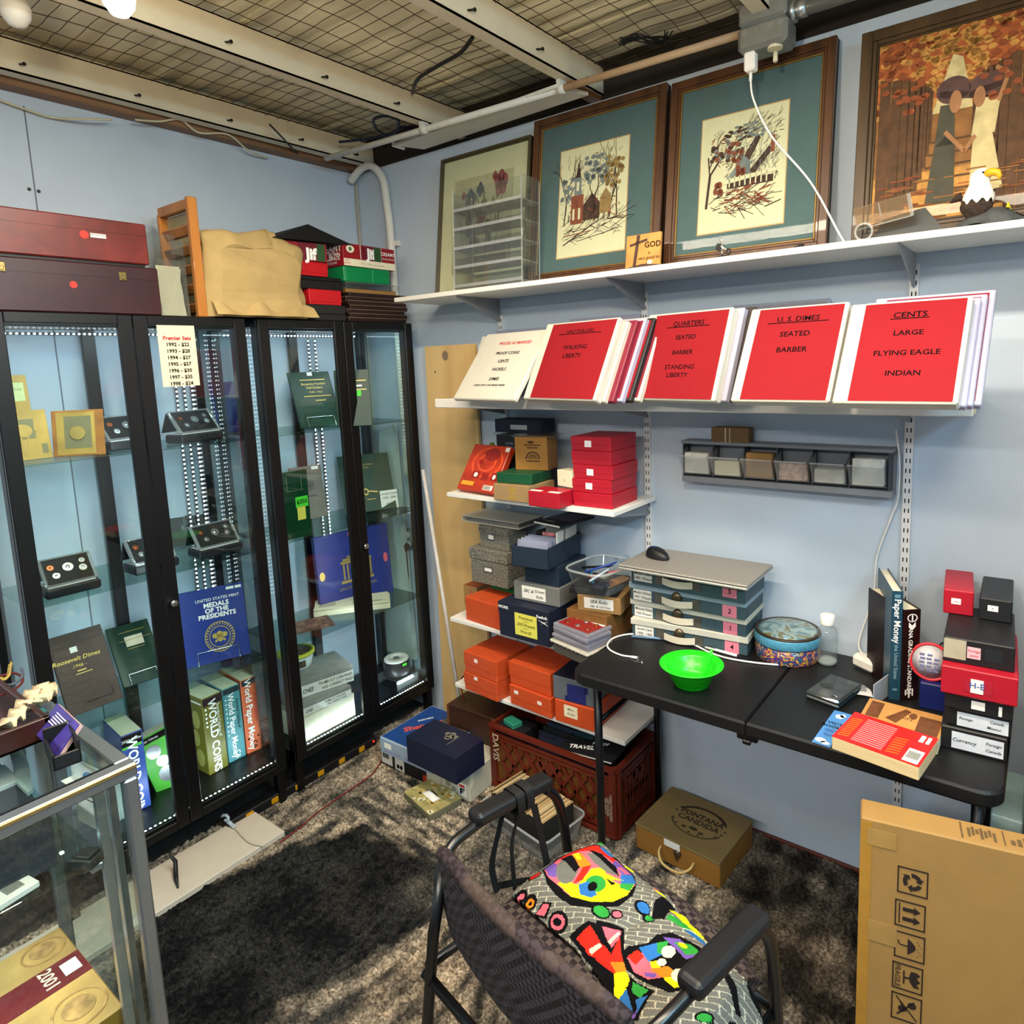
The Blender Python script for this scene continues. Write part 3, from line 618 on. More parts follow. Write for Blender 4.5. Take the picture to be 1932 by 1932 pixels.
c_.location += c_.matrix_world.to_3x3() @ Vector((0, -.022, 0)); w, t, h = DIM[c_.name]; write(c_, 'front', 'Lincoln Cents', .5, .82, h*.16, INK, shear=.2); write(c_, 'front', '1935 - 2006', .5, .6, h*.16, INK, shear=.2); write(c_, 'front', '$220', .5, .25, h*.2, INK, shear=.2)
TL_, TR_ = on_x((595, 1018), (735, 1000.5), .15, .22)
o = album('purple blue album with a gold memorial building on the third right shelf', z3_, (TL_[0], TL_[1], z3_), (TR_[0], TR_[1], z3_), TL_[2]-z3_, mat('violet_blue_album', '29357f', .45, var=.08), 4, th=.03); w, t, h = DIM[o.name]
shapes(o, 'front', [rect(.34, .60, .70, .63), rect(.31, .56, .73, .595)]+[rect(.335+.052*k, .34, .357+.052*k, .555) for k in range(8)]+[rect(.30, .29, .74, .33), rect(.40, .64, .64, .66)], GOLD, 'gold_building'); write(o, 'front', 'LINCOLN MEMORIAL', .52, .22, h*.06, GOLD)
shapes(o, 'front', [ell(.48, .96, .035, .05), ell(.93, .52, .03, .07)], mat('pink_dot', 'e05a6c', .6), 'red_dot'); shapes(o, 'front', [ell(.06, .46, .035, .06)], GOLD, 'gold_dot')
o = slab('paper_stack', 'stack of cream printed sheets lying on the third right shelf', 'paper stack', z3_, (592, 1165), (737, 1147), .026, .15, CREAM)
for k, (dx, an) in enumerate(((.004, 1.5), (-.004, -2), (.002, 3))):
    w, t, h = DIM[o.name]; mb = MB(); mb.box((dx, t/2, .0285+.0022*k), (w*.98, t*.97, .0016), 0, 0, Matrix.Rotation(math.radians(an), 4, 'Z')); mb.build('loose_sheet', CREAM, o)
shapes(o, 'top', [rect(.06, .2, .28, .75), rect(.5, .2, .9, .3)]+ring(.62, .6, .1, .2, .8), mat('pale_print', 'b9b49a', .8), 'printed_mark', .0095)
o = slab('swirl_box', 'flat box lid with brown and white swirls on the third right shelf edge', 'box', z3_, (553, 1199), (632, 1180), .012, .13, mat('swirl_print', '6e5548', .5, var=.9, scale=30, stretch=(1, 1, 1)))
bx = slab('cream_carton', 'plain cream carton at the bottom of the stack on the right cabinet floor', 'box', ZF, (576, 1402), (671, 1349), (572, 1357), .2, mat('cream_carton_card', 'c9c3ab', .7))
hz = ZF+DIM[bx.name][2]; GRAYB = mat('grey_print_card', '8f8f8d', .6, var=.12)
for k, (L, R_, T, lab) in enumerate((((570, 1354), (664, 1313), (569, 1333), 'lower coin page box with a white lettered band'), ((567, 1319), (668, 1284), (565, 1287), 'upper coin page box with a white lettered band under the yellow tub'))):
    o = slab('page_box', lab, 'box', hz, L, R_, T, .22, GRAYB); w, t, h = DIM[o.name]; hz += h
    sticker(o, 'front', .5, .36, .99, .66, WHITE, name='white_band'); write(o, 'front', 'THUMB-CUT COIN PAGES', .66, .50, h*.26, INK, bold=.6, sx=.66); write(o, 'front', 'AND CURRENCY PAGES', .69, .22, h*.26, INK, bold=.6, sx=.66); write(o, 'front', 'CHES', .14, .34, h*.34, INK, shear=.3, bold=1, sx=.75)
t0 = at(588, 1262, z=hz)
r_ = empty('lidded_tub', 'round translucent tub with a yellow rimmed lid on the page boxes', 'tub', (t0.x-.085, t0.y-.02, hz))
mb = MB(); mb.lathe([(.062, 0), (.066, .01), (.078, .07)], 28); mb.build('tub_body', mat('milky_plastic', 'cfd6d6', .4), r_)
mb = MB(); mb.lathe([(.078, .064), (.084, .066), (.084, .078), (.072, .082), (.072, .078), (.0, .078)], 28); mb.build('lid', mat('yellow_lid', 'd6cf3c', .4), r_)
mb = MB(); mb.lathe([(.066, .0795), (0, .0797)], 24); mb.build('lid_picture', mat('photo_print', '4e3d30', .5, var=.9, scale=60), r_)
mb = MB(); mb.sheet(lambda u, v: (.0735*math.cos(-.9+u*.9)*(1+.0), .0735*math.sin(-.9+u*.9), .018+.04*v), 8, 4); mb.build('side_picture', MATS['photo_print'], r_)
c0 = at(768, 1290, z=ZF); c0 = Vector((.27, -.17, ZF))
r_ = empty('clear_riser', 'clear acrylic riser under the coin counter machine', 'riser', c0)
mb = MB(); mb.span((-.08, -.07, 0), (-.075, .07, .05)); mb.span((.075, -.07, 0), (.08, .07, .05)); mb.span((-.08, -.07, .045), (.08, .07, .05)); mb.build('riser_body', CLEAR, r_)
r_ = empty('coin_counter', 'small dark grey machine with a white oval top on the riser in the right cabinet', 'coin counter', c0+Vector((0, 0, .0505)))
mb = MB(); mb.lathe([(.066, 0), (.068, .01), (.066, .07), (.06, .076)], 28, sx=1, sy=1.0); mb.build('housing', mat('charcoal_plastic', '2b2a2c', .3), r_)
mb = MB(); mb.lathe([(.062, .074), (.064, .08), (.058, .086), (.03, .086), (.03, .080), (0, .080)], 28); mb.build('top_cover', WHITE, r_)
mb = MB()
for k in range(3): mb.beam((-.02*math.cos(k*2.1), -.02*math.sin(k*2.1), .083), (.02*math.cos(k*2.1), .02*math.sin(k*2.1), .083), .005, .004)
mb.build('rotor', STEEL, r_); mb = MB(); mb.span((.055, -.015, .055), (.068, .012, .07), .003); mb.build('green_tab', MATS['neon_green_sticker'], r_)
# outlet and plug seen through the side glass, white board in the gap beside the cabinet
p = at(766, 1016, y=-.004); r_ = empty('wall_outlet', 'steel outlet plate on the shelf wall seen through the right cabinet glass', 'outlet', p)
mb = MB(); mb.span((-.055, -.003, -.06), (.055, .003, .06), .003); mb.build('cover_plate', STEEL, r_)
for x in (-.023, .023):
    for z in (-.025, .025): mb = MB(); mb.disc((0, 0, 0), .0155, .006, 18, 0, Matrix.Translation((x, -.004, z)) @ Matrix.Rotation(PI/2, 4, 'X')); mb.build('socket', WHITE, r_)
p2 = p+Vector((.023, -.012, -.025)); r_ = empty('power_plug', 'black plug with its cord in the wall outlet behind the cabinet', 'plug', p2)
mb = MB(); mb.tube([(0, 0, 0), (0, -.012, -.01), (0, -.012, -.035)], [.014, .014, .008], 10); mb.build('plug_body', BLACKP, r_)
mb = MB(); mb.tube(spline([(0, -.012, -.03), (.002, -.012, -.15), (.0, -.012, -.3), (-.004, -.014, -.45), (0, -.014, -.62), (.0, -.014, -.8)], 8), .004, 6); mb.build('cord', BLACKP, r_)
a, b, c, d = at(716, 812, y=-.035), at(742, 800, y=-.035), at(772, 1180, y=-.035), at(722, 1215, y=-.035)
M = Matrix(((1, 0, 0, 0), (0, 0, -1, -.012), (0, 1, 0, 0), (0, 0, 0, 1)))
mb = MB(); mb.prism([(d.x-.035, .2), (c.x+.03, .2), (b.x, b.z), (a.x, a.z)], .028, M); tag(mb.build('white_board', mat('white_foam_board', 'd4d8d2', .7)), 'slanting white board wedged between the right cabinet and the shelf wall', 'board')
# ================================================================== things on top of the cabinets
MAHOG = wood('mahogany', '5a1b18', '74261f', .35, 1, 14, .3); PLUM = wood('plum_stain', '2b0d14', '38131b', .38, 1, 14, .2); OAK = wood('orange_oak', 'a9682a', 'c07e36', .45, 2, 22, .1)
BRASS = mat('brass', '857447', .35, .9, var=.1); REDDOT = mat('red_dot_sticker', 'e0352c', .6, var=0)
def latch(root, x, z, w=.022, h=.03):
    mb = MB(); mb.span((x-w/2, -.004, z-h/2), (x+w/2, 0, z+h/2), .002); mb.span((x-w*.3, -.007, z-h*.35), (x+w*.25, -.004, z+h*.1), .001); return mb.build('latch', BRASS, root)
o = slab('wooden_case', 'dark plum wooden case with two brass latches under the mahogany case', 'case', ZT, (.405, -1.70, ZT), (.405, -1.20, ZT), .162, .33, PLUM, bev=.004); w, t, h = DIM[o.name]
sticker(o, 'front', .5, .74, 1.0, .006, BLACKM, name='lid_seam')
for u, v in ((.11, .80), (.77, .78)): latch(o, (u-.5)*w, h*v)
M_, _ = face(o, 'front'); mb = MB(); mb.disc((0, 0, 0), .011, .0012, 18, 0, M_ @ Matrix.Translation((w*.475, h*.55, .0006))); mb.build('red_dot', REDDOT, o)
o = slab('wooden_case', 'reddish mahogany case with a red dot and a white label, topmost at far left', 'case', ZT+.162, (.40, -1.70, ZT+.172), (.40, -1.222, ZT+.172), .137, .32, MAHOG, bev=.004, lift=.0); w, t, h = DIM[o.name]
o.location.z += .010
sticker(o, 'front', .5, .70, 1.0, .006, PLUM, name='lid_seam'); sticker(o, 'front', .685, .585, .095, .10, WHITE); write(o, 'front', 'PROOF SETS', .685, .6, .008, INK)
M_, _ = face(o, 'front'); mb = MB(); mb.disc((0, 0, 0), .013, .0012, 18, 0, M_ @ Matrix.Translation((w*.60, h*.58, .0006))); mb.build('red_dot', REDDOT, o)
mb = MB(); mb.span((-w/2+.02, .01, -.010), (w/2-.012, t-.01, 0)); mb.build('plinth', BLACKP, o)
# acrylic leaflet holder with papers, slatted oak rack
p = at(318, 592, z=ZT); r_ = empty('leaflet_holder', 'clear leaflet holder with cream leaflets between the cases and the oak rack', 'leaflet holder', (.335, -1.135, ZT))
mb = MB(); mb.span((.040, -.052, 0), (.043, .045, .20)); mb.span((-.02, -.052, 0), (-.017, .045, .30)); mb.span((-.02, -.052, 0), (.043, .045, .004)); mb.span((-.02, .043, 0), (.043, .045, .27)); mb.build('holder', CLEAR, r_)
for k in range(5):
    mb = MB(); mb.sheet(lambda u, v: (-.012+.010*k+.008*math.sin(v*2.5+k), -.046+.082*u+.006*math.sin(v*4+k*2), .005+(.155+.012*((k*7) % 3))*v), 3, 8); mb.build('leaflet', CREAM, r_)
mb = MB(); mb.span((.0435, .0, .22), (.0445, .04, .27)); mb.build('tape', CLEAR, r_)
r_ = empty('slatted_rack', 'orange oak slatted rack standing on end beside the canvas bundle', 'rack', (.40, -1.055, ZT))
hk = at(366, 372, x=.40).z-ZT
P = lambda n, a, b: (lambda mb: (mb.span(a, b, .003), mb.build(n, OAK, r_))[1])(MB())
P('stile', (-.018, -.017, 0), (.004, .017, hk)); P('stile', (-.245, -.017, 0), (-.225, .017, hk*.93)); P('top_rail', (-.235, -.016, hk*.90), (-.01, .012, hk*.985))
for k in range(5):
    z = hk*(.02+.165*k); mb = MB(); M = Matrix.Translation((-.12, 0, z+.028)) @ Matrix.Rotation(math.radians(25), 4, 'X'); mb.box((0, 0, 0), (.222, .012, .036), .003, 0, M); mb.build('slat', OAK, r_)
mb = MB(); mb.span((-.232, .012, .02), (-.008, .016, hk*.9)); mb.build('lining', mat('grey_canvas_lining', 'b0a684', .8, var=.25, scale=14), r_)
# canvas bundle
mcan = mat('tan_canvas', 'b49a66', .85, var=.1, scale=10, bump=.25, bscale=900)
q0, q1 = at(400, 597, z=ZT), at(556, 602, z=ZT)
r_ = empty('canvas_bundle', 'large object bundled in tan canvas on the cabinet top', 'canvas bundle', (.24, -.80, ZT))
prof = [(-.245, .0), (-.235, .17), (-.225, .31), (-.19, .322), (-.10, .318), (.02, .345), (.07, .352), (.115, .315), (.165, .285), (.18, .27), (.178, .12), (.19, 0)]
def bundle(u, v):
    """u runs over the outline from left base over the top to the right base, v from the wall to the front"""
    k = u*(len(prof)-1); i = min(int(k), len(prof)-2); f = k-i
    y = prof[i][0]*(1-f)+prof[i+1][0]*f; z = prof[i][1]*(1-f)+prof[i+1][1]*f
    e = math.sin(PI*min(1, v/.25)/2)*math.sin(PI*min(1, (1-v)/.12)/2) if 0 < v < 1 else 0
    s = .80+.20*e; n_ = .016*noise.noise(Vector((y*9, v*7, z*11)))+.007*abs(noise.noise(Vector((y*22, v*15+z*6, z*5+3))))
    return (-.19+.38*v+n_*1.2, y*s*(.96+.06*v)+n_, max(.002, z*s+n_*(1 if z > .01 else 0)))
mb = MB(); mb.sheet(bundle, 66, 44)
for vv in (0, 1): mb.add([(Vector(bundle(i/66, vv))) for i in range(67)], [list(range(67)) if vv == 0 else list(range(67))[::-1]])
mb.build('canvas', mcan, r_)
mb = MB(); mb.sheet(lambda u, v: (.185+.035*v+.01*math.sin(u*19), -.23+.43*u, .003+.055*(1-v)*(1-.6*math.sin(u*7)**2)+.004), 50, 8); mb.build('gathered_hem', mcan, r_)
mb = MB(); mb.tube([Vector(bundle(.44+.06*t, .60+.38*t))+Vector((.002, 0, .003)) for t in [i/14 for i in range(15)]], .003, 6); mb.build('seam', mcan, r_)
# stacks by the corner
LACQ = mat('black_lacquer', '0d0c0d', .5, var=.1); REDB = mat('bright_red_box', 'bb1620', .35, var=.06); GRNB = mat('bright_green_box', '0a7d46', .35, var=.06)
bkw = mat('brown_tray_edge', '24120f', .5, var=.2); bkt = mat('tan_felt_edge', '8a7357', .7)
z = ZT; L0 = at(561, 597, z=ZT)
yA, yB = -.715, -.42
def stackbox(name, label, cat, h, m, x0=.16, x1=.40, y0=yA, y1=yB, grp=None):
    global z
    o = slab(name, label, cat, z, (x1, y0, z), (x1, y1, z), h, x1-x0, m, 0, grp, bev=.003); z += h; return o
z = ZT; GS = 'boxes stacked beside the canvas bundle'
stackbox('flat_case', 'lowest charcoal flat case beside the canvas bundle', 'case', .028, mat('charcoal_card', '1d1c1b', .6), grp=GS)
stackbox('flat_case', 'second charcoal flat case up, beneath the lower small red box', 'case', .040, MATS['charcoal_card'], y0=yA+.006, grp=GS)
b1 = slab('small_box', 'lower small bright red box in the stack beside the canvas bundle', 'box', z, on_x((584, 561), (643.6, 565), .40)[0][:2]+(z,), on_x((584, 561), (643.6, 565), .40)[1][:2]+(z,), .062, .16, REDB); lid(b1, .052, REDB, .002)
slab('flat_case', 'black lacquer case behind the lower small red box', 'case', z, (.235, yA, z), (.235, yB, z), .062, .12, LACQ)
z += .0635
stackbox('flat_case', 'thick black lacquer case between the two small red boxes', 'case', .038, LACQ, x1=.395)
stackbox('flat_case', 'thin black tray under the upper small red box', 'tray', .018, LACQ, x1=.385)
b2 = slab('small_box', 'upper small bright red box under the torn peanut butter carton', 'box', z, (.39, -.705, z), (.39, -.492, z), .058, .14, REDB); lid(b2, .045, REDB, .002)
z += .0595
JIFR = mat('carton_crimson', '8d1420', .45, var=.06); JBL = mat('carton_blue', '641225', .45); JGR = mat('carton_green', '2a4a2a', .45)
def jif(root, fc, u, v, hh):
    write(root, fc, 'Jif', u, v, hh, WHITEINK, bold=2.5)
o = slab('torn_carton', 'torn red peanut butter carton half under a black lid', 'box', z, (.385, -.73, z), (.405, -.50, z), .075, .15, JIFR); w, t, h = DIM[o.name]
sticker(o, 'front', .68, .5, .5, .96, JBL, name='logo_panel'); sticker(o, 'front', .88, .5, .16, .96, JGR, name='green_panel', off=.0009); jif(o, 'front', .68, .36, h*.85); sticker(o, 'front', .12, .2, .14, .4, CREAM, name='seal')
z += .0752
mb = MB(); mb.add([(.42, -.75, z), (.41, -.36, z+.012), (.18, -.36, z+.02), (.18, -.75, z+.01), (.36, -.55, z+.085), (.22, -.55, z+.08)], [[0, 1, 4], [1, 2, 5, 4], [2, 3, 5], [3, 0, 4, 5], [3, 2, 1, 0]]); tag(mb.build('peaked_lid', mat('black_cloth', '0b0a0b', .8)), 'black peaked cloth lid on top of the torn carton', 'lid')
# right stack: flat brown trays
z = ZT; R0, R1 = at(674, 601, z=ZT), at(769, 604, z=ZT)
for k in range(7):
    dy = (.0, .006, -.004, .012, .002, -.003, .01)[k]; dx = (0, .003, -.004, .0, .004, -.006, 0)[k]
    o = slab('flat_tray', ('bottom', 'second', 'third', 'fourth', 'fifth', 'sixth', 'topmost')[k]+' thin brown coin tray of the seven stacked in the corner, counted from below', 'tray', z, (.405+dx, -.41+dy, z), (.405+dx, -.075+dy, z), .0185, .26, bkw, 0, 'brown coin trays in the corner', bev=.002)
    w, t, h = DIM[o.name]; mb = MB(); mb.span((-w/2-.001, -.0015, .0165), (w/2+.001, t, .0182)); mb.build('felt_edge', bkt, o); z += .0186
o = slab('shallow_box', 'shallow tan wooden box on the brown trays', 'box', z, (.395, -.405, z), (.395, -.12, z), .016, .2, wood('tan_wood', '8a6230', '9d743c', .5, 0)); z += .0165
o = slab('clear_case', 'flat clear plastic case under the green box', 'box', z, (.40, -.41, z), (.40, -.10, z), .028, .2, CLEAR); sticker(o, 'front', .5, .95, 1, .08, STEEL, name='rim'); z += .0285
o = slab('green_box', 'bright green plastic box under the peanut butter carton', 'box', z, (.40, -.415, z), (.40, -.155, z), .068, .15, GRNB, bev=.004); w, t, h = DIM[o.name]; shapes(o, 'front', [rect(.60, .05, .61, .9), rect(.03, .05, .04, .95)], mat('green_glint', '4fae7c', .3), 'rib_glint'); z += .0685  # lighter green lines paint a glint on the box front
o = slab('lettered_carton', 'red and white peanut butter carton on the green box in the corner', 'box', z, (.405, -.415, z), (.395, -.115, z), .098, .19, JIFR); w, t, h = DIM[o.name]
sticker(o, 'front', .5, .17, .99, .32, CREAM, name='white_band'); write(o, 'front', '8 6 ct  7.8oz  (twin packs)', .55, .16, .013, mat('grey_ink', '8a8580', .8, var=0)); write(o, 'front', 'BEST', .07, .25, .010, REDINK); write(o, 'front', 'BEFORE', .07, .12, .010, REDINK)
sticker(o, 'front', .53, .66, .37, .64, JBL, name='logo_panel'); sticker(o, 'front', .65, .66, .14, .64, JGR, name='green_panel', off=.0009); jif(o, 'front', .52, .62, .062)
shapes(o, 'front', [rect(.315, .36, .325, .98), rect(.715, .36, .725, .98)], WHITEINK, 'panel_line'); shapes(o, 'front', [ell(.13, .76, .075, .17)], CREAM, 'round_seal'); shapes(o, 'front', [ell(.13, .76, .03, .09)], mat('seal_green', '55705a', .5), 'seal_centre', .0014); write(o, 'front', 'CREAMY', .86, .72, .022, WHITEINK, bold=.5); write(o, 'front', 'PEANUT BUTTER', .86, .5, .009, WHITEINK)
write(o, 'left', 'CREAMY', .52, .78, .043, WHITEINK, bold=1); write(o, 'left', '6 LB', .40, .42, .042, WHITEINK, bold=1); write(o, 'left', 'TWIN', .74, .50, .022, WHITEINK, bold=1); write(o, 'left', 'PACK', .74, .34, .022, WHITEINK, bold=1); write(o, 'left', '2 48 OZ JARS', .55, .16, .014, WHITEINK); write(o, 'left', 'PEANUT BUTTER', .52, .60, .011, WHITEINK)
# ================================================================== shelving on the shelf wall
Z1, Z2, Z3, Z4, Z5 = 2.0701, 1.6222, 1.2256, .6468, .3374
S1, S2, S3 = .9495, 1.6795, 2.6016
SHW = mat('white_melamine', 'e4e1da', .4, var=.02, spec=.4); UPW = mat('white_upright', 'dcdcdc', .4, var=.02); BRK = mat('grey_bracket', '8d8f93', .5, .2, var=.05)
for i, (sx, zt, zb, lab) in enumerate(((S1, 1.98, .25, 'slotted white wall upright at the left end of the shelves'), (S2, 2.02, .25, 'slotted white wall upright behind the red binders'), (S3, 2.02, .16, 'slotted white wall upright rising beside the standing books on the table'))):
    r_ = empty('wall_upright', lab, 'shelf upright', (sx, 0, zb), 0, None)
    mb = MB(); H = zt-zb
    mb.span((-.0125, -.012, 0), (-.0115, 0, H)); mb.span((.0115, -.012, 0), (.0125, 0, H)); mb.span((-.0125, -.0135, 0), (.0125, -.012, H)); mb.build('channel', UPW, r_)
    mb = MB(); k = 0
    while k*.032+.02 < H:
        for x in (-.0055, .0055): mb.span((x-.0016, -.0139, k*.032+.004), (x+.0016, -.0134, k*.032+.018))
        k += 1
    mb.build('slots', INK, r_)
def bracket(x, z, dep, hh, m=BRK):
    M = Matrix(((0, 0, 1, x-.0025), (-1, 0, 0, -.012), (0, 1, 0, z), (0, 0, 0, 1)))
    return [(0, -hh), (.012, -hh), (dep*.93, -.014), (dep, -.004), (dep, 0), (0, 0)], M
def shelf(lab, x0, x1, z, dep, th, brs, hh=.085, lip=0):
    o = empty('wall_shelf', lab, 'shelf', (x0, 0, z-th))
    mb = MB(); mb.span((0, -dep, 0), (x1-x0, -.014, th), .0015); mb.build('board', SHW, o)
    if lip:
        mb = MB(); mb.span((-.002, -dep-.008, -.014), (x1-x0+.004, -dep+.001, th+.003), .003); mb.build('front_lip', SHW, o)
        mb = MB(); mb.span((x1-x0+.001, -dep-.002, -.010), (x1-x0+.006, -dep+.06, th+.022), .002); mb.build('end_clip', mat('aged_clear_clip', 'c9bf96', .35), o)
    for bx in brs:
        p, M = bracket(bx-x0, 0, dep*.9, hh); mb = MB(); mb.prism(p, .005, M); mb.build('bracket', BRK, o)
    return o
shelf('long white top shelf carrying the framed pictures', .586, 3.33, Z1, .30, .019, (S1, S2, S3), .10)
shelf('white shelf with a raised lip holding the binders', .814, 2.788, Z2, .30, .022, (S1, S2, S3), .06, 1)
shelf('short white shelf with the five red boxes', .877, 1.7134, Z3, .332, .018, (S1, S2), .06)
shelf('short white shelf at table height with mixed boxes', .8254, 1.66, Z4, .306, .018, (S1, S2), .06)
shelf('lowest short white shelf with the orange boxes', .833, 1.7216, Z5, .306, .018, (S1, S2), .06)
def top_at(px, py, y): p = at(px, py, y=y); p.z = Z1; return p
# ---- framed pictures leaning on the wall
FRB = wood('walnut_frame', '3d2413', '55341c', .4, 2, 26, .2); FRD = mat('dark_olive_frame', '453d28', .45, var=.15, bump=.15); FRG = mat('gilt_line', '8a6a35', .4, .5)
SLATE = mat('slate_green_mount', '52666a', .85, var=.05, bump=.1, bscale=900); IVORY = mat('ivory_art_paper', 'ddd3b0', .85, var=.03); PICG = glass('picture_glass', 'f7faf9', .0, .12)
SKB = mat('sketch_brown', '4b342c', .8, var=.2); SKG = mat('sketch_grey', '7a7f80', .8, var=.2); SKO = mat('sketch_ochre', '9a7a4c', .8, var=.2); SKR = mat('sketch_rust', '8a4a36', .8, var=.2)
def framed(label, L, R_, T, fw, fm, mount, gilt=True, th=.022):
    o = slab('framed_picture', label, 'framed picture', Z1, tuple(at(*L, y=-.15)), tuple(at(*R_, y=-.15)), T, th, mat('backing_board', '3a2c20', .8), 8); w, t, h = DIM[o.name]
    def bars(a, b, y0, y1, m, nm):
        mb = MB()
        mb.span((-w/2+a, y0, a), (-w/2+b, y1, h-a), .002); mb.span((w/2-b, y0, a), (w/2-a, y1, h-a), .002)
        mb.span((-w/2+b, y0, a), (w/2-b, y1, b), .002); mb.span((-w/2+b, y0, h-b), (w/2-b, y1, h-a), .002); return mb.build(nm, m, o)
    bars(0, fw*.62, -.014, .01, fm, 'frame'); bars(fw*.62, fw*.86, -.010, .01, fm, 'inner_moulding')
    bars(fw*.86, fw, -.007, .01, FRG if gilt else fm, 'gilt_edge')
    mb = MB(); mb.span((-w/2+fw*.9, -.0012, fw*.9), (w/2-fw*.9, 0, h-fw*.9)); mb.build('mount', mount, o)
    return o
def strokes(rnd, n, x0, x1, y0, y1, wd, ln, ang=None, cur=.5):
    out = []
    for _ in range(n):
        x, y = rnd.uniform(x0, x1), rnd.uniform(y0, y1); a = (rnd.uniform(0, PI) if ang is None else rnd.gauss(ang, .35)); l = rnd.uniform(.3, 1)*ln
        out.append(bar(x, y, x+l*math.cos(a), y+l*math.sin(a), wd*rnd.uniform(.5, 1.3)))
    return out
def tree(rnd, x, y0, h, out, a=PI/2, w=.02, d=0):
    x1, y1 = x+h*math.cos(a), y0+h*math.sin(a); out.append(bar(x, y0, x1, y1, w))
    if d < 4:
        for k in range(2 if d else 3): tree(rnd, x1, y1, h*rnd.uniform(.55, .8), out, a+rnd.uniform(-.8, .8), w*.62, d+1)
# 1 floral print
o = framed('floral print in a thin dark olive frame, leftmost on the top shelf', (823.7, 548), (991, 524), (838.8, 304), .016, FRD, mat('cream_mount', 'cfc7a6', .85, var=.03), False)
sticker(o, 'front', .5, .48, .66, .68, mat('faded_print_paper', 'b5ac8c', .85, var=.12, scale=8), name='print_sheet', off=.0016)
rnd = random.Random(3); st = []
for (x, y, hh, a) in ((.38, .28, .32, 1.5), (.48, .3, .36, 1.7), (.58, .3, .36, 1.4), (.66, .34, .4, 1.3), (.3, .3, .25, 1.9)):
    st.append((bar(x, y, x+hh*math.cos(a)*.6, y+hh*math.sin(a), .008), 0))
def flower(x, y, r, mi, k=5):
    for i in range(k): st.append((ell(x+r*.45*math.cos(6.28*i/k+1.57), y+r*.5*math.sin(6.28*i/k+1.57), r*.42, r*.6, 10), mi))
flower(.70, .735, .085, 1); flower(.36, .66, .075, 2); flower(.47, .72, .05, 2, 4); flower(.28, .70, .03, 1, 4); flower(.63, .79, .035, 1, 4); flower(.52, .62, .04, 0, 4); flower(.62, .6, .035, 3, 5)
for i in range(14): flower(.34+.3*rnd.random(), .30+.26*rnd.random(), .03+.02*rnd.random(), rnd.choice((1, 3, 0)), 5)
for i in range(22): st.append((ell(.3+.42*rnd.random(), .28+.4*rnd.random(), .012, .03, 8), 0))
shapes(o, 'front', st, [mat('print_sage', '6d6a4c', .85, var=.2), mat('print_rose', '8d4f4d', .85, var=.2), mat('print_slate_blue', '4b5663', .85, var=.2), mat('print_brown', '6b4a3a', .85, var=.2)], 'printed_flowers', .0025)
sticker(o, 'front', .5, .205, .56, .10, mat('print_band', '8d7a62', .85, var=.15), name='print_band', off=.0027)
mb = MB(); w, t, h = DIM[o.name]; mb.span((-w/2+.015, -.004, .015), (w/2-.015, -.0035, h-.015)); mb.build('glazing', PICG, o)
# 2 church print, 3 house print
def artprint(label, L, R_, T, box, seed):
    o = framed(label, L, R_, T, .042, FRB, SLATE); u0, u1, v0, v1 = box; w, t, h = DIM[o.name]
    sticker(o, 'front', (u0+u1)/2, (v0+v1)/2, u1-u0, v1-v0, mat('bevel_cut', 'c79a6a', .8), name='mount_bevel', off=.0012)
    sticker(o, 'front', (u0+u1)/2, (v0+v1)/2, u1-u0-.012, v1-v0-.012, IVORY, name='art_sheet', off=.0017)
    return o, (lambda x: u0+(u1-u0)*x), (lambda y: v0+(v1-v0)*y)
def put(o, polys, X, Y, ms, nm, off=.0026):
    shapes(o, 'front', [([(X(x), Y(y)) for x, y in p], m) for p, m in polys], ms, nm, off)
    mb = MB(); w, t, h = DIM[o.name]; mb.span((-w/2+.03, -.0052, .03), (w/2-.03, -.0048, h-.03)); mb.build('glazing', PICG, o)
PAL = [SKB, SKG, SKO, SKR, IVORY]
o, X, Y = artprint('church sketch in a wide slate mount, second framed picture from the left', (997, 526), (1244, 499), (1017, 232), (.225, .755, .135, .78), 1)
rnd = random.Random(11); L_ = []
L_ += [(rect(.20, .30, .38, .56), 3), ([(.24, .56), (.34, .56), (.34, .72), (.24, .72)], 1), ([(.25, .72), (.33, .72), (.29, .86)], 0), ([(.38, .32), (.62, .32), (.62, .46), (.5, .56), (.38, .46)], 0)]
L_ += [(rect(.225, .34, .255, .44), 4), (rect(.31, .34, .34, .44), 4), (rect(.27, .60, .31, .68), 4), ([(.62, .36), (.78, .36), (.78, .5), (.7, .58), (.62, .5)], 2)]
L_ += [(s_, 0) for s_ in strokes(rnd, 60, .08, .9, .14, .32, .005, .25, .25)]+[(s_, 0) for s_ in strokes(rnd, 26, .15, .8, .3, .45, .012, .08, 1.5)]
for (x, hh, a) in ((.10, .22, 1.45), (.55, .2, 1.7), (.86, .26, 1.62), (.74, .18, 1.3)):
    q = []; tree(rnd, x, .30, hh, q, a, .016); L_ += [(s_, 0) for s_ in q]
L_ += [(ell(rnd.uniform(.4, .75), rnd.uniform(.62, .88), .035, .02, 7), 1) for _ in range(40)]+[(ell(rnd.uniform(.68, .92), rnd.uniform(.58, .86), .03, .02, 7), 2) for _ in range(34)]+[(ell(rnd.uniform(.05, .22), rnd.uniform(.5, .72), .03, .018, 7), 1) for _ in range(18)]
L_ += [(bar(.1, .12, .6, .30, .012), 0), (bar(.3, .14, .85, .2, .006), 0), (bar(.1, .2, .5, .22, .008), 3)]
L_ += [(s_, 0) for s_ in strokes(rnd, 140, .06, .9, .28, .9, .0035, .08)]+[(s_, 0) for s_ in strokes(rnd, 60, .18, .42, .3, .8, .004, .07, 1.5)]+[(s_, 3) for s_ in strokes(rnd, 40, .2, .9, .3, .5, .008, .05)]
put(o, L_, X, Y, PAL, 'church_sketch')
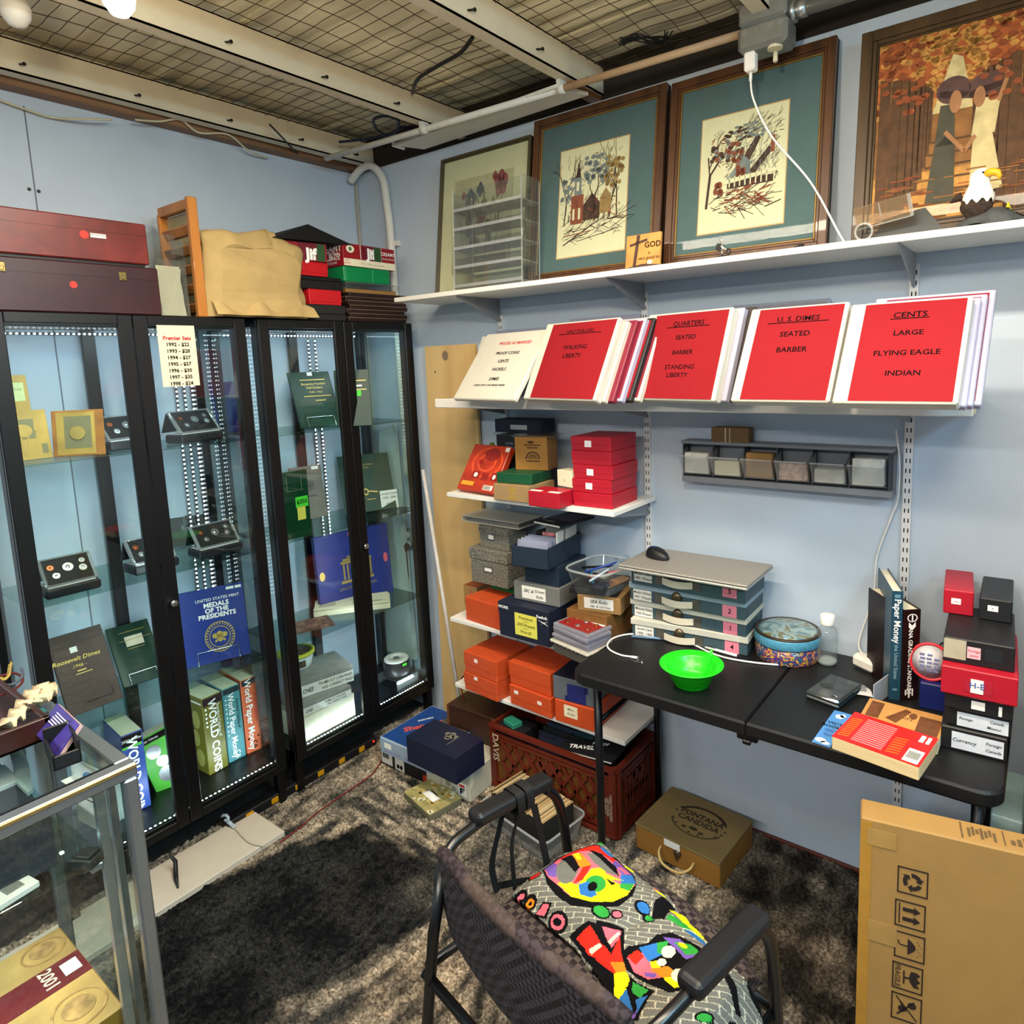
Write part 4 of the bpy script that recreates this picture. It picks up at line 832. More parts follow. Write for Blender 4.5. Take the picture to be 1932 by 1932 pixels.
o, X, Y = artprint('house sketch in a wide slate mount, third framed picture from the left', (1253, 496), (1560, 458), (1262.5, 161), (.215, .755, .155, .765), 2)
rnd = random.Random(23); L_ = []
L_ += [([(.30, .42), (.52, .62), (.60, .56), (.60, .44)], 1), ([(.38, .44), (.66, .78), (.70, .74), (.5, .44)], 0), ([(.56, .46), (.80, .66), (.84, .62), (.66, .46)], 0), (rect(.34, .36, .86, .42), 0), ([(.30, .40), (.9, .44), (.9, .47), (.30, .44)], 4)]
L_ += [(rect(.36+.06*k, .37, .375+.06*k, .46), 4) for k in range(8)]+[(rect(.82, .60, .86, .74), 3)]
L_ += [(s_, 0) for s_ in strokes(rnd, 70, .12, .8, .16, .32, .006, .2, .1)]+[(s_, 3) for s_ in strokes(rnd, 24, .25, .75, .2, .34, .012, .16, .05)]
L_ += [(bar(.10, .22, .13, .50, .03), 0), (bar(.13, .5, .24, .62, .02), 0), (bar(.13, .48, .10, .66, .016), 0), (bar(.24, .62, .46, .76, .014), 0), (bar(.46, .76, .68, .82, .010), 0), (bar(.12, .56, .24, .78, .012), 0), (bar(.24, .78, .5, .86, .01), 0)]
for (x, y, a) in ((.24, .62, .9), (.4, .72, 1.2), (.2, .74, 1.4), (.5, .8, .8), (.62, .8, .9)):
    q = []; tree(rnd, x, y, .05, q, a, .007); L_ += [(s_, 0) for s_ in q]
L_ += [(ell(rnd.uniform(.14, .5), rnd.uniform(.58, .74), .03, .02, 7), rnd.choice((0, 1, 3))) for _ in range(36)]+[(ell(rnd.uniform(.3, .8), rnd.uniform(.74, .88), .03, .012, 7), rnd.choice((0, 1))) for _ in range(30)]+[(ell(.45+.1*rnd.random(), .44+.1*rnd.random(), .03, .03, 8), 3) for _ in range(8)]+[(ell(.2+.08*rnd.random(), .34+.08*rnd.random(), .025, .03, 8), 3) for _ in range(8)]
L_ += [(s_, 0) for s_ in strokes(rnd, 120, .30, .88, .38, .72, .004, .09, .8)]+[(s_, 1) for s_ in strokes(rnd, 80, .45, .92, .44, .80, .004, .10, 1.5)]+[(s_, 0) for s_ in strokes(rnd, 60, .34, .9, .36, .44, .006, .06, 1.55)]+[(s_, 3) for s_ in strokes(rnd, 50, .12, .5, .55, .8, .007, .05)]+[(s_, 0) for s_ in strokes(rnd, 60, .5, .9, .74, .9, .004, .09, .5)]+[(ell(.52+.05*rnd.random(), .46+.06*rnd.random(), .035, .03, 8), 0) for _ in range(4)]
put(o, L_, X, Y, PAL, 'house_sketch')
# 4 painting of a couple in an autumn avenue (a plain generic scene)
o = framed('large autumn avenue painting with two figures, at the right end of the top shelf', (1607, 450), (1990, 409), (1628, 68), .05, wood('brown_frame', '3b2a18', '4f3a22', .45, 2, 20, .1), mat('autumn_ground', 'b06a35', .7, var=.45, scale=7), False)
w, t, h = DIM[o.name]; rnd = random.Random(5); L_ = []
cxx, cy = .50, .52
OCH = [mat('paint_rust', 'a9552a', .7, var=.35, scale=40), mat('paint_amber', 'c98a45', .7, var=.3, scale=40), mat('paint_umber', '5a3821', .7, var=.3, scale=40), mat('paint_pale', 'd2b98a', .7, var=.2, scale=30), mat('paint_dusk', '4a4338', .7, var=.25, scale=30), mat('paint_plum', '5a3b3a', .7, var=.2, scale=30), mat('paint_skin', 'a8714c', .7, var=.15), mat('paint_sienna', '8f5b30', .7, var=.3, scale=30), mat('paint_brick', '8f4423', .7, var=.3, scale=30)]
BG_ = [(rect(.07, .055, .93, .30), 1), (rect(.07, .30, .93, .62), 7), (rect(.07, .60, .93, .945), 0)]
for _ in range(620):
    x, y = rnd.uniform(.08, .92), rnd.uniform(.56, .94); L_.append((ell(x, y, .024, .014, 6), rnd.choice((0, 0, 0, 1, 8) if abs(x-cxx) > .1+.1*rnd.random() else (1, 1, 0))))
for _ in range(90):
    x, y = rnd.uniform(.08, .9), rnd.uniform(.06, .28); L_.append((rect(x, y, x+rnd.uniform(.04, .12), y+.006), rnd.choice((0, 8, 7))))
L_.append(([(.40, .55), (.60, .55), (.54, .78), (.49, .80)], 3))
for k in range(9):
    s_ = .14*1.25**k*.34; a = .5+s_
    for sg in (-1, 1): x = cxx+sg*(.055+s_*1.05); L_.append((rect(x-.006-.003*k, cy-.10-.085*k*.6, x+.006+.003*k, .66+.012*k), 2)) if .08 < x < .92 else None
    L_.append((rect(max(.09, cxx-(.05+s_)), cy-.10-.055*k, min(.91, cxx+(.05+s_)), cy-.092-.055*k), 2)) if cy-.1-.055*k > .1 else None
L_ = [p for p in L_ if p]
L_ += [([(.385, .15), (.53, .15), (.52, .40), (.47, .44), (.42, .40)], 4), ([(.42, .40), (.52, .40), (.51, .58), (.44, .58)], 4), (ell(.515, .585, .03, .05), 6), (ell(.50, .64, .085, .06), 5), (bar(.43, .63, .60, .60, .03), 5), ([(.60, .16), (.76, .18), (.70, .42), (.61, .42)], 3), ([(.60, .42), (.71, .42), (.73, .57), (.62, .58)], 3), (ell(.63, .585, .028, .045), 6), (ell(.66, .635, .085, .05), 5), (bar(.58, .60, .76, .63, .028), 5), (bar(.47, .46, .57, .36, .02), 6), (bar(.57, .36, .62, .42, .02), 6), (bar(.72, .55, .76, .66, .02), 6), (bar(.76, .66, .70, .70, .018), 6), (bar(.64, .42, .72, .4, .012), 2)]
shapes(o, 'front', [(p, i) for i, (p, m) in enumerate(BG_)], [OCH[m] for p, m in BG_], 'painted_ground', .0016, .0002); shapes(o, 'front', L_, OCH, 'painted_scene', .0030, .0002)
mb = MB(); mb.span((-w/2+.04, -.0072, .04), (w/2-.04, -.0068, h-.04)); mb.build('glazing', PICG, o)
# ---- small things on the top shelf
r_ = slab('acrylic_rack', 'clear acrylic five tier leaflet rack in front of the floral print', 'leaflet rack', Z1, tuple(at(857, 538, y=-.275)), tuple(at(985, 522, y=-.275)), (849, 362), .002, CLEAR, 3)
w, t, h = DIM[r_.name]; D_ = .11
mb = MB(); mb.span((w/2-.002, 0, 0), (w/2+.001, D_, h*1.02)); mb.build('side_panel', CLEAR, r_); mb = MB(); mb.span((-w/2, 0, 0), (-w/2+.003, D_, h*.98)); mb.build('side_panel', CLEAR, r_)
EDGE = glass('bright_acrylic_edge', 'ffffff', .05, 1.5, 1.45, .2, 'e8ecec')
for k in range(5):
    zz = h*(.03+.19*k)
    mb = MB(); mb.span((-w/2, -.004, zz), (w/2, .0, zz+.012)); mb.span((-w/2, 0, zz), (w/2, D_, zz+.003)); mb.build('tier_lip', EDGE, r_)
mb = MB()
for x in (-w/2, w/2-.002): mb.span((x, -.003, 0), (x+.004, .001, h)); mb.span((x, D_-.002, 0), (x+.004, D_+.001, h))
mb.build('polished_edge', EDGE, r_)
o = slab('sunset_card', 'small sunset card with a cross and lettering, between two framed prints', 'card', Z1, tuple(at(1179, 503, y=-.24)), tuple(at(1244, 496, y=-.24)), (1184, 446), .012, mat('sunset_orange', 'c98a42', .5, var=.35, scale=10), 8); w, t, h = DIM[o.name]
shapes(o, 'front', [bar(.27, .08, .36, .98, .09), bar(.12, .70, .62, .82, .07), [(.0, .0), (1, .0), (1, .08), (.5, .14), (0, .06)]], SKB, 'cross'); write(o, 'front', 'GOD', .78, .66, h*.23, INK, bold=.5)
for i, s_ in enumerate(('is', 'very good to', 'you')): write(o, 'front', s_, .68, .44-.14*i, h*.13, INK, shear=.2)
shapes(o, 'front', [ell(.72, .17, .08, .06)], mat('pale_sun', 'f2deb0', .5), 'sun')
p = top_at(1362, 478, -0.24); r_ = empty('clip_figure', 'small wire and clip desk figure in front of the house print', 'figurine', p)
mb = MB(); mb.span((-.016, -.01, 0), (.018, .01, .004)); mb.span((-.014, -.004, .004), (.014, .004, .012)); mb.build('base', BLACKM, r_)
mb = MB(); mb.tube([(0, 0, .01), (.002, 0, .035), (-.003, 0, .058)], .003, 6); mb.tube([(-.02, 0, .03), (0, 0, .04), (.018, 0, .026)], .0022, 6); mb.lathe([(0, .054), (.005, .057), (.0055, .062), (0, .067)], 10); mb.build('wire_body', CHROME, r_)
mb = MB(); mb.box((-.022, 0, .034), (.018, .004, .022), .001, 0, Matrix.Rotation(.3, 4, 'Y')); mb.build('shield', BLACKM, r_); mb = MB(); mb.tube([(.022+.006*math.cos(a), 0, .022+.009*math.sin(a)) for a in [i*PI/6 for i in range(12)]], .0025, 6, 0, True); mb.build('ring', BLACKM, r_)
p = top_at(1509, 466, -0.24); mb = MB(); mb.span((-.013, -.008, 0), (.012, .008, .012), .002); mb.span((-.004, -.006, .012), (.012, .006, .016), .001); o = mb.build('black_clip', BLACKP); o.location = p; tag(o, 'tiny black clip lying below the house print', 'clip')
# magnifier visor
a_, b_ = top_at(1643, 448, -0.22), top_at(1786, 430, -0.22); r_ = empty('magnifier_visor', 'dark magnifier visor with clear lens plate and extra round lens on the top shelf', 'magnifier visor', (a_+b_)/2, math.atan2(b_.y-a_.y, b_.x-a_.x))
vw = (b_-a_).length; DKP = mat('dark_slate_plastic', '23282b', .4, var=.08)
mb = MB(); mb.add([(-vw/2, -.0, 0), (vw/2, 0, 0), (vw/2-.01, .09, 0), (-vw/2+.02, .09, 0), (-vw/2+.03, .015, .06), (vw/2-.055, .02, .078), (vw/2-.06, .08, .07), (-vw/2+.03, .08, .06)], [[3, 2, 1, 0], [0, 1, 5, 4], [1, 2, 6, 5], [2, 3, 7, 6], [3, 0, 4, 7], [4, 5, 6, 7]]); mb.build('visor_shell', DKP, r_)
M = Matrix.Translation((-vw/2-.03, -.03, .035)) @ Matrix.Rotation(math.radians(-8), 4, 'Y') @ Matrix.Rotation(math.radians(24), 4, 'X')
mb = MB(); mb.span((0, 0, 0), (vw*.76, .004, .058), .002, 0, M); mb.build('lens_plate', glass('amber_tint_plastic', 'e9ddca', .02, 2.2, 1.5, .12, 'd9c3a5'), r_)
mb = MB(); mb.span((vw*.34, -.001, .02), (vw*.36, .005, .055), 0, 0, M); mb.span((vw*.72, -.001, .0), (vw*.77, .005, .058), 0, 0, M); mb.span((0, -.001, -.003), (vw*.76, .005, .0), 0, 0, M); mb.build('plate_edge', EDGE, r_)
M = Matrix.Translation((-vw/2-.012, -.035, .026)) @ Matrix.Rotation(PI/2+.15, 4, 'X')
mb = MB(); mb.tube([M @ Vector((.022*math.cos(i*PI/12), .022*math.sin(i*PI/12), 0)) for i in range(24)], .0032, 8, 0, True); mb.build('lens_ring', CLEAR if 0 else EDGE, r_)
mb = MB(); mb.disc((0, 0, 0), .021, .002, 20, 0, M); mb.build('lens', glass('round_lens', 'eef2f0', .0, 2.5), r_)
# eagle figurine on its rock
p = top_at(1868, 412, -0.25); r_ = empty('eagle_figurine', 'bald eagle bust figurine on a grey rock at the right end of the top shelf', 'figurine', (p.x, p.y, Z1))
ROCK = mat('slate_rock', '3f4344', .8, var=.3, scale=40, bump=.6, bscale=60)
def rock(u, v):
    a = 2*PI*u; r = (1-v)**.55; n_ = 1+.25*noise.noise(Vector((math.cos(a)*2, math.sin(a)*2, v*3)))
    return (.075*r*n_*math.cos(a), .038*r*n_*math.sin(a), .004+.042*v**.8+(.006*noise.noise(Vector((a*2, v*9, 1))) if v < 1 else 0))
mb = MB(); mb.sheet(rock, 30, 9); mb.build('rock', ROCK, r_)
BRF = mat('brown_feathers', '2f2118', .8, var=.5, scale=90, bump=.8, bscale=140); WHF = mat('white_feathers', 'e6e2d6', .8, var=.06, bump=.5, bscale=120); BEAK = mat('yellow_beak', 'd9a516', .4)
E0 = Vector((-.028, -.005, .02))
def body(u, v):
    a = 2*PI*u; prof = [(.020, 0), (.031, .02), (.033, .035), (.028, .05)]; k = v*3; i = min(int(k), 2); f = k-i
    r = prof[i][0]*(1-f)+prof[i+1][0]*f; z = prof[i][1]*(1-f)+prof[i+1][1]*f; r *= 1+.10*math.sin(a*7+v*9)*v
    return E0+Vector((r*1.1*math.cos(a)-.004*v, r*.8*math.sin(a), z))
mb = MB(); mb.sheet(body, 36, 14); mb.build('brown_body', BRF, r_)
mb = MB()
mb.tube([E0+Vector(q) for q in ((-.036, 0, .062), (-.05, .002, .058), (-.062, .004, .05))], [.012, .008, .002], 8); mb.build('wing_tip', BRF, r_)
def head(u, v):
    a = 2*PI*u; prof = [(.034, .042), (.036, .052), (.029, .072), (.022, .088), (.0235, .100), (.021, .112), (.012, .121), (.0, .124)]; k = v*7; i = min(int(k), 6); f = k-i
    r = prof[i][0]*(1-f)+prof[i+1][0]*f; z = prof[i][1]*(1-f)+prof[i+1][1]*f
    if z < .06: z += .006*math.sin(a*9)
    return E0+Vector((r*math.cos(a)+.004*(z-.04)/.08, r*.82*math.sin(a), z))
mb = MB(); mb.sheet(head, 40, 28); mb.build('white_head', WHF, r_)
mb = MB(); mb.tube([E0+Vector(q) for q in ((.016, -.008, .106), (.030, -.014, .108), (.041, -.017, .104), (.046, -.018, .094), (.044, -.018, .086))], [.0105, .010, .0085, .005, .001], 10); mb.build('beak', BEAK, r_)
mb = MB(); mb.lathe([(0, -.003), (.003, 0), (0, .003)], 8, E0+Vector((.010, -.0185, .110))); mb.build('eye', INK, r_)
p = top_at(1892, 405, -0.22); r_ = empty('rock_ornament', 'small grey rock ornament with a yellow tip beside the eagle', 'ornament', (p.x+.01, p.y+.01, Z1))
mb = MB(); mb.sheet(lambda u, v: (lambda q: (q[0]*.55, q[1]*.7, q[2]*.8))(rock(u, v)), 24, 8); mb.build('rock', ROCK, r_); mb = MB(); mb.lathe([(.008, .03), (.007, .042), (0, .062)], 8); mb.build('yellow_tip', mat('bright_yellow', 'e6cf1f', .4), r_)
# ---- binders on the lipped shelf
BW = mat('white_vinyl', 'c6c2b4', .4, var=.03, bump=.06, bscale=60); REDP = mat('red_cover_sheet', '881820', .75, var=.05, scale=5, spec=.12); PLUMP = mat('plum_sheet', '7a1a30', .5, var=.05); LAV = mat('lavender_sleeve', 'a7a6bc', .3, var=.04)
CLB = glass('clear_sleeve', 'eceff4', .05, 1.6, 1.45, .3, 'c9cbd6')
def binder(label, L, R_, T, cov, u0, u1, lines, th=.035, m=None, tilt='auto', v0=.015, v1=.975):
    o = slab('binder', label, 'binder', Z2, L, R_, T, th, m or BW, tilt, None, bev=.004); w, t, h = DIM[o.name]
    if cov: sticker(o, 'front', (u0+u1)/2, (v0+v1)/2, u1-u0, v1-v0, cov, name='cover_sheet', off=.0004)
    for (s_, u, v, k, *ex) in lines: write(o, 'front', s_, u, v, h*k, ex[0] if ex else INK, bold=.8, sx=1.12)
    mb = MB(); mb.span((w/2-.0015, .003, .004), (w/2+.0005, t-.003, h-.004)); mb.build('page_edges', mat('page_edge_white', 'c9c5ba', .7, var=.2, scale=200, stretch=(1, 1, .02)), o)
    return o
def under(o, u, v, wd, m=INK): shapes(o, 'front', [rect(u-wd/2, v-.004, u+wd/2, v+.004)], m, 'underline', .0013)
back = slab('binder', 'white priced as marked binder showing only its top edge at the left', 'binder', Z2, (.905, -.215, 0), (1.165, -.205, 0), .285, .03, BW, 28); write(back, 'front', 'PRICED AS MARKED', .58, .93, .014, REDINK, bold=.5)
o = binder('white binder lettered with proof coins, leftmost on the lipped shelf', (854, 752), (969.5, 755), (921, 630), None, 0, 1, [('PRICED AS MARKED', .57, .82, .06, REDINK), ('PROOF COINS', .53, .67, .06), ('CENTS', .53, .55, .06), ('NICKELS', .53, .43, .06), ('DIMES', .53, .29, .06), ('LARGE CENTS AND MORE INSIDE', .5, .20, .035)], .02)
o = binder('red half dollars binder for walking liberty coins', (986, 752), (1121, 756), (1031.6, 611), REDP, .11, .975, [('HALF DOLLARS', .53, .86, .06), ('WALKING', .53, .655, .078), ('LIBERTY', .52, .545, .078)]); under(o, .53, .83, .58)
for k in range(5):
    w, t, h = DIM[o.name]; c = slab('binder', ('first', 'second', 'third', 'fourth', 'fifth')[k]+' leaning binder edge behind the red half dollars binder', 'binder', Z2, (0, 0, 0), (w, 0, 0), h*(.97, .98, 1.0, 1.0, 1.02)[k], .022, (BW, PLUMP, LAV, BLACKC, BW)[k], 0, 'binders stacked behind the half dollars binder', bev=.003)
    c.matrix_world = o.matrix_world @ Matrix.Translation((.010+.0195*k, .0365+.0225*k, 0)); c.location.z = Z2+.022*.25+.004
    sticker(c, 'front', .5, .5, .95, .93, (REDP, PLUMP, PLUMP, REDP, PLUMP)[k], name='cover_sheet')
o = slab('folder', 'pale lavender folder standing behind the half dollars binders', 'folder', Z2, (1.33, -.03, 0), (1.66, -.03, 0), .315, .008, LAV, 2)
o = slab('folder', 'grey folder standing against the wall behind the white binders', 'folder', Z2, (.93, -.03, 0), (1.22, -.03, 0), .29, .008, LAV, 2)
# jar of wooden sticks
p = at(1181, 758, z=Z2); p.y = -.235; p.x = 1.575
r_ = empty('stick_jar', 'glass jar of flat wooden sticks between two red binders', 'jar', (p.x, -.215, Z2))
mb = MB(); mb.lathe([(.024, .001), (.028, .005), (.028, .07), (.024, .08), (.024, .092), (.022, .092), (.022, .08), (.026, .068), (.026, .006), (0, .004)], 20); mb.build('jar_glass', CLEAR, r_)
mb = MB(); mb.lathe([(.024, .006), (.0245, .04), (0, .044)], 16); mb.build('coins_inside', mat('brassy_bits', '7a6a3a', .35, .6, var=.5, scale=90), r_)
for k in range(6):
    rnd = random.Random(k); mb = MB(); mb.beam((rnd.uniform(-.012, .012), rnd.uniform(-.012, .012), .045), (rnd.uniform(-.022, .022), rnd.uniform(-.015, .02), rnd.uniform(.125, .15)), .008, .0018, .0005); mb.build('wooden_stick', mat('pale_stick_wood', 'c2a06a', .7), r_)
o = binder('red quarters binder lettered seated barber standing liberty', (1189.5, 753), (1347, 757), (1224, 594), REDP, .115, .965, [('QUARTERS', .53, .855, .075), ('SEATED', .53, .70, .07), ('BARBER', .53, .53, .07), ('STANDING', .53, .365, .07), ('LIBERTY', .52, .275, .07)]); under(o, .53, .82, .5)
for k in range(2):
    w, t, h = DIM[o.name]; c = slab('binder', ('clear sleeved', 'dark brown')[k]+' binder edge behind the red quarters binder', 'binder', Z2, (0, 0, 0), (w, 0, 0), h*(1.0, 1.0)[k], .024, (LAV, mat('dark_brown_vinyl', '2d2220', .5))[k], 0, None, bev=.003)
    c.matrix_world = o.matrix_world @ Matrix.Translation((.016+.024*k, .0365+.025*k, 0)); c.location.z = Z2+.010
o = slab('folder', 'violet folder peeking above the red quarters binder', 'folder', Z2, (1.72, -.045, 0), (2.03, -.045, 0), .285, .012, mat('violet_card', '4b4690', .5), 3)
o = binder('red dimes binder lettered seated barber', (1377, 756), (1564, 758.5), (1419, 583), REDP, .105, .965, [('U. S. DIMES', .53, .85, .075), ('SEATED', .53, .69, .075), ('BARBER', .53, .525, .075)]); under(o, .53, .815, .62)
w, t, h = DIM[o.name]; c = slab('binder', 'plum binder in a clear sleeve rising behind the red dimes binder', 'binder', Z2, (2.05, -.10, 0), (2.37, -.09, 0), .315, .02, LAV, 8); sticker(c, 'front', .52, .5, .9, .94, PLUMP, name='cover_sheet'); sticker(c, 'front', .5, .5, .99, .99, CLB, name='sleeve', off=.002)
o = binder('red cents binder for large cents, flying eagle and indian', (1569, 759), (1806, 761.5), (1608, 574), REDP, .135, .965, [('CENTS', .53, .845, .078), ('LARGE', .54, .665, .07), ('FLYING EAGLE', .55, .47, .07), ('INDIAN', .55, .275, .07)]); under(o, .53, .81, .32)
for k, (dx, dy, hh, lab) in enumerate(((.012, .040, 1.02, 'first'), (.022, .066, 1.055, 'second'), (.036, .092, 1.10, 'third'))):
    w, t, h = DIM[o.name]; c = slab('binder', lab+' clear sleeved red binder behind the cents binder at the shelf end', 'binder', Z2, (0, 0, 0), (w, 0, 0), h*hh, .022, LAV, 0, None, bev=.003)
    c.matrix_world = o.matrix_world @ Matrix.Translation((dx, dy, 0)); c.location.z = Z2+.010; sticker(c, 'front', .53, .5, .85, .94, PLUMP, name='cover_sheet')
# ---- tip-out bin rack on the wall, brown box on it, hanging white cord
a_, b_, c_ = at(1284, 900, y=-.10), at(1692, 912, y=-.10), at(1290, 822, y=-.05)
r_ = empty('bin_rack', 'grey wall rack with six clear tip-out bins of white supplies', 'bin rack', (at(1290, 820, y=-.03).x+.02, 0, at(1500, 905, y=-.03).z))
x0, x1 = 0, at(1695, 850, y=-.05).x-r_.location.x-.02; bw = x1/6; RKM = mat('rack_grey', '7d8086', .5, var=.06)
mb = MB(); mb.span((-.01, -.016, -.012), (x1+.01, -.002, .125), .002); mb.span((-.01, -.075, .113), (x1+.01, -.01, .125), .002); mb.span((-.01, -.07, -.03), (x1+.01, -.002, -.008), .002); mb.build('rack_body', RKM, r_)
for k in range(7): mb = MB(); mb.span((k*bw-.003, -.075, -.005), (k*bw+.001, -.014, .113)); mb.build('divider', mat('rack_dark', '3a3d44', .4), r_)
SUP = mat('white_supplies', 'd6d3ca', .7, var=.1, scale=40)
for k in range(6):
    q = MB(); a0, a1 = k*bw+.004, (k+1)*bw-.006
    yb, yt = -.085, -.125
    q.add([(a0, -.03, .004), (a1, -.03, .004), (a1, yb, .004), (a0, yb, .004), (a0, yt, .075), (a1, yt, .075), (a1, -.05, .10), (a0, -.05, .10)], [[0, 1, 2, 3], [3, 2, 5, 4], [0, 3, 4, 7], [1, 6, 5, 2]])
    bn = q.build('bin', glass('bin_plastic', 'eceff0', .03, 2.4, 1.5, .16, 'd4d8da'), r_)
    q = MB(); q.beam((a0, yt, .075), (a1, yt, .075), .004, .005); q.build('bin_rim', EDGE, bn)
    hh = (.075, .05, .085, .055, .045, .085)[k]; q = MB(); M = Matrix.Rotation(math.radians(-18), 4, 'X'); q.box(((a0+a1)/2, -.055, .008+hh/2), (bw-.022, .045, hh), .003, 0, Matrix.Translation((0, -.012, 0)))
    q.build('supplies', (SUP, CREAM, KRAFT, mat('pink_white_bits', 'c9a79a', .7, var=.4, scale=60), SUP, SUP)[k], bn)
a_ = at(1345, 818, y=-.06); o = slab('brown_carton', 'small brown carton tied with string on top of the bin rack', 'box', r_.location.z+.125, (a_.x, -.075, 0), (at(1415, 818, y=-.06).x, -.075, 0), .052, .05, mat('dark_kraft', '6b5233', .8))
shapes(o, 'front', [rect(.38, 0, .40, 1), rect(.50, 0, .515, 1)], CREAM, 'string', .0012)
q = [at(1690, 812, y=-.014), at(1697, 870, y=-.02), at(1694, 940, y=-.02), at(1680, 980, y=-.015), at(1655, 1050, y=-.013), at(1650, 1110, y=-.013), at(1640, 1150, y=-.013), at(1620, 1218, y=-.016), at(1640, 1240, y=-.05), at(1652, 1252, z=.745)]
cable('hanging_cable', 'thin white cord hanging down the wall from the binder shelf to the table', q, .0028, WHITE)
# plywood board and thin pole between cabinet and shelves
a_, b_, c_, d_ = at(786, 655, y=-.05), at(899, 650, y=-.045), at(905, 830, y=-.045), at(850, 1300, y=-.2)
PLY = wood('birch_plywood', 'c4a066', 'd2b27a', .6, 2, 10, .05)
o = slab('plywood_board', 'tall pale plywood board leaning behind the left ends of the shelves', 'board', FZ+.001, (.475, -.052, 0), (.80, -.046, 0), at(786, 655, y=-.05).z-FZ, .018, PLY, .6); w, t, h = DIM[o.name]
shapes(o, 'front', [ell(.42, .975, .06, .012)], mat('grey_smudge', '7d6a58', .7), 'grey_stain'); shapes(o, 'front', [ell(.2, .935, .01, .003, 8)], INK, 'nail_hole')
p0, p1 = at(862, 1290, y=-.30), at(800, 900, y=-.09)
mb = MB(); mb.tube([Vector((.742, -.166, FZ+.002)), Vector((.470, -.088, 1.26))], .009, 10); tag(mb.build('white_pole', mat('white_metal_pole', 'c9c5c0', .4)), 'thin white pole leaning beside the plywood board', 'pole')
mb = MB(); mb.tube(spline([(.86, -.2, .28), (.83, -.23, .34), (.80, -.24, .30), (.82, -.24, .22)], 8), .003, 6); tag(mb.build('red_wire_loop', mat('red_wire', '6b1717', .5)), 'short dark red wire loop beside the lowest shelf', 'wire')
# ================================================================== boxes on the short shelves
RB = mat('crimson_coin_box', 'a81327', .42, var=.07, scale=14); OB = mat('orange_coin_box', 'c24a20', .5, var=.06, scale=14); STK = mat('small_white_sticker', 'efe6e4', .7, var=.02)
MARB = mat('grey_marbled_paper', '6f6c62', .7, var=.75, scale=150); LBLP = mat('label_paper', 'e8e4da', .8, var=.02)
def scrawl(root, fc, u, v, w, h, lines, m=INK, fr=.9):
    """handwritten-looking lines inside a label area (face fractions)"""
    M_, (a, b) = face(root, fc); n = len(lines)
    for i, s_ in enumerate(lines):
        hh = h*b/n*.72; k = max(len(s_), 1)*.55*hh; sx = min(1.3, fr*w*a/k)
        write(root, fc, s_, u, v+h*(.5-(i+.5)/n), hh, m, 0, .2, .22, .0016, sx=sx)
# ---- shelf with the five red boxes
o = slab('game_box', 'orange printed square box leaning at the left end of the red box shelf', 'box', Z3, (861, 921), (929, 932), (896, 837), .03, mat('orange_print', 'b3341a', .35, var=.35, scale=12), 'auto', bev=.003); w, t, h = DIM[o.name]
shapes(o, 'front', [(ell(.62, .8, .2, .14), 1)]+[(p, 0) for p in ring(.55, .62, .4, .33, .9, 24)]+[(p, 0) for p in ring(.55, .62, .24, .2, .85, 20)]+[(ell(.38, .62, .06, .05), 1), (rect(.28, .26, .48, .42), 1), (rect(.55, .24, .73, .40), 1), (rect(.8, .26, .97, .42), 1), (ell(.38, .34, .05, .05), 2), (ell(.88, .33, .04, .05), 2), (rect(.08, .10, .42, .19), 3), (rect(.70, .05, .95, .15), 2), (rect(.90, .88, 1.0, .97), 2)], [mat('orange_bright', 'd9532a', .35), mat('deep_red_print', '8f1d14', .35), LBLP, mat('amber_print', 'd99a2a', .4)], 'printed_shapes')
shapes(o, 'front', [rect(.72+.03*k, .06, .735+.03*k, .14) for k in range(6)], INK, 'barcode', .0018)
o = slab('carton', 'tan carton with faded yellow stamp at the front of the red box shelf', 'box', Z3, (932, 942), (998, 950), (929, 912), .17, mat('tan_card', '9a7d55', .75, var=.06)); w, t, h = DIM[o.name]; zt = Z3+h
for i, s_ in enumerate(('KEEP', 'DRY', 'BOX')): write(o, 'front', s_, .55, .78-.27*i, h*.26, mat('yellow_stamp', 'b99a2c', .8), bold=1)
x_ = tuple(at(937, 911, z=zt)); y_ = tuple(at(1003, 916, z=zt))
g_ = slab('coin_box', 'dark green flat box on the tan carton', 'box', zt, x_, y_, (937, 891), .15, GREEN, bev=.003); zg = zt+DIM[g_.name][2]; shapes(g_, 'right', [rect(.1*k, .05, .1*k+.012, .95) for k in range(1, 4)], BLACKC, 'ridges')
o = slab('wooden_box', 'golden brown wooden box with a stamped arch on the green box', 'box', zg, (973, 886), (1034, 888), (973, 824), .10, wood('golden_card', '8f6327', '9b6d2e', .6, 0, 8)); w, t, h = DIM[o.name]
shapes(o, 'front', ring(.55, .34, .22, .22, .82, 18, 0, 180)+ring(.55, .34, .13, .13, .75, 14, 0, 180)+ring(.55, .34, .06, .07, .6, 10, 0, 180)+[rect(.35, .26, .75, .29), rect(.3, .74, .8, .77), rect(.38, .66, .72, .69), ell(.5, .84, .1, .04)], mat('burnt_ink', '3b2510', .8), 'stamped_arch')
mb = MB(); mb.span((-w/2-.012, -.006, h), (w/2+.035, .11, h+.006)); tag(mb.build('plastic_sheet', CLEAR), 'clear plastic sheet lying on the golden brown wooden box', 'plastic sheet').matrix_world = o.matrix_world.copy()
o = slab('coin_box', 'small red box with white tabs at the front edge of the red box shelf', 'box', Z3, (997, 954), (1055, 961.5), (998, 925), .10, RB, bev=.003); w, t, h = DIM[o.name]; zr = Z3+h
for u in (.22, .82): sticker(o, 'top', u, .12, .36, .22, LBLP, name='white_tab')
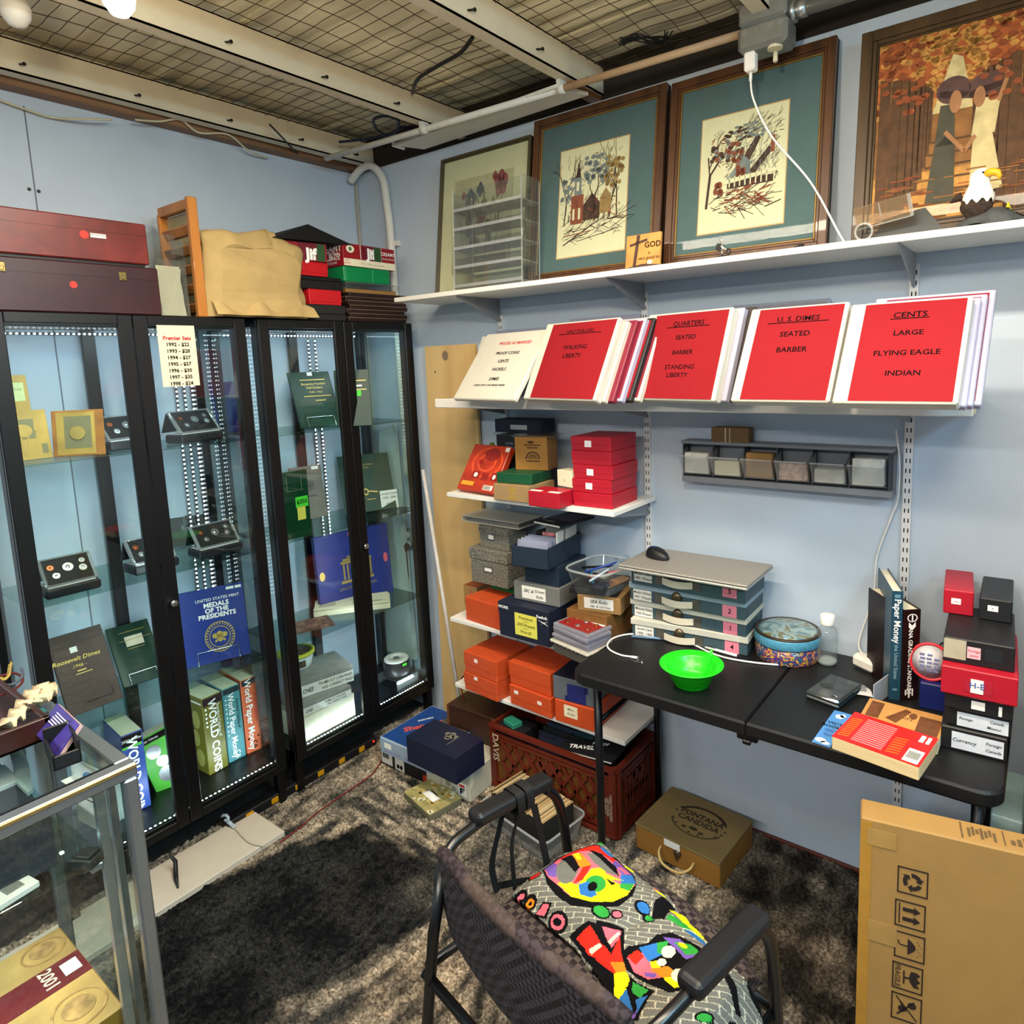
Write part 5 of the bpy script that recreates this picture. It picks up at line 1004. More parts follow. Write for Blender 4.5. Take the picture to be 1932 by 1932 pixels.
o = slab('card_box', 'small cream card box between the red stack and the tan carton', 'box', zt, (1052, 916), (1080, 921), (1052, 886), .06, CREAM); write(o, 'front', 'ID', .5, .4, .014, mat('pale_ink', 'b5ad94', .8, var=0))
M0, w0, h0 = frame_of(Z3, (1082, 954), (1155, 962), (1074, 823))
zz = Z3; hb = h0/5
for k in range(5):
    dx = (.0, -.004, .003, -.003, -.002)[k]
    o = slab('coin_box', ('bottom', 'second', 'middle', 'fourth', 'topmost')[k]+' red coin box in the stack of five, counted from below', 'box', zz, tuple(at(1082, 954, z=Z3)), tuple(at(1155, 962, z=Z3)), hb-.0012, .195, RB, 0, 'stack of five red coin boxes', bev=.003)
    o.matrix_world = M0 @ Matrix.Translation((dx, abs(dx), 0)); o.location.z = zz; lid(o, hb*.55, RB, .0012)
    if k in (1, 2, 4): sticker(o, 'front', .44, .52, .17, .46, STK, off=.0016); write(o, 'front', ('', '1', '2', '', '3')[k], .44, .52, hb*.2, BLUEINK, off=.0025)
    if k == 4: o['label'] = 'topmost red coin box in the stack of five, paler front'
    zz += hb
TLb, TRb = on_x((0, 0), (0, 0), 1) if 0 else (at(944, 842, y=-.10), at(1030, 842, y=-.10))
o = slab('black_box', 'black lettered box at the back of the red box shelf', 'box', Z3, (TLb.x, -.125, Z3), (TRb.x, -.125, Z3), at(944, 820, y=-.125).z-Z3, .10, mat('charcoal_print', '20242a', .5)); write(o, 'front', 'HAND', .30, .84, .016, mat('pale_blue_print', '8fa3b5', .6)); write(o, 'front', 'TOOLS', .32, .76, .016, MATS['pale_blue_print']); zb_ = Z3+DIM[o.name][2]
o = slab('clear_tray', 'clear plastic tray between the black box and the navy box', 'tray', zb_, (TLb.x-.005, -.14, zb_), (TRb.x+.01, -.14, zb_), .012, .115, CLEAR); zb_ += .0125
o = slab('navy_box', 'navy box with a pale label on top of the back stack', 'box', zb_, (TLb.x, -.13, zb_), (TRb.x, -.13, zb_), at(944, 791, y=-.13).z-zb_, .10, NAVY); sticker(o, 'front', .53, .42, .36, .36, mat('pale_grey_label', 'a9acb0', .7))
p = at(928, 835, y=-.12); mb = MB(); mb.lathe([(.012, Z3), (.016, Z3+.03), (.016, p.z-.015), (.008, p.z)], 14, (p.x, -.12, 0)); o = mb.build('green_bottle', mat('olive_green_bottle', '5d6a2a', .35)); tag(o, 'olive green bottle behind the orange printed box', 'bottle')
# ---- table height shelf: left pile
o = slab('coin_box', 'orange box at the left end of the table height shelf', 'box', Z4, (879.5, 1168.6), (942.6, 1190), (881, 1124.5), .15, OB, bev=.003); zo = Z4+DIM[o.name][2]
L = at(872, 1147, y=-.17); o = slab('carton', 'kraft carton with red print behind the orange box', 'box', Z4, (L.x, -.155, Z4), (L.x+.085, -.155, Z4), at(871, 1103, y=-.155).z-Z4, .12, KRAFT); w, t, h = DIM[o.name]
shapes(o, 'front', [rect(.5, .35, .58, .8), rect(.45, .3, .64, .36), rect(.7, .3, .78, .5)], REDINK, 'red_letter'); sticker(o, 'top', .5, .5, .98, .98, mat('rust_flap', '8f4a2c', .7), name='flap'); zc_ = Z4+h
zgb, L, R_ = on_y((915, 1135), (967, 1147), -.20)
gt = at(890, 1097, y=-.225).z
o = slab('coin_box', 'bright green box under the grey marbled boxes', 'box', Z4, (at(913, 1120, y=-.20).x, -.15, Z4), (at(968, 1120, y=-.19).x, -.15, Z4), gt-Z4, .13, mat('emerald_card', '0d6b35', .5, var=.06))
zm = gt+.0005
o = slab('file_box', 'large grey marbled storage box with a metal label holder, lower of two', 'storage box', zm, tuple(at(890, 1096, z=zm)), tuple(at(958, 1112.6, z=zm)), (888, 1032), .135, MARB, bev=.003); w, t, h = DIM[o.name]; lid(o, h*.30, MARB, .004)
def label_holder(o, u, v, sw, sh):
    w, t, h = DIM[o.name]; M_, _ = face(o, 'front'); mb = MB(); M = M_ @ Matrix.Translation((u*w, v*h, .001))
    for a, b in (((-sw/2, -sh/2, 0), (sw/2, -sh/2+.004, .003)), ((-sw/2, sh/2-.004, 0), (sw/2, sh/2, .003)), ((-sw/2, -sh/2, 0), (-sw/2+.004, sh/2, .003)), ((sw/2-.004, -sh/2, 0), (sw/2, sh/2, .003))): mb.span(a, b, 0, 0, M)
    mb.build('label_holder', STEEL, o); sticker(o, 'front', u, v-.02, (sw-.008)/w, (sh-.008)/h, LBLP, name='label_card')
label_holder(o, .5, .46, .052, .026); zm2 = zm+h+.0016
o = slab('file_box', 'small grey marbled box on top of the large marbled box', 'storage box', zm2, tuple(at(906, 1031, z=zm2)), tuple(at(960, 1042, z=zm2)), (902, 991), .12, MARB, bev=.003); w, t, h = DIM[o.name]; lid(o, h*.30, MARB, .003); label_holder(o, .42, .56, .042, .028); zm3 = zm2+h+.0016
wb = slab('binder', 'white ring binder lying flat on the small marbled box', 'binder', zm3, tuple(at(872, 983, z=zm3)), tuple(at(979, 1000, z=zm3)), .028, .24, BLACKC, bev=.002, build=False); w, t, h = DIM[wb.name]
mb = MB(); mb.span((-w/2, 0, 0), (w/2, t, .0035), .001); mb.build('cover', BW, wb); mb = MB(); mb.span((-w/2, 0, .0245), (w/2, t, .028), .001); mb.build('cover', BW, wb)
mb = MB(); mb.span((-w/2-.001, 0, 0), (-w/2+.003, t, .028), .001); mb.build('spine', BW, wb); mb = MB(); mb.span((-w/2+.02, .012, .004), (w/2-.012, t-.01, .0242)); mb.build('pages', GREYC, wb)
# middle pile
o = slab('shoe_carton', 'navy shoe carton with a yellow price note on the table height shelf', 'box', Z4, (943, 1197), (1036.7, 1223), (946, 1134), .25, NAVY, bev=.003); w, t, h = DIM[o.name]; zs = Z4+h
lid(o, h*.28, NAVY, .002); sticker(o, 'front', .56, .48, .44, .64, YELLOWN, name='yellow_note', off=.0024)
scr = ('Presidents', '2007-Present', 'Price $1'); w_, h_ = w*.44, h*.64
for i, s_ in enumerate(scr): write(o, 'front', s_, .56, .68-.2*i, h*.12, INK, 0, .3, .2, .0034, sx=1.0)
shapes(o, 'front', [rect(.52, .585, .62, .592), rect(.52, .385, .62, .392)], INK, 'dash', .0034)
write(o, 'front', 'WORK', .11, .87, h*.12, WHITEINK, bold=1.2, off=.0026); write(o, 'front', 'Reebok', .88, .83, h*.12, WHITEINK, bold=1.2, off=.0026)
shapes(o, 'front', [[(.80, .74), (.93, .66), (1.0, .62), (.92, .70)], [(.84, .62), (.95, .72), (1.0, .745), (.93, .69)]], WHITEINK, 'logo', .0026)
zg2, L, R_ = zs+.003, None, None
o = slab('coin_roll_box', 'grey box with a handwritten rolls label on the navy shoe carton', 'box', zg2, tuple(at(970, 1129, z=zg2)), tuple(at(1055.7, 1147, z=zg2)), (969, 1095), .20, GREYC, bev=.003); w, t, h = DIM[o.name]
sticker(o, 'front', .45, .5, .52, .68, LBLP); write(o, 'front', 'SBC &', .34, .58, h*.24, INK, 0, .3, .2, .0016); write(o, 'front', 'Crown', .58, .64, h*.22, INK, 0, .3, .2, .0016); write(o, 'front', 'Rolls', .58, .34, h*.22, INK, 0, .3, .2, .0016); zn = zg2+h
DNAVY = mat('slate_navy_card', '1c2a3a', .55, var=.1)
o = slab('storage_box', 'slate blue box between the grey rolls box and the open navy box', 'box', zn, tuple(at(991, 1096, z=zn)), tuple(at(1055, 1109, z=zn)), at(991, 1062, z=zn+.09).length*0+.085, .2, DNAVY); zn2 = zn+.0855
zn2 = max(zn2, .0); o.scale = (1, 1, 1)
ob = slab('open_box', 'open navy box filled with clear cases and papers', 'box', zn2, tuple(at(966, 1067, z=zn2)), tuple(at(1035.5, 1077, z=zn2)), (964, 1029), .27, NAVY, bev=.002, build=False); w, t, h = DIM[ob.name]
for nm, a, b in (('front_wall', (-w/2, 0, 0), (w/2, .004, h)), ('back_wall', (-w/2, t-.004, 0), (w/2, t, h*1.1)), ('side_wall', (-w/2, 0, 0), (-w/2+.004, t, h)), ('side_wall', (w/2-.004, 0, 0), (w/2, t, h*1.05)), ('bottom', (-w/2, 0, 0), (w/2, t, .004))):
    mb = MB(); mb.span(a, b, .001); mb.build(nm, DNAVY, ob)
zin = zn2+.02; MO = ob.matrix_world
def inside(name, label, cat, a, b, m, rx=0, rz=0):
    mb = MB(); a, b = Vector(a), Vector(b); c = (a+b)/2; mb.box((0, 0, 0), [abs(q) for q in (b-a)], .001); o = mb.build(name, m); o.matrix_world = MO @ Matrix.Translation(c) @ Matrix.Rotation(rz, 4, 'Z') @ Matrix.Rotation(rx, 4, 'X'); return tag(o, label, cat)
for k in range(4): inside('clear_case', ('first', 'second', 'third', 'fourth')[k]+' clear coin case from the front of the open navy box', 'coin case', (-w/2+.014, .018+.026*k, .02), (w/2-.016, .030+.026*k, h+.022), glass('lilac_case', 'e3e4f2', .03, 2, 1.45, .35, 'b8bccf'), -.25)
inside('grey_folder', 'grey folder standing tall in the open navy box', 'folder', (-.01, .14, .01), (w/2-.008, .15, h+.062), GREYC, -.15); inside('white_folder', 'white folder edge along the right side of the open navy box', 'folder', (w/2-.016, .09, .02), (w/2-.010, .255, h+.045), LBLP)
inside('dark_folder', 'dark folder lying across the back of the open navy box', 'folder', (-w/2+.01, .17, h+.005), (w/2-.02, .26, h+.018), BLACKC, -.05); inside('paper_tab', 'small white and red tabs above the clear cases in the open navy box', 'paper', (-.01, .118, h+.02), (.05, .124, h+.034), mat('red_white_tab', 'b56a6e', .7, var=.5, scale=90), -.2)
zmag = zn2+h+.065
mg = slab('magazine', 'dark magazine lying under the red box shelf above the open navy box', 'magazine', zmag, tuple(at(1008, 987, z=zmag)), tuple(at(1056, 997, z=zmag)), .010, .21, BLACKC, bev=.001); w, t, h = DIM[mg.name]; sticker(mg, 'top', .5, .62, .9, .6, mat('dark_red_photo', '3c1416', .3, var=.5, scale=30), name='cover_photo'); sticker(mg, 'front', .5, .5, 1, .7, LBLP, name='pages'); write(mg, 'top', 'COINS', .35, .16, .022, WHITEINK)
# right pile
tb = slab('lidded_bin', 'smoky tub with a white lid under the clear coin cards', 'tub', Z4, (1041, 1231), (1109, 1262), (1040, 1210), .14, mat('smoky_plastic', '4c4842', .3), bev=.01); w, t, h = DIM[tb.name]; mb = MB(); mb.span((-w/2-.006, -.006, h), (w/2+.006, t+.006, h+.012), .005); mb.build('white_lid', mat('off_white_lid', 'b7b2a4', .5), tb)
for k in range(9): mb = MB(); x = -w/2+.01+(w-.02)*k/8; mb.span((x-.004, -.009, h+.003), (x+.004, -.004, h+.012), .002); mb.build('lid_rib', MATS['off_white_lid'], tb)
MT = tb.matrix_world; zc = h+.0125
CARD = glass('lavender_clear_card', 'e8e6ef', .03, 1.8, 1.45, .42, 'b9b6c2')
for k in range(5):
    mb = MB(); mb.box((0, t/2, .0065), (w*.95, t*.92, .0122), .002); o = mb.build('coin_card', CARD); o.matrix_world = MT @ Matrix.Translation((.003*math.sin(k*2.3), .004*math.cos(k*3.1), zc+.0128*k)) @ Matrix.Rotation(.04*math.sin(k*1.7), 4, 'Z'); solid(o, w*.95, t*.92, .0125)
    tag(o, ('bottom', 'second', 'third', 'fourth', 'topmost')[k]+' clear coin card in the stack on the white lid, counted from below', 'coin card', 'clear coin cards stacked on the white lid')
    if k == 4:
        mb = MB(); mb.box((0, t/2, .0135), (w*.82, t*.74, .001), 0); mb.build('red_insert', mat('red_insert_card', '8e2023', .35), o)
        for i in range(6): mb = MB(); mb.lathe([(.0105, .0142), (.0105, .0165), (.007, .0172), (0, .0172)], 16, (-w*.27+w*.27*(i % 3), t*(.32+.34*(i//3)), 0)); mb.build('coin', (COPPER, SILVER, COPPER)[i % 3], o)
        mb = MB(); mb.box((w*.2, t*.8, .0145), (w*.4, .02, .001)); mb.build('label_sticker', STK, o)
bl, br = at(1070, 1180, y=-.285), at(1145, 1190, y=-.285)
bb = slab('carton', 'plain brown carton under the labelled rolls carton', 'box', Z4, (bl.x, -.285, Z4), (br.x, -.285, Z4), at(1145, 1165, y=-.285).z-Z4, .2, mat('warm_kraft', '7d5426', .75, var=.08)); w, t, h = DIM[bb.name]; zb2 = Z4+h
o = slab('coin_roll_box', 'kraft carton with a white handwritten SBA rolls label', 'box', zb2, tuple(at(1090, 1151, z=zb2)), tuple(at(1171, 1161.5, z=zb2)), (1089, 1121), .19, KRAFT, bev=.002); w, t, h = DIM[o.name]
sticker(o, 'front', .5, .55, .68, .66, LBLP); write(o, 'front', 'SBA Rolls', .5, .66, h*.28, INK, 0, .3, .2, .0016); write(o, 'front', '1980 - 81 S & D Rolls', .53, .36, h*.15, INK, 0, .3, .2, .0016); zb3 = zb2+h
o = slab('tray', 'black tray holding a tan leather strip on the labelled rolls carton', 'tray', zb3, tuple(at(1074, 1119, z=zb3)), tuple(at(1163, 1128, z=zb3)), .024, .2, BLACKC); w, t, h = DIM[o.name]; MTR = o.matrix_world.copy()
mb = MB(); mb.sheet(lambda u, v: (w/2-.075+.06*u+.05*v-.02, .02+.13*v, h+.004+.010*math.sin(PI*u)), 6, 8); l_ = mb.build('leather_strip', mat('tan_leather', 'b5835a', .5, var=.2)); l_.matrix_world = MTR; tag(l_, 'tan leather strip lying on the black tray', 'leather strip')
zt4 = zb3+.0245
ctr = at(1133, 1066, z=zt4+.098); r_ = empty('clear_tub', 'clear plastic tub full of pens and small tools beside the laptop', 'tub', (ctr.x, ctr.y, zt4), -.1)
def tubwall(h0, h1, k0, k1):
    def f(u, v):
        a = 2*PI*u; c, s_ = math.cos(a), math.sin(a); e = .5
        x = math.copysign(abs(c)**e, c)*(.072+(.026)*v); y = math.copysign(abs(s_)**e, s_)*(.092+.030*v); return (x, y, h0+(h1-h0)*v)
    return f
mb = MB(); mb.sheet(tubwall(.002, .098, 0, 1), 40, 6); mb.add([Vector(tubwall(.002, .098, 0, 1)(i/40, 0)) for i in range(40)], [list(range(40))]); mb.build('tub_body', CLEAR, r_)
mb = MB(); mb.tube([Vector(tubwall(.002, .098, 0, 1)(i/40, 1)) for i in range(40)], .005, 6, 0, True); mb.build('rim', EDGE, r_)
SMK = mat('dark_bits', '1a1c20', .4, var=.4, scale=40); zi = zt4+.004
rnd = random.Random(9)
PENM = [mat('blue_pen_plastic', '1d3a86', .3), BLACKP, mat('clear_pen', 'a9b6c4', .2), mat('red_pen', '9c1f24', .3), mat('teal_handle', '1f6f86', .3)]
PENL = ('blue pen lying across the top of the clear tub', 'black marker standing in the clear tub', 'pale clear pen in the clear tub', 'red pen under the blue pen in the clear tub', 'teal handled tool in the clear tub')
for k in range(5):
    a = (.9, .2, 1.5, .95, 2.2)[k]; mb = MB(); x, y = ((.0, .0), (-.03, .02), (.02, -.04), (.015, .005), (-.02, -.03))[k]
    mb.tube([(x-.062*math.cos(a), y-.062*math.sin(a), .078-.006*k), (x+.05*math.cos(a), y+.05*math.sin(a), .098-.010*k), (x+.068*math.cos(a), y+.068*math.sin(a), .103-.010*k)], [.0048, .0048, .002], 8)
    o = mb.build('pen' if k < 4 else 'hand_tool', PENM[k]); o.matrix_world = Matrix.Translation(r_.location); tag(o, PENL[k], 'pen' if k < 4 else 'tool')
for k in range(7):
    mb = MB(); x, y = rnd.uniform(-.04, .04), rnd.uniform(-.06, .06); mb.box((x, y, .012+.008*k), (.05, .06, .014), .004, 0, Matrix.Rotation(0, 4, 'Z')); o = mb.build('small_case', [SMK, GREYC, SMK, NAVY, mat('dusty_pink', 'a5827a', .6), SMK, GREYC][k]); o.location = r_.location
    tag(o, ('black', 'grey', 'dark', 'navy', 'dusty pink', 'charcoal', 'light grey')[k]+' small case seen through the wall of the clear tub', 'small case')
mb = MB(); mb.sheet(lambda u, v: (.02+.10*u, .06+.08*v, .098+.012*math.sin(u*9+v*7)), 10, 8); o = mb.build('plastic_bag', CLEAR); o.location = r_.location; tag(o, 'crumpled clear plastic bag hanging over the back of the clear tub', 'plastic bag')
# ---- lowest shelf
def obox(lab, L, R_, T, zb, dep, stk=(), m=OB):
    o = slab('coin_box', lab, 'box', zb, L, R_, T, dep, m, 0, None, bev=.004); w, t, h = DIM[o.name]; lid(o, h*.62, m, .0012)
    for u, v in stk: sticker(o, 'front', u, v, .1, .17, STK, off=.0016); 
    return o, zb+h+.0016
o, z_ = obox('lower left orange box on the lowest shelf', (877, 1300), (938.5, 1326), (877, 1266), Z5, .21, ((.38, .85),))
o, _ = obox('upper left orange box on the lowest shelf', tuple(at(877, 1266, z=z_)), tuple(at(938.5, 1290, z=z_)), (874, 1228), z_, .21, ((.38, .72),))
o, z_ = obox('lower middle orange box with two white stickers on the lowest shelf', (963, 1327), (1040, 1358), (963, 1291), Z5, .2, ((.17, .72), (.74, .62)))
o, _ = obox('upper middle orange box on the lowest shelf, no stickers', tuple(at(962, 1288, z=z_)), tuple(at(1039, 1316, z=z_)), (960, 1247), z_, .2)
o = slab('coin_box', 'orange box with a cream note behind the front table leg', 'box', Z5, (1047, 1359), (1122, 1383), (1045, 1317), .26, OB, bev=.004); w, t, h = DIM[o.name]; sticker(o, 'front', .42, .60, .34, .52, CREAM, name='cream_note'); scrawl(o, 'front', .42, .6, .3, .4, ('Misc', 'Rolls'), mat('faint_pen', '7c7760', .8, var=0)); z_ = Z5+h+.0005
o = slab('patched_box', 'blue and grey patched box on the right orange box', 'box', z_, tuple(at(1044, 1316, z=z_)), tuple(at(1120, 1336, z=z_)), (1041.5, 1273), .25, mat('slate_grey_card', '5b646c', .6), bev=.003)
shapes(o, 'front', [rect(.36, .02, .82, .78), rect(.30, .04, .38, .25), rect(.8, .5, .88, .78)], mat('cobalt_patch', '1c2468', .6), 'blue_patch'); sticker(o, 'top', .5, .5, .99, .99, mat('very_dark_blue', '0e1428', .6), name='dark_top')
# ================================================================== folding table and what stands on it
TZ = .737; TX0, TX1, TY0, TY1 = 1.6896, 2.9096, -.607, -.010
TBL = mat('black_table_plastic', '101012', .45, var=.12, scale=60, bump=.12, bscale=500)
r_ = empty('folding_table', 'black folding table with a centre seam below the binder shelf', 'table', (TX0, TY0, FZ)); inv = Matrix.Translation((-TX0, -TY0, -FZ))
def rr(x0, x1, y0, y1, rl, rr_, n=8):
    """outline with rounded outer corners"""
    o = []
    for cx, cy, a0, r in ((x1, y1, 0, rr_), (x0, y1, 90, rl), (x0, y0, 180, rl), (x1, y0, 270, rr_)):
        if r < .004: o.append((cx, cy)); continue
        px, py = (cx-r if a0 in (0, 270) else cx+r), (cy-r if a0 in (0, 90) else cy+r)
        o += [(px+r*math.cos(math.radians(a0+90*i/n)), py+r*math.sin(math.radians(a0+90*i/n))) for i in range(n+1)]
    return o
XM = (TX0+TX1)/2
for a, b, rl, rR in ((TX0, XM-.0015, .055, .003), (XM+.0015, TX1, .003, .055)):
    mb = MB(); O = rr(a, b, TY0, TY1, rl, rR); O2 = rr(a+.004, b-.004, TY0+.004, TY1-.004, rl, rR)
    n = len(O); z0, z1 = TZ-.042, TZ
    mb.add([(x, y, z0) for x, y in O2]+[(x, y, z0+.006) for x, y in O]+[(x, y, z1-.007) for x, y in O]+[(x, y, z1) for x, y in O2],
           [list(range(n))[::-1], list(range(3*n, 4*n))]+[[k*n+i, k*n+(i+1) % n, (k+1)*n+(i+1) % n, (k+1)*n+i] for k in range(3) for i in range(n)], 0, False, inv)
    mb.build('tabletop', TBL, r_)
mb = MB(); mb.span((XM-.03, TY0+.01, TZ-.062), (XM+.03, TY0+.03, TZ-.040), .003, 0, inv); mb.span((XM-.012, TY0+.005, TZ-.072), (XM+.012, TY0+.02, TZ-.058), .003, 0, inv); mb.build('hinge', BLACKM, r_)
for lx, ex in ((TX0+.045, 0), (TX1-.055, 0)):
    for ly in (TY0+.105, TY1-.06):
        mb = MB(); mb.tube([inv @ Vector((lx, ly, TZ-.043)), inv @ Vector((lx, ly, FZ))], .014, 12); mb.build('leg', BLACKM, r_)
    mb = MB(); mb.tube([inv @ Vector((lx, TY0+.105, TZ-.09)), inv @ Vector((lx, TY1-.06, TZ-.09))], .009, 8); mb.build('cross_bar', BLACKM, r_)
    s_ = 1 if lx < XM else -1
    mb = MB(); mb.beam(inv @ Vector((lx, -.30, TZ-.22)), inv @ Vector((lx+s_*.26, -.30, TZ-.045)), .018, .006); mb.build('brace', BLACKM, r_)
    mb = MB(); mb.tube([inv @ Vector((lx, TY0+.105, TZ-.22)), inv @ Vector((lx, TY1-.06, TZ-.22))], .009, 8); mb.build('cross_bar', BLACKM, r_)
# ---- stack of album storage boxes, laptop, mouse
TEALB = mat('slate_teal_box', '3d525a', .55, var=.08); BND = [mat('pale_cream_band', 'c6c4b6', .55), mat('pale_cream_band2', 'cbc8b8', .55), mat('grey_blue_band', '8ba0ad', .5), mat('white_band', 'c3c8c9', .5)]
HND = mat('cream_handle', 'd8cfb8', .6, var=.05); HW = mat('aged_metal_plate', '6e6a60', .4, .6, var=.2); BRZ = mat('bronze_clasp', '6b5c48', .35, .8, var=.3)
zs = TZ; hb = .068
for k, (L, R_, num, l1, l2, lab) in enumerate((((1193, 1198), (1410, 1238), '4', 'Lincoln Cents', '1909 - 1960', 'bottom storage box with tag 4 in the stack under the laptop'), ((1192, 1160), (1407, 1203), '1', 'Mercury Dimes', '1965-Present', 'storage box with tag 1 resting on the bottom box under the laptop'),
        ((1189.5, 1129.5), (1406, 1171), '2', 'Modern Nickels', '1965 - Present', 'storage box with tag 2 and a grey blue band under the laptop'), ((1191, 1100), (1406, 1140), '5', 'Modern Halves', '1985 - Present', 'top storage box with tag 5 directly under the laptop'))):
    o = slab('storage_box', lab, 'storage box', zs, tuple(at(*L, z=zs)), tuple(at(*R_, z=zs)), hb, .19, TEALB, 0, None, bev=.002); w, t, h = DIM[o.name]
    if k < 3 or 1: mb = MB(); mb.span((-w/2-.004, -.005, h*.66 if k < 3 else h*.9), (w/2+.004, t+.002, h+.0004), .002); mb.build('lid_band', BND[k], o)
    vs_ = .33 if k < 3 else .5
    sticker(o, 'front', .115, vs_, .17, .60, LBLP); write(o, 'front', l1, .115, vs_+.13, h*.2, INK, 0, .3, .2, .0016, sx=.8); write(o, 'front', l2, .115, vs_-.13, h*.2, INK, 0, .3, .2, .0016, sx=.9)
    for u in (.265, .60): sticker(o, 'front', u, vs_, .07, .52, HW, name='metal_plate', th=.002)
    mb = MB(); mb.sheet(lambda u, v: (-w/2+w*(.30+.27*u), -.004-.010*math.sin(PI*u), h*(vs_-.20+.36*v)-.004*math.sin(PI*u)), 12, 3); mb.sheet(lambda u, v: (-w/2+w*(.30+.27*u), -.0065-.010*math.sin(PI*u), h*(vs_-.20+.36*v)-.004*math.sin(PI*u)), 12, 3); mb.build('handle', HND, o)
    if k < 3: mb = MB(); mb.lathe([(.019, -.004), (.019, .004), (.012, .008), (.004, .010)], 14, (0, 0, 0), 0, Matrix.Translation((-w/2+w*.435, -.006, h*.60)) @ Matrix.Rotation(PI/2, 4, 'X')); mb.span((-w/2+w*.41, -.013, h*.52), (-w/2+w*.46, -.004, h*.60), .003); mb.build('clasp', BRZ, o)
    sticker(o, 'front', .875, vs_, .115, .62, PINKN, name='pink_tag'); write(o, 'front', num, .875, vs_, h*.36, INK, 0, .6, .1, .0016)
    zs += hb+.0008
LAPM = mat('laptop_grey', '8d8982', .5, .2, var=.06, scale=200)
lp = slab('laptop', 'closed grey laptop lying on the stack of storage boxes', 'laptop', zs+.004, tuple(at(1166, 1074, z=zs+.004)), tuple(at(1409.5, 1116, z=zs+.004)), .009, .262, mat('laptop_base', 'a3a29d', .4, .4), bev=.003); w, t, h = DIM[lp.name]
mb = MB(); mb.span((-w/2, .002, h+.001), (w/2, t, h+.009), .003); mb.build('lid', LAPM, lp); mb = MB(); mb.span((-w/2+.03, t-.03, -.004), (w/2-.02, t-.02, 0)); mb.span((-w/2+.03, .02, -.004), (w/2-.02, .03, 0)); mb.build('rubber_feet', BLACKP, lp); zl = zs+.004+.0185
p = at(1241, 1052, z=zl); r_ = empty('computer_mouse', 'dark blue and black computer mouse on the closed laptop', 'mouse', (p.x, p.y, zl), -.35)
def mouse(k):
    def f(u, v):
        a = 2*PI*u; b = v*PI/2; r = math.cos(b)**.7 if v < 1 else 0
        return (.054*r*math.cos(a), .031*r*math.sin(a)*(1-.12*math.cos(a)), .003+.034*k*math.sin(b)**.9*(1-.22*math.cos(a)*r))
    return f
mb = MB(); mb.sheet(mouse(1), 32, 12); mb.build('mouse_body', BLACKP, r_); mb = MB(); mb.sheet(lambda u, v: (lambda q: (q[0]*.97, q[1]*.8, q[2]+.0012))(mouse(1)(.30+.40*u, .15+.8*v)), 18, 12); mb.build('blue_shell', mat('gloss_navy', '10214f', .15, coat=.5), r_); mb = MB(); mb.disc((0, 0, 0), .006, .005, 12, 0, Matrix.Translation((-.03, 0, .031)) @ Matrix.Rotation(PI/2, 4, 'X')); mb.build('scroll_wheel', GREYC, r_)
# ---- decorated round tin, bottle, bowl
p = Vector((2.262, -.108, TZ)); r_ = empty('round_tin', 'round blue decorated tin with a landscape lid beside the storage boxes', 'tin', p)
def swirl(nm, cols, sc):
    m = mat(nm, cols[0], .3, var=0, coat=.3); nt = m.node_tree; b = nt.nodes['Principled BSDF']; tc = nd(nt, 'ShaderNodeTexCoord'); n = nd(nt, 'ShaderNodeTexNoise'); n.inputs['Scale'].default_value = sc; n.inputs['Detail'].default_value = 3; n.inputs['Distortion'].default_value = 1.6
    r = nd(nt, 'ShaderNodeValToRGB'); r.color_ramp.interpolation = 'CONSTANT'
    while len(r.color_ramp.elements) < len(cols): r.color_ramp.elements.new(.5)
    for i, c in enumerate(cols): r.color_ramp.elements[i].position = .28+.46*i/len(cols) if i else 0; r.color_ramp.elements[i].color = lin(c)
    nt.links.new(tc.outputs['Object'], n.inputs['Vector']); nt.links.new(n.outputs[0], r.inputs[0]); nt.links.new(r.outputs[0], b.inputs['Base Color']); return m
TR_ = .108
mb = MB(); mb.lathe([(TR_*.96, 0), (TR_*.98, .004), (TR_*.98, .056)], 40); mb.build('tin_body', swirl('tin_pattern', ['14205a', '1f5f6a', '2a2f6e', '7a2a4a', 'c79a3a', '1d6a5a', '18224f'], 45), r_)
mb = MB(); mb.lathe([(TR_, .055), (TR_*1.02, .058), (TR_*1.02, .084), (TR_, .088)], 40); mb.build('lid_band', mat('sky_blue_band', '4f93b0', .3, var=.15, scale=80), r_)
mb = MB(); mb.lathe([(TR_, .087), (TR_*1.01, .09), (TR_*.985, .094), (TR_*.96, .094)], 40); mb.build('lid_rim', mat('dark_rim', '3a2e22', .4, .3), r_)
mb = MB(); mb.lathe([(TR_*.96, .093), (TR_*.8, .096), (0, .099)], 36); mb.build('lid_picture', swirl('lid_landscape', ['4d5a4a', '5f7a80', '8aa0a0', '6d6a48', '7fa0ae', '3f4a3c'], 9), r_)
p = at(1557, 1254, z=TZ); r_ = empty('bottle', 'empty clear plastic bottle with a white cap in front of the tin', 'bottle', (p.x, p.y+.02, TZ)); hB = (at(1560, 1159, y=p.y+.02).z-TZ)
BT = glass('bottle_plastic', 'f4f7f6', .02, 2.2, 1.5, .06, 'e6eae8')
mb = MB(); mb.lathe([(.030, 0), (.0325, .006), (.033, hB*.60), (.030, hB*.70), (.019, hB*.78), (.018, hB*.82)], 28); mb.build('bottle_body', BT, r_); mb = MB(); mb.lathe([(.030, .001), (.0315, .008), (.0318, .012), (.02, .010), (0, .012)], 28); mb.build('bottle_base', glass('thick_base', 'e8eceb', .05, 2, 1.5, .35, 'dfe3e2'), r_)
mb = MB(); mb.lathe([(.0225, hB*.80), (.023, hB*.82), (.023, hB*.985), (.020, hB), (0, hB)], 28); mb.build('cap', WHITE, r_)
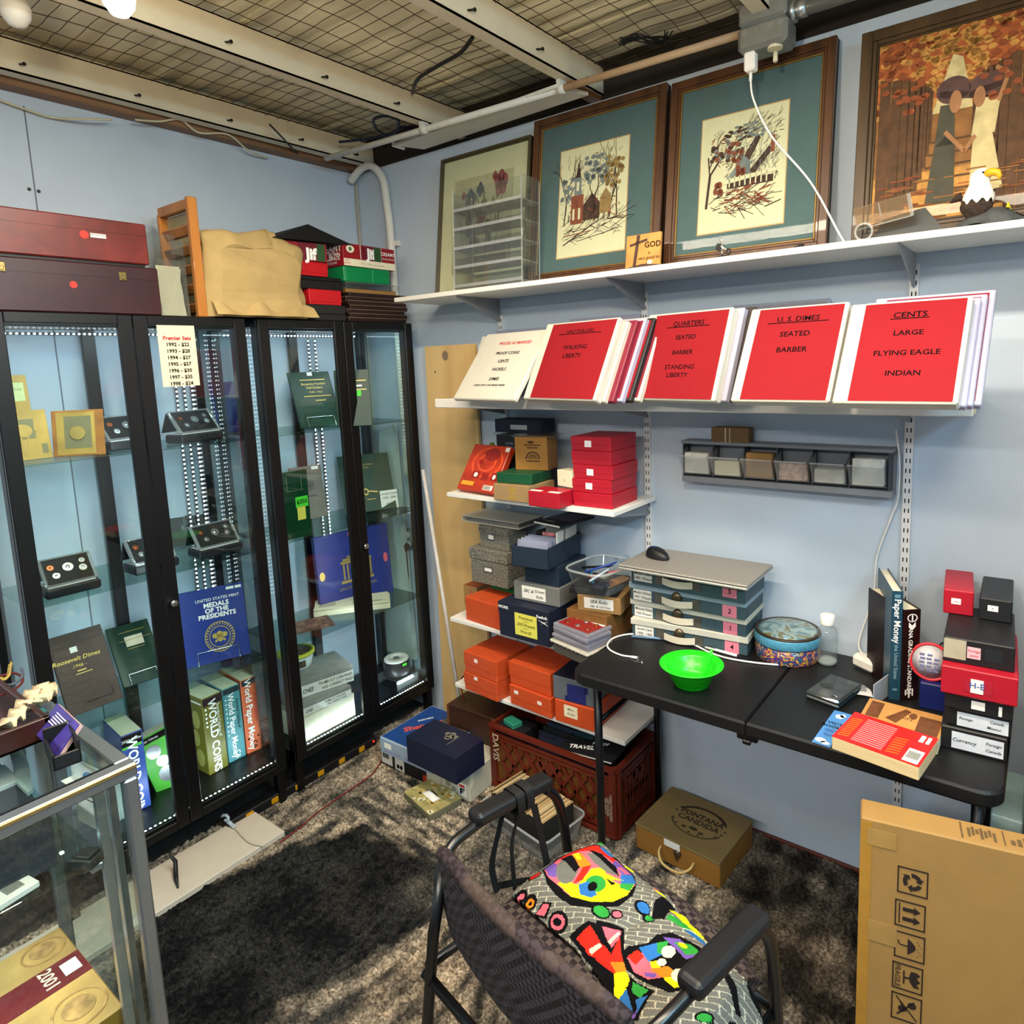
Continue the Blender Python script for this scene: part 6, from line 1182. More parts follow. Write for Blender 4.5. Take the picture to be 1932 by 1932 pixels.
GRN = mat('lime_green_plastic', '22d01e', .3, var=.03, spec=.5); p = at(1300, 1285, z=TZ)
r_ = empty('straw_bowl', 'bright green plastic bowl with a built-in straw at the front of the table', 'bowl', (2.075, -.475, TZ))
mb = MB(); mb.lathe([(0, .003), (.050, .003), (.052, 0), (.055, .002), (.060, .016), (.063, .017), (.068, .034), (.071, .035), (.077, .056), (.081, .0575), (.100, .066), (.1005, .0685), (.098, .069), (.078, .061), (.074, .057), (.069, .037), (.066, .036), (.061, .018), (.056, .014), (.048, .007), (0, .007)], 48); mb.build('bowl_body', GRN, r_)
mb = MB(); mb.tube([(.030, .004, .012), (.045, .018, .05), (.052, .026, .085), (.055, .03, .115)], .0048, 10); mb.build('straw', GRN, r_)
CN = mat('dull_coin', '8a8478', .3, .8)
for k, (x, y, z, a) in enumerate(((-.018, -.012, .010, .2), (-.004, -.02, .012, .5), (-.028, .004, .009, .1))):
    mb = MB(); mb.disc((0, 0, 0), .011, .002, 16); o = mb.build('coin', CN); o.matrix_world = Matrix.Translation(r_.location+Vector((x, y, z))) @ Matrix.Rotation(a, 4, 'X'); tag(o, ('coin lying nearest the centre of the green bowl', 'coin tilted on another in the green bowl', 'coin at the left in the bottom of the green bowl')[k], 'coin')
# ---- cable, pens, clip
q = [at(x, y, z=TZ+.004) for x, y in ((1191, 1239), (1172, 1236), (1152, 1227), (1146, 1217), (1154, 1206), (1172, 1199), (1196, 1196), (1235, 1197), (1276, 1205), (1310, 1217), (1335, 1229), (1362, 1239), (1395, 1246), (1440, 1252), (1475, 1254), (1500, 1248), (1522, 1236), (1545, 1223))]
o = cable('charging_cable', 'white charging cable curling across the back of the table', q, .0034, WHITE); mb = MB(); mb.beam(q[0], q[0]+(q[0]-q[1]).normalized()*.022, .009, .006, .001); mb.build('plug_tip', WHITE, o); mb = MB(); mb.beam(q[0]+(q[0]-q[1]).normalized()*.022, q[0]+(q[0]-q[1]).normalized()*.029, .006, .003); mb.build('metal_contact', CHROME, o)
def pen(a, b, r, m, tip, label, cap=None):
    A, B = at(*a, z=TZ+r+.001), at(*b, z=TZ+r+.001); d = (B-A).normalized(); L = (B-A).length
    mb = MB(); mb.tube([A, A+d*L*.9], r, 10); o = mb.build('pen', m); mb = MB(); mb.tube([A+d*L*.9, A+d*L*.97, B], [r*.95, r*.5, r*.2], 10); mb.build('tip', tip, o)
    mb = MB(); mb.beam(A+Vector((0, 0, r)), A+d*L*.28+Vector((0, 0, r)), .003, .002); mb.build('pocket_clip', cap or tip, o); tag(o, label, 'pen')
pen((1192, 1200), (1272, 1207), .0045, mat('pale_blue_clear', '6f8fae', .2), CHROME, 'pale blue clear pen lying in front of the storage boxes'); pen((1331, 1221), (1398, 1239), .005, WHITE, NAVY, 'white and navy pen lying behind the green bowl', NAVY)
p = at(1200, 1248, z=TZ); r_ = empty('paper_clip', 'small bent metal clip lying near the left end of the table', 'clip', (p.x, p.y, TZ), .15)
mb = MB(); mb.tube([(-.028, .002, .002), (0, -.006, .002), (.02, -.005, .002), (.028, -.008, .002)], .0016, 6); mb.tube([(-.006, .002, .002), (.004, .007, .004), (.02, .005, .004), (.022, -.003, .003)], .0016, 6); mb.build('clip_wire', CHROME, r_)
# ---- right half: clear case, receipt, charger, grey card flap
a_ = frame_of(TZ, (1532, 1322), (1567, 1335), .026); M, w, h = a_
r_ = bpy.data.objects.new('hinged_case', None); COL.objects.link(r_); r_.matrix_world = M; tag(r_, 'clear topped dark parts case on the right half of the table', 'parts case')
mb = MB(); mb.span((-.05, 0, 0), (.052, .155, .012), .004); mb.build('case_base', mat('ink_teal_plastic', '1a262c', .3), r_); mb = MB(); mb.span((-.05, 0, .0125), (.052, .155, .026), .005); mb.build('clear_lid', glass('smoky_lid', '9aa3a6', .02, 2.2, 1.5, .05, 'c9cfd1'), r_)
mb = MB(); mb.span((-.03, .02, .012), (.035, .07, .016), .001); mb.span((-.035, .09, .012), (.03, .10, .017)); mb.span((-.035, .115, .012), (.03, .122, .017)); mb.build('insert', mat('case_grey', '5b5f60', .4), r_); mb = MB(); mb.tube([(.02, .02, .027), (.03, .026, .028), (.038, .02, .027)], .002, 6); mb.build('latch', CHROME, r_)
PG = mat('receipt_paper', 'c9c9cb', .8, var=.04)
c4 = [at(*q, z=TZ+.001) for q in ((1594, 1310), (1647, 1316), (1640, 1300), (1601, 1284))]
mb = MB(); mb.sheet(lambda u, v: tuple((c4[0].lerp(c4[1], u)).lerp(c4[3].lerp(c4[2], u), v)+Vector((0, 0, .006*math.sin(PI*v)+.004*math.sin(3*u)))), 8, 6); o = mb.build('receipt', PG); tag(o, 'curled printed receipt between the clear case and the grey card', 'receipt')
mb = MB()
for k in range(5): A = c4[0].lerp(c4[3], .25+.13*k); B = c4[1].lerp(c4[2], .25+.13*k); mb.beam(A.lerp(B, .12)+Vector((0, 0, .010)), A.lerp(B, .8)+Vector((0, 0, .011)), .003, .0004)
mb.build('print_line', GREYC, o)
o = slab('card_flap', 'grey card standing against the teal book', 'card', TZ, (1648, 1335), (1678, 1312), (1646, 1292), .003, mat('grey_white_card', 'a9acb2', .8), 0)
p = at(1640, 1272, z=TZ); r_ = empty('wall_charger', 'white wall charger lying behind the grey card on the table', 'charger', (p.x-.01, p.y+.03, TZ), -.5)
mb = MB(); mb.span((-.05, -.024, 0), (.04, .024, .045), .012); mb.build('charger_body', mat('warm_white_plastic', 'd8d4cc', .4), r_); mb = MB(); mb.span((.04, -.012, .010), (.052, -.008, .03)); mb.span((.04, .008, .010), (.052, .012, .03)); mb.build('prong', BRASS, r_)
p2 = r_.location+Vector((.055, .02, 0)); mb = MB()
for k in range(4): mb.tube([(p2.x+.013*math.cos(a)+.004*k, p2.y+.006*k-.01, p2.z+.02+.013*math.sin(a)+.004*k) for a in [i*PI/8 for i in range(16)]], .0028, 6, 0, True)
tag(mb.build('metal_rings', mat('antique_gold', '7d6b48', .35, .8)), 'bunch of antique gold rings beside the white charger', 'rings')
# ---- upright books
def upbook(name, label, bl, br, T, dep, m, z=TZ):
    o = slab(name, label, 'book', z, bl, br, T, dep, m, 0, None, bev=.002, build=False); w, t, h = DIM[o.name]
    mb = MB(); mb.span((-w/2, 0, 0), (w/2, .004, h), .001); mb.build('spine', m, o)
    for sx in (-1, 1): mb = MB(); mb.span((sx*w/2, .002, 0), (sx*(w/2-.003), dep, h), .0008); mb.build('cover', m, o)
    mb = MB(); mb.span((-w/2+.003, .004, .004), (w/2-.003, dep-.004, h-.005)); mb.build('pages', CREAM, o); return o
o = upbook('book', 'tall teal paper money book standing against the wall upright', (1677, 1320), (1698, 1322), (1682, 1115), .225, mat('deep_teal_cover', '1d4256', .35, var=.06)); w, t, h = DIM[o.name]
write(o, 'front', 'Paper Money', .5, .73, h*.075, WHITEINK, -90, .8); write(o, 'front', 'of the United States', .5, .38, h*.045, mat('pale_teal_ink', '8fb3c0', .6), -90); sticker(o, 'front', .5, .955, .5, .03, mat('pale_teal_mark', '5f8597', .5), name='mark'); sticker(o, 'front', .5, .10, .4, .02, MATS['pale_teal_mark'], name='mark')
o = upbook('book', 'black grading standards book beside the tall teal book', (1700, 1322), (1731.7, 1320), (1711, 1151), .20, mat('black_brown_cover', '1d0d0c', .3)); w, t, h = DIM[o.name]
write(o, 'front', 'ANA GRADING STANDARDS', .42, .44, h*.062, WHITEINK, -90, 1, sx=.92); write(o, 'front', 'Official', .78, .5, h*.03, WHITEINK, -90)
shapes(o, 'front', ring(.5, .91, .30, .045, .8)+[rect(.46, .88, .54, .94), bar(.3, .84, .5, .80, .05), bar(.7, .84, .5, .80, .05), rect(.2, .06, .28, .12), rect(.4, .03, .48, .12), rect(.6, .05, .68, .13), rect(.3, .12, .66, .125)], WHITEINK, 'spine_emblem')
# ---- boxes at the right end
BB = mat('black_storage_card', '151517', .5, var=.1)
def stk(name, label, zb, L, R_, h, dep, m, lb=None):
    return slab(name, label, 'box', zb, tuple(at(*L, z=zb)), tuple(at(*R_, z=zb)), h, dep, m, 0, None, bev=.003)
z = TZ
o = slab('storage_box', 'lowest black box with a big white label at the right end of the table', 'box', z, (1774, 1409), (1899, 1440), .062, .30, BB, bev=.003); w, t, h = DIM[o.name]; sticker(o, 'front', .56, .48, .78, .72, mat('cool_white_label', 'ccd0d8', .7)); write(o, 'front', 'Currency', .36, .5, h*.22, INK, 0, .3, .2, .0016); write(o, 'front', 'Foreign', .8, .62, h*.18, INK, 0, .3, .2, .0016); write(o, 'front', 'Canada', .8, .34, h*.18, INK, 0, .3, .2, .0016); b0 = o.matrix_world.copy(); W0 = w; z += h+.0005
def on0(name, label, h, m, dx0, dx1, dy, dep, yaw=0):
    """a box laid on the pile, its front edge from dx0 to dx1 along the lowest box's front"""
    global z
    A = b0 @ Vector((-W0/2+dx0, dy, 0)); B = b0 @ Vector((W0/2+dx1, dy+yaw, 0)); o = slab(name, label, 'box', z, (A.x, A.y, z), (B.x, B.y, z), h, dep, m, 0, None, bev=.003); z += h+.0005; return o
o = on0('storage_box', 'second black box up with a pale blue label at the right end of the table', .05, BB, .012, .006, .01, .28); w, t, h = DIM[o.name]; sticker(o, 'front', .56, .44, .80, .74, MATS['cool_white_label']); write(o, 'front', 'Foreign', .30, .5, h*.2, INK, 0, .3, .2, .0016); write(o, 'front', 'Canada', .78, .62, h*.2, INK, 0, .3, .2, .0016); write(o, 'front', 'Mexico', .74, .3, h*.2, INK, 0, .3, .2, .0016)
o = on0('storage_box', 'third black box up with a small white sticker under the red box', .042, BB, .005, .008, .0, .28); w, t, h = DIM[o.name]; sticker(o, 'front', .5, .5, .2, .52, LBLP); sticker(o, 'front', .82, .42, .05, .6, LBLP)
o = on0('storage_box', 'wide red box with a lettered sticker in the middle of the right pile', .072, RB, -.003, .014, -.012, .30); w, t, h = DIM[o.name]; lid(o, h*.97, RB, .001); sticker(o, 'front', .5, .48, .36, .5, mat('tape_red', 'a32032', .25), name='tape', off=.0013); sticker(o, 'front', .48, .48, .17, .5, LBLP, off=.002); write(o, 'front', 'H-E', .48, .5, h*.3, BLUEINK, 0, .5, 0, .0035)
o = on0('storage_box', 'black box with a torn tan note and pink sticker above the wide red box', .066, BB, -.004, .006, .02, .26); w, t, h = DIM[o.name]; sticker(o, 'front', .17, .56, .32, .78, mat('torn_tan_paper', 'a8a28a', .8), name='torn_note'); sticker(o, 'front', .44, .52, .19, .46, mat('pale_pink_label', 'd9aeb4', .7)); write(o, 'front', 'Foreign', .44, .6, h*.14, REDINK, 0, .2, .2, .0016); write(o, 'front', 'coins', .44, .42, h*.14, REDINK, 0, .2, .2, .0016); sticker(o, 'front', .72, .54, .25, .5, mat('dark_tape', '26282c', .2), name='tape')
o = slab('storage_box', 'long upright red box on top of the right pile, left of the black one', 'box', z, tuple(at(1779, 1156, z=z)), tuple(at(1836, 1164, z=z)), (1779, 1111), .20, RB, bev=.003); w, t, h = DIM[o.name]; sticker(o, 'front', .42, .55, .32, .24, STK); write(o, 'front', 'cents', .42, .55, h*.1, REDINK, off=.002)
o = slab('storage_box', 'long upright black box on top of the right pile, right of the red one', 'box', z, tuple(at(1846, 1168, z=z)), tuple(at(1909, 1178, z=z)), (1846, 1127), .21, mat('charcoal_storage_card', '191b1e', .45), bev=.003); w, t, h = DIM[o.name]; sticker(o, 'front', .42, .58, .32, .26, STK); write(o, 'front', 'A', .42, .58, h*.12, INK, off=.002)
b_ = slab('storage_box', 'small dark blue box left of the black pile at the right end', 'box', TZ, (1734, 1335), (1787, 1346), (1734.5, 1287), .13, mat('royal_navy_card', '101d5c', .45), bev=.003); w, t, h = DIM[b_.name]; zb_ = TZ+h
p = b_.matrix_world @ Vector((-.012, .035, h)); r_ = empty('tape_roll', 'round red edged roll with a printed white wrapper on the small blue box', 'roll', p, b_.matrix_world.to_euler().z)
M = Matrix.Translation((0, 0, .052)) @ Matrix.Rotation(math.radians(78), 4, 'X')
mb = MB(); mb.tube([M @ Vector((.051*math.cos(i*PI/16), .051*math.sin(i*PI/16), 0)) for i in range(32)], .0045, 8, 0, True); mb.lathe([(.05, -.03), (.05, 0), (.02, .001)], 32, (0, 0, 0), 0, M); mb.build('red_rim', mat('bright_red_rim', 'c72a36', .4), r_)
mb = MB(); mb.lathe([(.0485, .002), (0, .003)], 30, (0, 0, 0), 0, M); mb.build('wrapper', mat('printed_wrapper', 'cfd2da', .5, var=.12, scale=70), r_)
mb = MB()
for k in range(14): mb.box((-.022+.018*(k % 3)+.002*(k % 2), -.025+.011*(k//3), .0036), (.013, .006, .0006), 0, 0, M)
mb.build('wrapper_print', mat('lilac_print', '6a6f9c', .6), r_)
mb = MB(); mb.span((b_.location.x+.0, b_.location.y+.07, zb_), (b_.location.x+.05, b_.location.y+.10, zb_+.095), .006); tag(mb.build('black_gadget', BLACKP), 'small black gadget standing behind the red edged roll', 'gadget')
# ---- paperbacks and flyer at the front
o = slab('flyer', 'blue bookshop flyer under the red paperback', 'flyer', TZ, (1531.5, 1400), (1566, 1411), .0012, .20, mat('sky_flyer', '4c86c4', .5, var=.05), bev=0); w, t, h = DIM[o.name]
write(o, 'top', "VIC'S", .5, .62, .018, INK, 0, .5); write(o, 'top', 'BOOKS', .5, .52, .018, INK, 0, .5); shapes(o, 'top', [rect(.2, .42, .8, .43), rect(.2, .38, .7, .39), rect(.25, .30, .75, .31), rect(.3, .26, .7, .27)], BLUEINK, 'text_line'); shapes(o, 'top', [ell(.5, .84, .25, .06), ell(.65, .88, .16, .05), ell(.35, .10, .3, .06), ell(.65, .06, .25, .04)], [mat('cloud_print', 'd9e6ec', .6)], 'drawing')
o = slab('paperback', 'tan paperback with a sepia cover lying under the red paperback', 'book', TZ+.0015, (1598, 1388), (1751, 1430), .032, .15, CREAM, bev=.002); o.matrix_world = o.matrix_world @ Matrix.Translation((.018, .028, 0)) @ Matrix.Rotation(-.03, 4, 'Z'); w, t, h = DIM[o.name]
mb = MB(); mb.span((-w/2, 0, h), (w/2, t, h+.001)); mb.build('cover', mat('sepia_cover', 'c28d4e', .35, var=.15, scale=14), o); shapes(o, 'top', [rect(.05, .30, .22, .92), rect(.70, .1, .97, .78), ([(.3, .4), (.5, .9), (.58, .85), (.45, .3)]), ell(.62, .7, .05, .12)], [mat('sepia_print', '6e4224', .4, var=.3, scale=40)], 'cover_picture', .0012); write(o, 'top', 'COIN', .5, .55, .02, SKB)
zz = TZ+.0015+.033
o = slab('paperback', 'thick red paperback lying face down at the front edge of the table', 'book', zz+.0005, (1569, 1413), (1733, 1474), .034, .155, mat('aged_pages', 'd2b98a', .8, var=.1, scale=300, stretch=(.02, 1, 1)), bev=.002); w, t, h = DIM[o.name]
mb = MB(); mb.span((-w/2, 0, h), (w/2, t, h+.0012)); mb.build('cover', mat('glossy_red_cover', 'd81a14', .25, var=.03), o)
shapes(o, 'top', [rect(.20+.0, .10+.063*k, .56, .125+.063*k) for k in range(13)], mat('pink_text', 'f0898a', .5), 'text_line', .0015); shapes(o, 'top', [bar(.03, .12+.07*k, .16, .16+.07*k, .03) for k in range(10)]+[bar(.60, .12+.08*k, .74, .16+.08*k, .03) for k in range(7)], mat('orange_text', 'f0641e', .5), 'orange_lines', .0015)
sticker(o, 'top', .885, .24, .17, .40, LBLP, name='barcode_panel', off=.0014); shapes(o, 'top', [rect(.82+.012*k, .14, .826+.012*k, .36) for k in range(11)], INK, 'barcode', .0022); sticker(o, 'top', .86, .82, .05, .22, LBLP, name='price_sticker', off=.0014); sticker(o, 'top', .93, .82, .04, .22, LBLP, name='price_sticker', off=.0014)
# pale box under the table at the right
mb = MB(); mb.span((2.875, -.30, FZ), (2.948, -.05, .50), .004); tag(mb.build('pale_carton', mat('pale_aqua_board', 'b9d9da', .5)), 'pale aqua board standing under the right end of the table', 'board')
# ================================================================== rug and things on the floor
def poly_in(x, y, P):
    c = False; n = len(P)
    for i in range(n):
        x1, y1 = P[i]; x2, y2 = P[i-1]
        if (y1 > y) != (y2 > y) and x < (x2-x1)*(y-y1)/(y2-y1)+x1: c = not c
    return c
DK = [tuple(at(*q, z=FZ)[:2]) for q in ((690, 1552), (790, 1578), (860, 1625), (848, 1690), (845, 1740), (760, 1790), (680, 1845), (560, 1890), (470, 1945), (330, 2060), (180, 1900), (250, 1790), (300, 1720), (420, 1660), (540, 1608))]
def seg_d(x, y, P):
    best = 9
    for i in range(len(P)):
        ax, ay = P[i-1]; bx, by = P[i]; dx, dy = bx-ax, by-ay; t = max(0, min(1, ((x-ax)*dx+(y-ay)*dy)/(dx*dx+dy*dy+1e-9)))
        best = min(best, math.hypot(x-ax-t*dx, y-ay-t*dy))
    return best
RX0, RX1, RY0, RY1 = .30, 3.34, -2.35, -.02; step = .0085
nx, ny = int((RX1-RX0)/step), int((RY1-RY0)/step)
N_ = noise.noise; vsr, cols = [], []; rnd = random.Random(4)
BEI, TAU, GRY, BLK = (.40, .325, .235), (.165, .138, .108), (.036, .035, .032), (.0035, .004, .005)
def mix(a, b, t): t = max(0, min(1, t)); return tuple(p+(q-p)*t for p, q in zip(a, b))
for j in range(ny+1):
    for i in range(nx+1):
        x, y = RX0+(RX1-RX0)*i/nx, RY0+(RY1-RY0)*j/ny
        jx, jy = x+rnd.uniform(-.003, .003), y+rnd.uniform(-.003, .003)
        n1 = N_(Vector((x*3.2, y*3.2, 0))); n2 = N_(Vector((x*11, y*11, 3))); n3 = N_(Vector((x*48, y*20, 7))); fine = rnd.uniform(-1, 1)
        # streaks run away from the shelf wall
        st = N_(Vector((x*26+2*n1, y*5+1.5*n1, 11)))
        base = mix(BEI, TAU, .45+.9*n1+.5*n2); base = mix(base, GRY, .9*max(0, st+.08+.35*n2)*2.2)
        d = seg_d(x, y, DK); ins = poly_in(x, y, DK); sd = (d if ins else -d)+.05*n2+.03*n1
        kd = (sd+.02)/.045; dark = mix(GRY, BLK, .60+.9*N_(Vector((x*6, y*6, 5)))+.9*n3+.55*fine); c = mix(base, dark, kd)
        # striped zone in front of the floor boxes, dark zone at the right wall
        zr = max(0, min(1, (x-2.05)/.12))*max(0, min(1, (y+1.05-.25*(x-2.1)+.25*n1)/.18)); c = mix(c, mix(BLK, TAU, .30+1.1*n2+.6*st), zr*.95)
        zs_ = max(0, min(1, (x-.62)/.1))*max(0, min(1, (1.25-x)/.1))*max(0, min(1, (y+.86+.05*n2)/.08)); c = mix(c, mix(BEI, GRY, .5+2.6*N_(Vector((x*7+1.2*n1, y*38+4*x, 21)))), zs_*.85)
        zm_ = max(0, min(1, (x-1.15)/.15))*max(0, min(1, (1.75-x)/.2))*max(0, min(1, (y+1.02)/.1)); c = mix(c, mix(GRY, TAU, .3+1.2*n2+.5*n3), zm_*.8)
        k = 1+.42*fine+.3*n3; c = tuple(max(.003, q*k) for q in c)
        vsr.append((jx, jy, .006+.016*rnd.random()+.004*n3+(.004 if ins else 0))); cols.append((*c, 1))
me = bpy.data.meshes.new('area_rug'); W_n = nx+1
edge = [(x, y, 0) for x, y, z in vsr]
faces = [(j*W_n+i, j*W_n+i+1, (j+1)*W_n+i+1, (j+1)*W_n+i) for j in range(ny) for i in range(nx)]
me.from_pydata(vsr+[(RX0, RY0, .001), (RX1, RY0, .001), (RX1, RY1, .001), (RX0, RY1, .001)], [], faces+[(len(vsr)+3, len(vsr)+2, len(vsr)+1, len(vsr))])
at_ = me.color_attributes.new('pile_colour', 'FLOAT_COLOR', 'POINT'); flat = [v for c in cols for v in c]+[.05, .04, .03, 1]*4; at_.data.foreach_set('color', flat)
mr = mat('shag_rug', '808080', .95, var=0, bump=.7, bscale=240, spec=.1); nt = mr.node_tree; a = nd(nt, 'ShaderNodeVertexColor'); a.layer_name = 'pile_colour'
nz = nd(nt, 'ShaderNodeTexNoise'); nz.inputs['Scale'].default_value = 120; nz.inputs['Detail'].default_value = 3; tcn = nd(nt, 'ShaderNodeTexCoord'); nt.links.new(tcn.outputs['Object'], nz.inputs['Vector'])
mp_ = nd(nt, 'ShaderNodeMapRange'); mp_.inputs[1].default_value = .3; mp_.inputs[2].default_value = .7; mp_.inputs[3].default_value = .30; mp_.inputs[4].default_value = 1.75; nt.links.new(nz.outputs[0], mp_.inputs[0])
mx = nd(nt, 'ShaderNodeVectorMath', operation='SCALE'); nt.links.new(a.outputs[0], mx.inputs[0]); nt.links.new(mp_.outputs[0], mx.inputs['Scale']); nt.links.new(mx.outputs[0], nt.nodes['Principled BSDF'].inputs['Base Color'])
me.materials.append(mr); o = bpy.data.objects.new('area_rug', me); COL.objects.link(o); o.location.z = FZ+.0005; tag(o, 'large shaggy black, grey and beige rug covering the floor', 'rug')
RZ = FZ+.016
# white plank by the cabinets, power strip, red wire
q = [at(x, y, z=RZ+.024) for x, y in ((300, 1702), (525, 1565), (470, 1525), (290, 1618))]
WP = mat('warm_white_board', 'c9c0b0', .5, var=.03)
A, B = q[1], q[2]; d = (A-B); ax = Vector((0, -1, 0))
mb = MB(); ang = 0; mb.span((.37, -1.95, RZ), (.60, -1.045, RZ+.022), .002); tag(mb.build('loose_board', WP), 'long white board lying on the rug along the foot of the cabinets', 'board')
p = at(425, 1545, z=RZ+.05); mb = MB(); mb.tube([Vector((p.x, p.y, RZ+.045))+Vector((.018*math.cos(a), .006*math.sin(2*a), .022*math.sin(a))) for a in [i*PI/5 for i in range(5)]], .006, 6); mb.beam(Vector((p.x, p.y, RZ+.05)), Vector((p.x+.05, p.y+.01, RZ+.026)), .014, .004); tag(mb.build('cable_clip', mat('pale_blue_plastic', 'a9b9c2', .4)), 'pale plastic cable clip standing on the white board', 'clip')
cable('thin_cord', 'thin pale cord lying across the white board', [Vector((p.x+.04, p.y+.01, RZ+.025)), at(440, 1560, z=RZ+.026), at(470, 1590, z=RZ+.026), at(505, 1597, z=RZ+.026)], .002, mat('pale_cord', 'b5ae9f', .6))
mb = MB(); mb.tube([at(320, 1612, z=RZ+.10), at(331, 1625, z=RZ+.06), at(332, 1655, z=RZ+.035), at(336, 1675, z=RZ+.026)], [.004, .008, .008, .003], 8); tag(mb.build('black_strap', BLACKP), 'short black strap hanging onto the white board', 'strap')
y0, y1 = -1.16, -.42
r_ = empty('power_strip', 'long black power strip with yellow outlets under the right cabinet', 'power strip', (.36, (y0+y1)/2, RZ))
mb = MB(); mb.span((-.025, y0-(y0+y1)/2, .002), (.03, y1-(y0+y1)/2, .042), .004); mb.build('strip_body', BLACKP, r_)
for k in range(6):
    yy = y0-(y0+y1)/2+.09+.112*k; mb = MB(); mb.box((.031, yy, .022), (.004, .032, .024), .003); mb.build('outlet', mat('amber_outlet', 'c08a10', .4), r_)
mb = MB(); mb.box((.031, y1-(y0+y1)/2-.02, .026), (.004, .008, .006)); mb.build('power_light', mat('red_power_light', 'ff2010', .4, var=0, emit='ff2010', estr=4), r_)
cable('red_wire', 'thin red wire running over the rug from the floor boxes to the white board', [at(722, 1432, z=RZ+.01), at(700, 1462, z=RZ+.006), at(650, 1497, z=RZ+.006), at(600, 1532, z=RZ+.006), at(565, 1562, z=RZ+.006), at(528, 1590, z=RZ+.01)], .003, mat('dull_red_wire', '7a2420', .5))
# ---- boxes at the end of the right cabinet
z = RZ; BP = lambda *a, **k: tuple(at(*a, **k))
A, B = at(720, 1440, z=RZ), at(806, 1480, z=RZ); yw = 0
o = slab('shoe_box', 'black shoe box with a white barcode label under the blue exercise shoe box', 'box', RZ, (A.x, A.y, 0), (B.x, B.y, 0), .085, .30, BLACKC, bev=.003); w, t, h = DIM[o.name]; sticker(o, 'front', .14, .48, .24, .72, LBLP); sticker(o, 'front', .42, .42, .20, .72, LBLP); shapes(o, 'front', [rect(.05+.018*k, .45, .06+.018*k, .72) for k in range(8)]+[ell(.39, .28, .03, .12), ell(.46, .28, .03, .12)], INK, 'barcode', .0016); sticker(o, 'front', .97, .26, .1, .4, mat('orange_red_tab', 'c53a17', .6), name='red_tab'); zt = RZ+h+.0005
SU = mat('pale_blue_shoe_card', '8fa3b8', .5, var=.05); SUT = mat('royal_blue_lid_print', '173f82', .4, var=.06)
o = slab('shoe_box', 'blue exercise shoe box with coral lettering on its lid', 'box', zt, BP(718, 1418, z=zt), BP(815, 1462, z=zt), (720, 1390), .33, SU, bev=.003); w, t, h = DIM[o.name]; sticker(o, 'top', .5, .5, .96, .95, SUT, name='lid_print', off=.0003); write(o, 'top', 'Shape-ups', .34, .56, .052, mat('coral_ink', 'd8503a', .5), 58, 1.5); write(o, 'top', 'SKECHERS', .22, .66, .016, WHITEINK, 58, 1); sticker(o, 'top', .70, .5, .5, .7, mat('dim_photo_print', '5a5648', .6, var=.3, scale=20), name='lid_photo', off=.0010); sticker(o, 'front', .16, .60, .14, .34, LBLP); shapes(o, 'front', [rect(.08, .22, .42, .28), rect(.52, .18, .78, .40), ell(.62, .82, .07, .14)], [mat('lilac_lettering', '8c7fa5', .6)], 'lettering_block')
zn = zt+h+.0005
zf = RZ
A, B = at(805, 1480, z=RZ), at(888, 1515, z=RZ)
fb = slab('shoe_box', 'white shoe box with a red and navy logo, partly under the navy case', 'box', RZ, (A.x, A.y, 0), (B.x, B.y, 0), (805, 1430), .28, mat('warm_white_card', 'c3bca8', .7, var=.05), bev=.003); w, t, h = DIM[fb.name]
M_, _ = face(fb, 'front'); sticker(fb, 'front', .83, .36, .17, .46, LBLP, name='logo_label'); sticker(fb, 'front', .83, .50, .12, .10, REDINK, name='logo_bar', off=.001); shapes(fb, 'front', [rect(.78, .20, .82, .42), rect(.78, .36, .89, .42), rect(.78, .28, .86, .33)], NAVY, 'logo_letter', .0012); sticker(fb, 'front', .36, .5, .006, 1, GREYC, name='edge_seam'); shapes(fb, 'front', [ell(.52, .4, .06, .1), ell(.64, .3, .05, .08)], [mat('faint_print', '8e8a78', .7)], 'faint_print')
shapes(fb, 'right', [[(.0, 1), (.0, .45), (.08, .62), (.1, 1)]], CREAM, 'lid_flap', .002)
znv = max(zn, RZ+h)+.001
nv = slab('presentation_box', 'large navy box with a silver crest lying across the shoe boxes', 'box', znv, BP(769, 1436, z=znv), BP(861.5, 1482, z=znv), (765.6, 1388), .165, mat('deep_navy_leatherette', '0e1630', .45, var=.08), bev=.002); w, t, h = DIM[nv.name]
shapes(nv, 'top', [ell(.55, .60, .07, .10), ell(.48, .66, .05, .07), ell(.62, .66, .05, .07), ell(.55, .74, .04, .06), ell(.55, .50, .05, .05)], mat('tarnished_silver', '8c8a80', .4, .5), 'crest'); shapes(nv, 'top', [rect(.66, .30, .675, .72)], MATS['tarnished_silver'], 'motto_line')
TB = mat('floral_tissue_card', 'a99c63', .6, var=.3, scale=18)
o = slab('tissue_box', 'flat tissue box with a yellow and white floral lid on the rug', 'tissue box', RZ, BP(762, 1506, z=RZ), BP(811, 1551, z=RZ), (762, 1494), .155, mat('olive_grey_side', '6f6a52', .7), bev=.003); w, t, h = DIM[o.name]
rnd = random.Random(8); fl = []
for _ in range(46):
    x, y = rnd.uniform(.06, .94), rnd.uniform(.06, .94); fl.append((ell(x, y, rnd.uniform(.03, .07), rnd.uniform(.03, .08), 9), rnd.choice((0, 0, 1, 2))))
sticker(o, 'top', .5, .5, .99, .99, TB, name='lid_print', off=.0002); shapes(o, 'top', fl, [mat('cream_petal', 'd6cfae', .7), mat('ochre_petal', 'b98d3a', .7), mat('sage_petal', '8d8a55', .7)], 'printed_flowers', .0010, .0002)
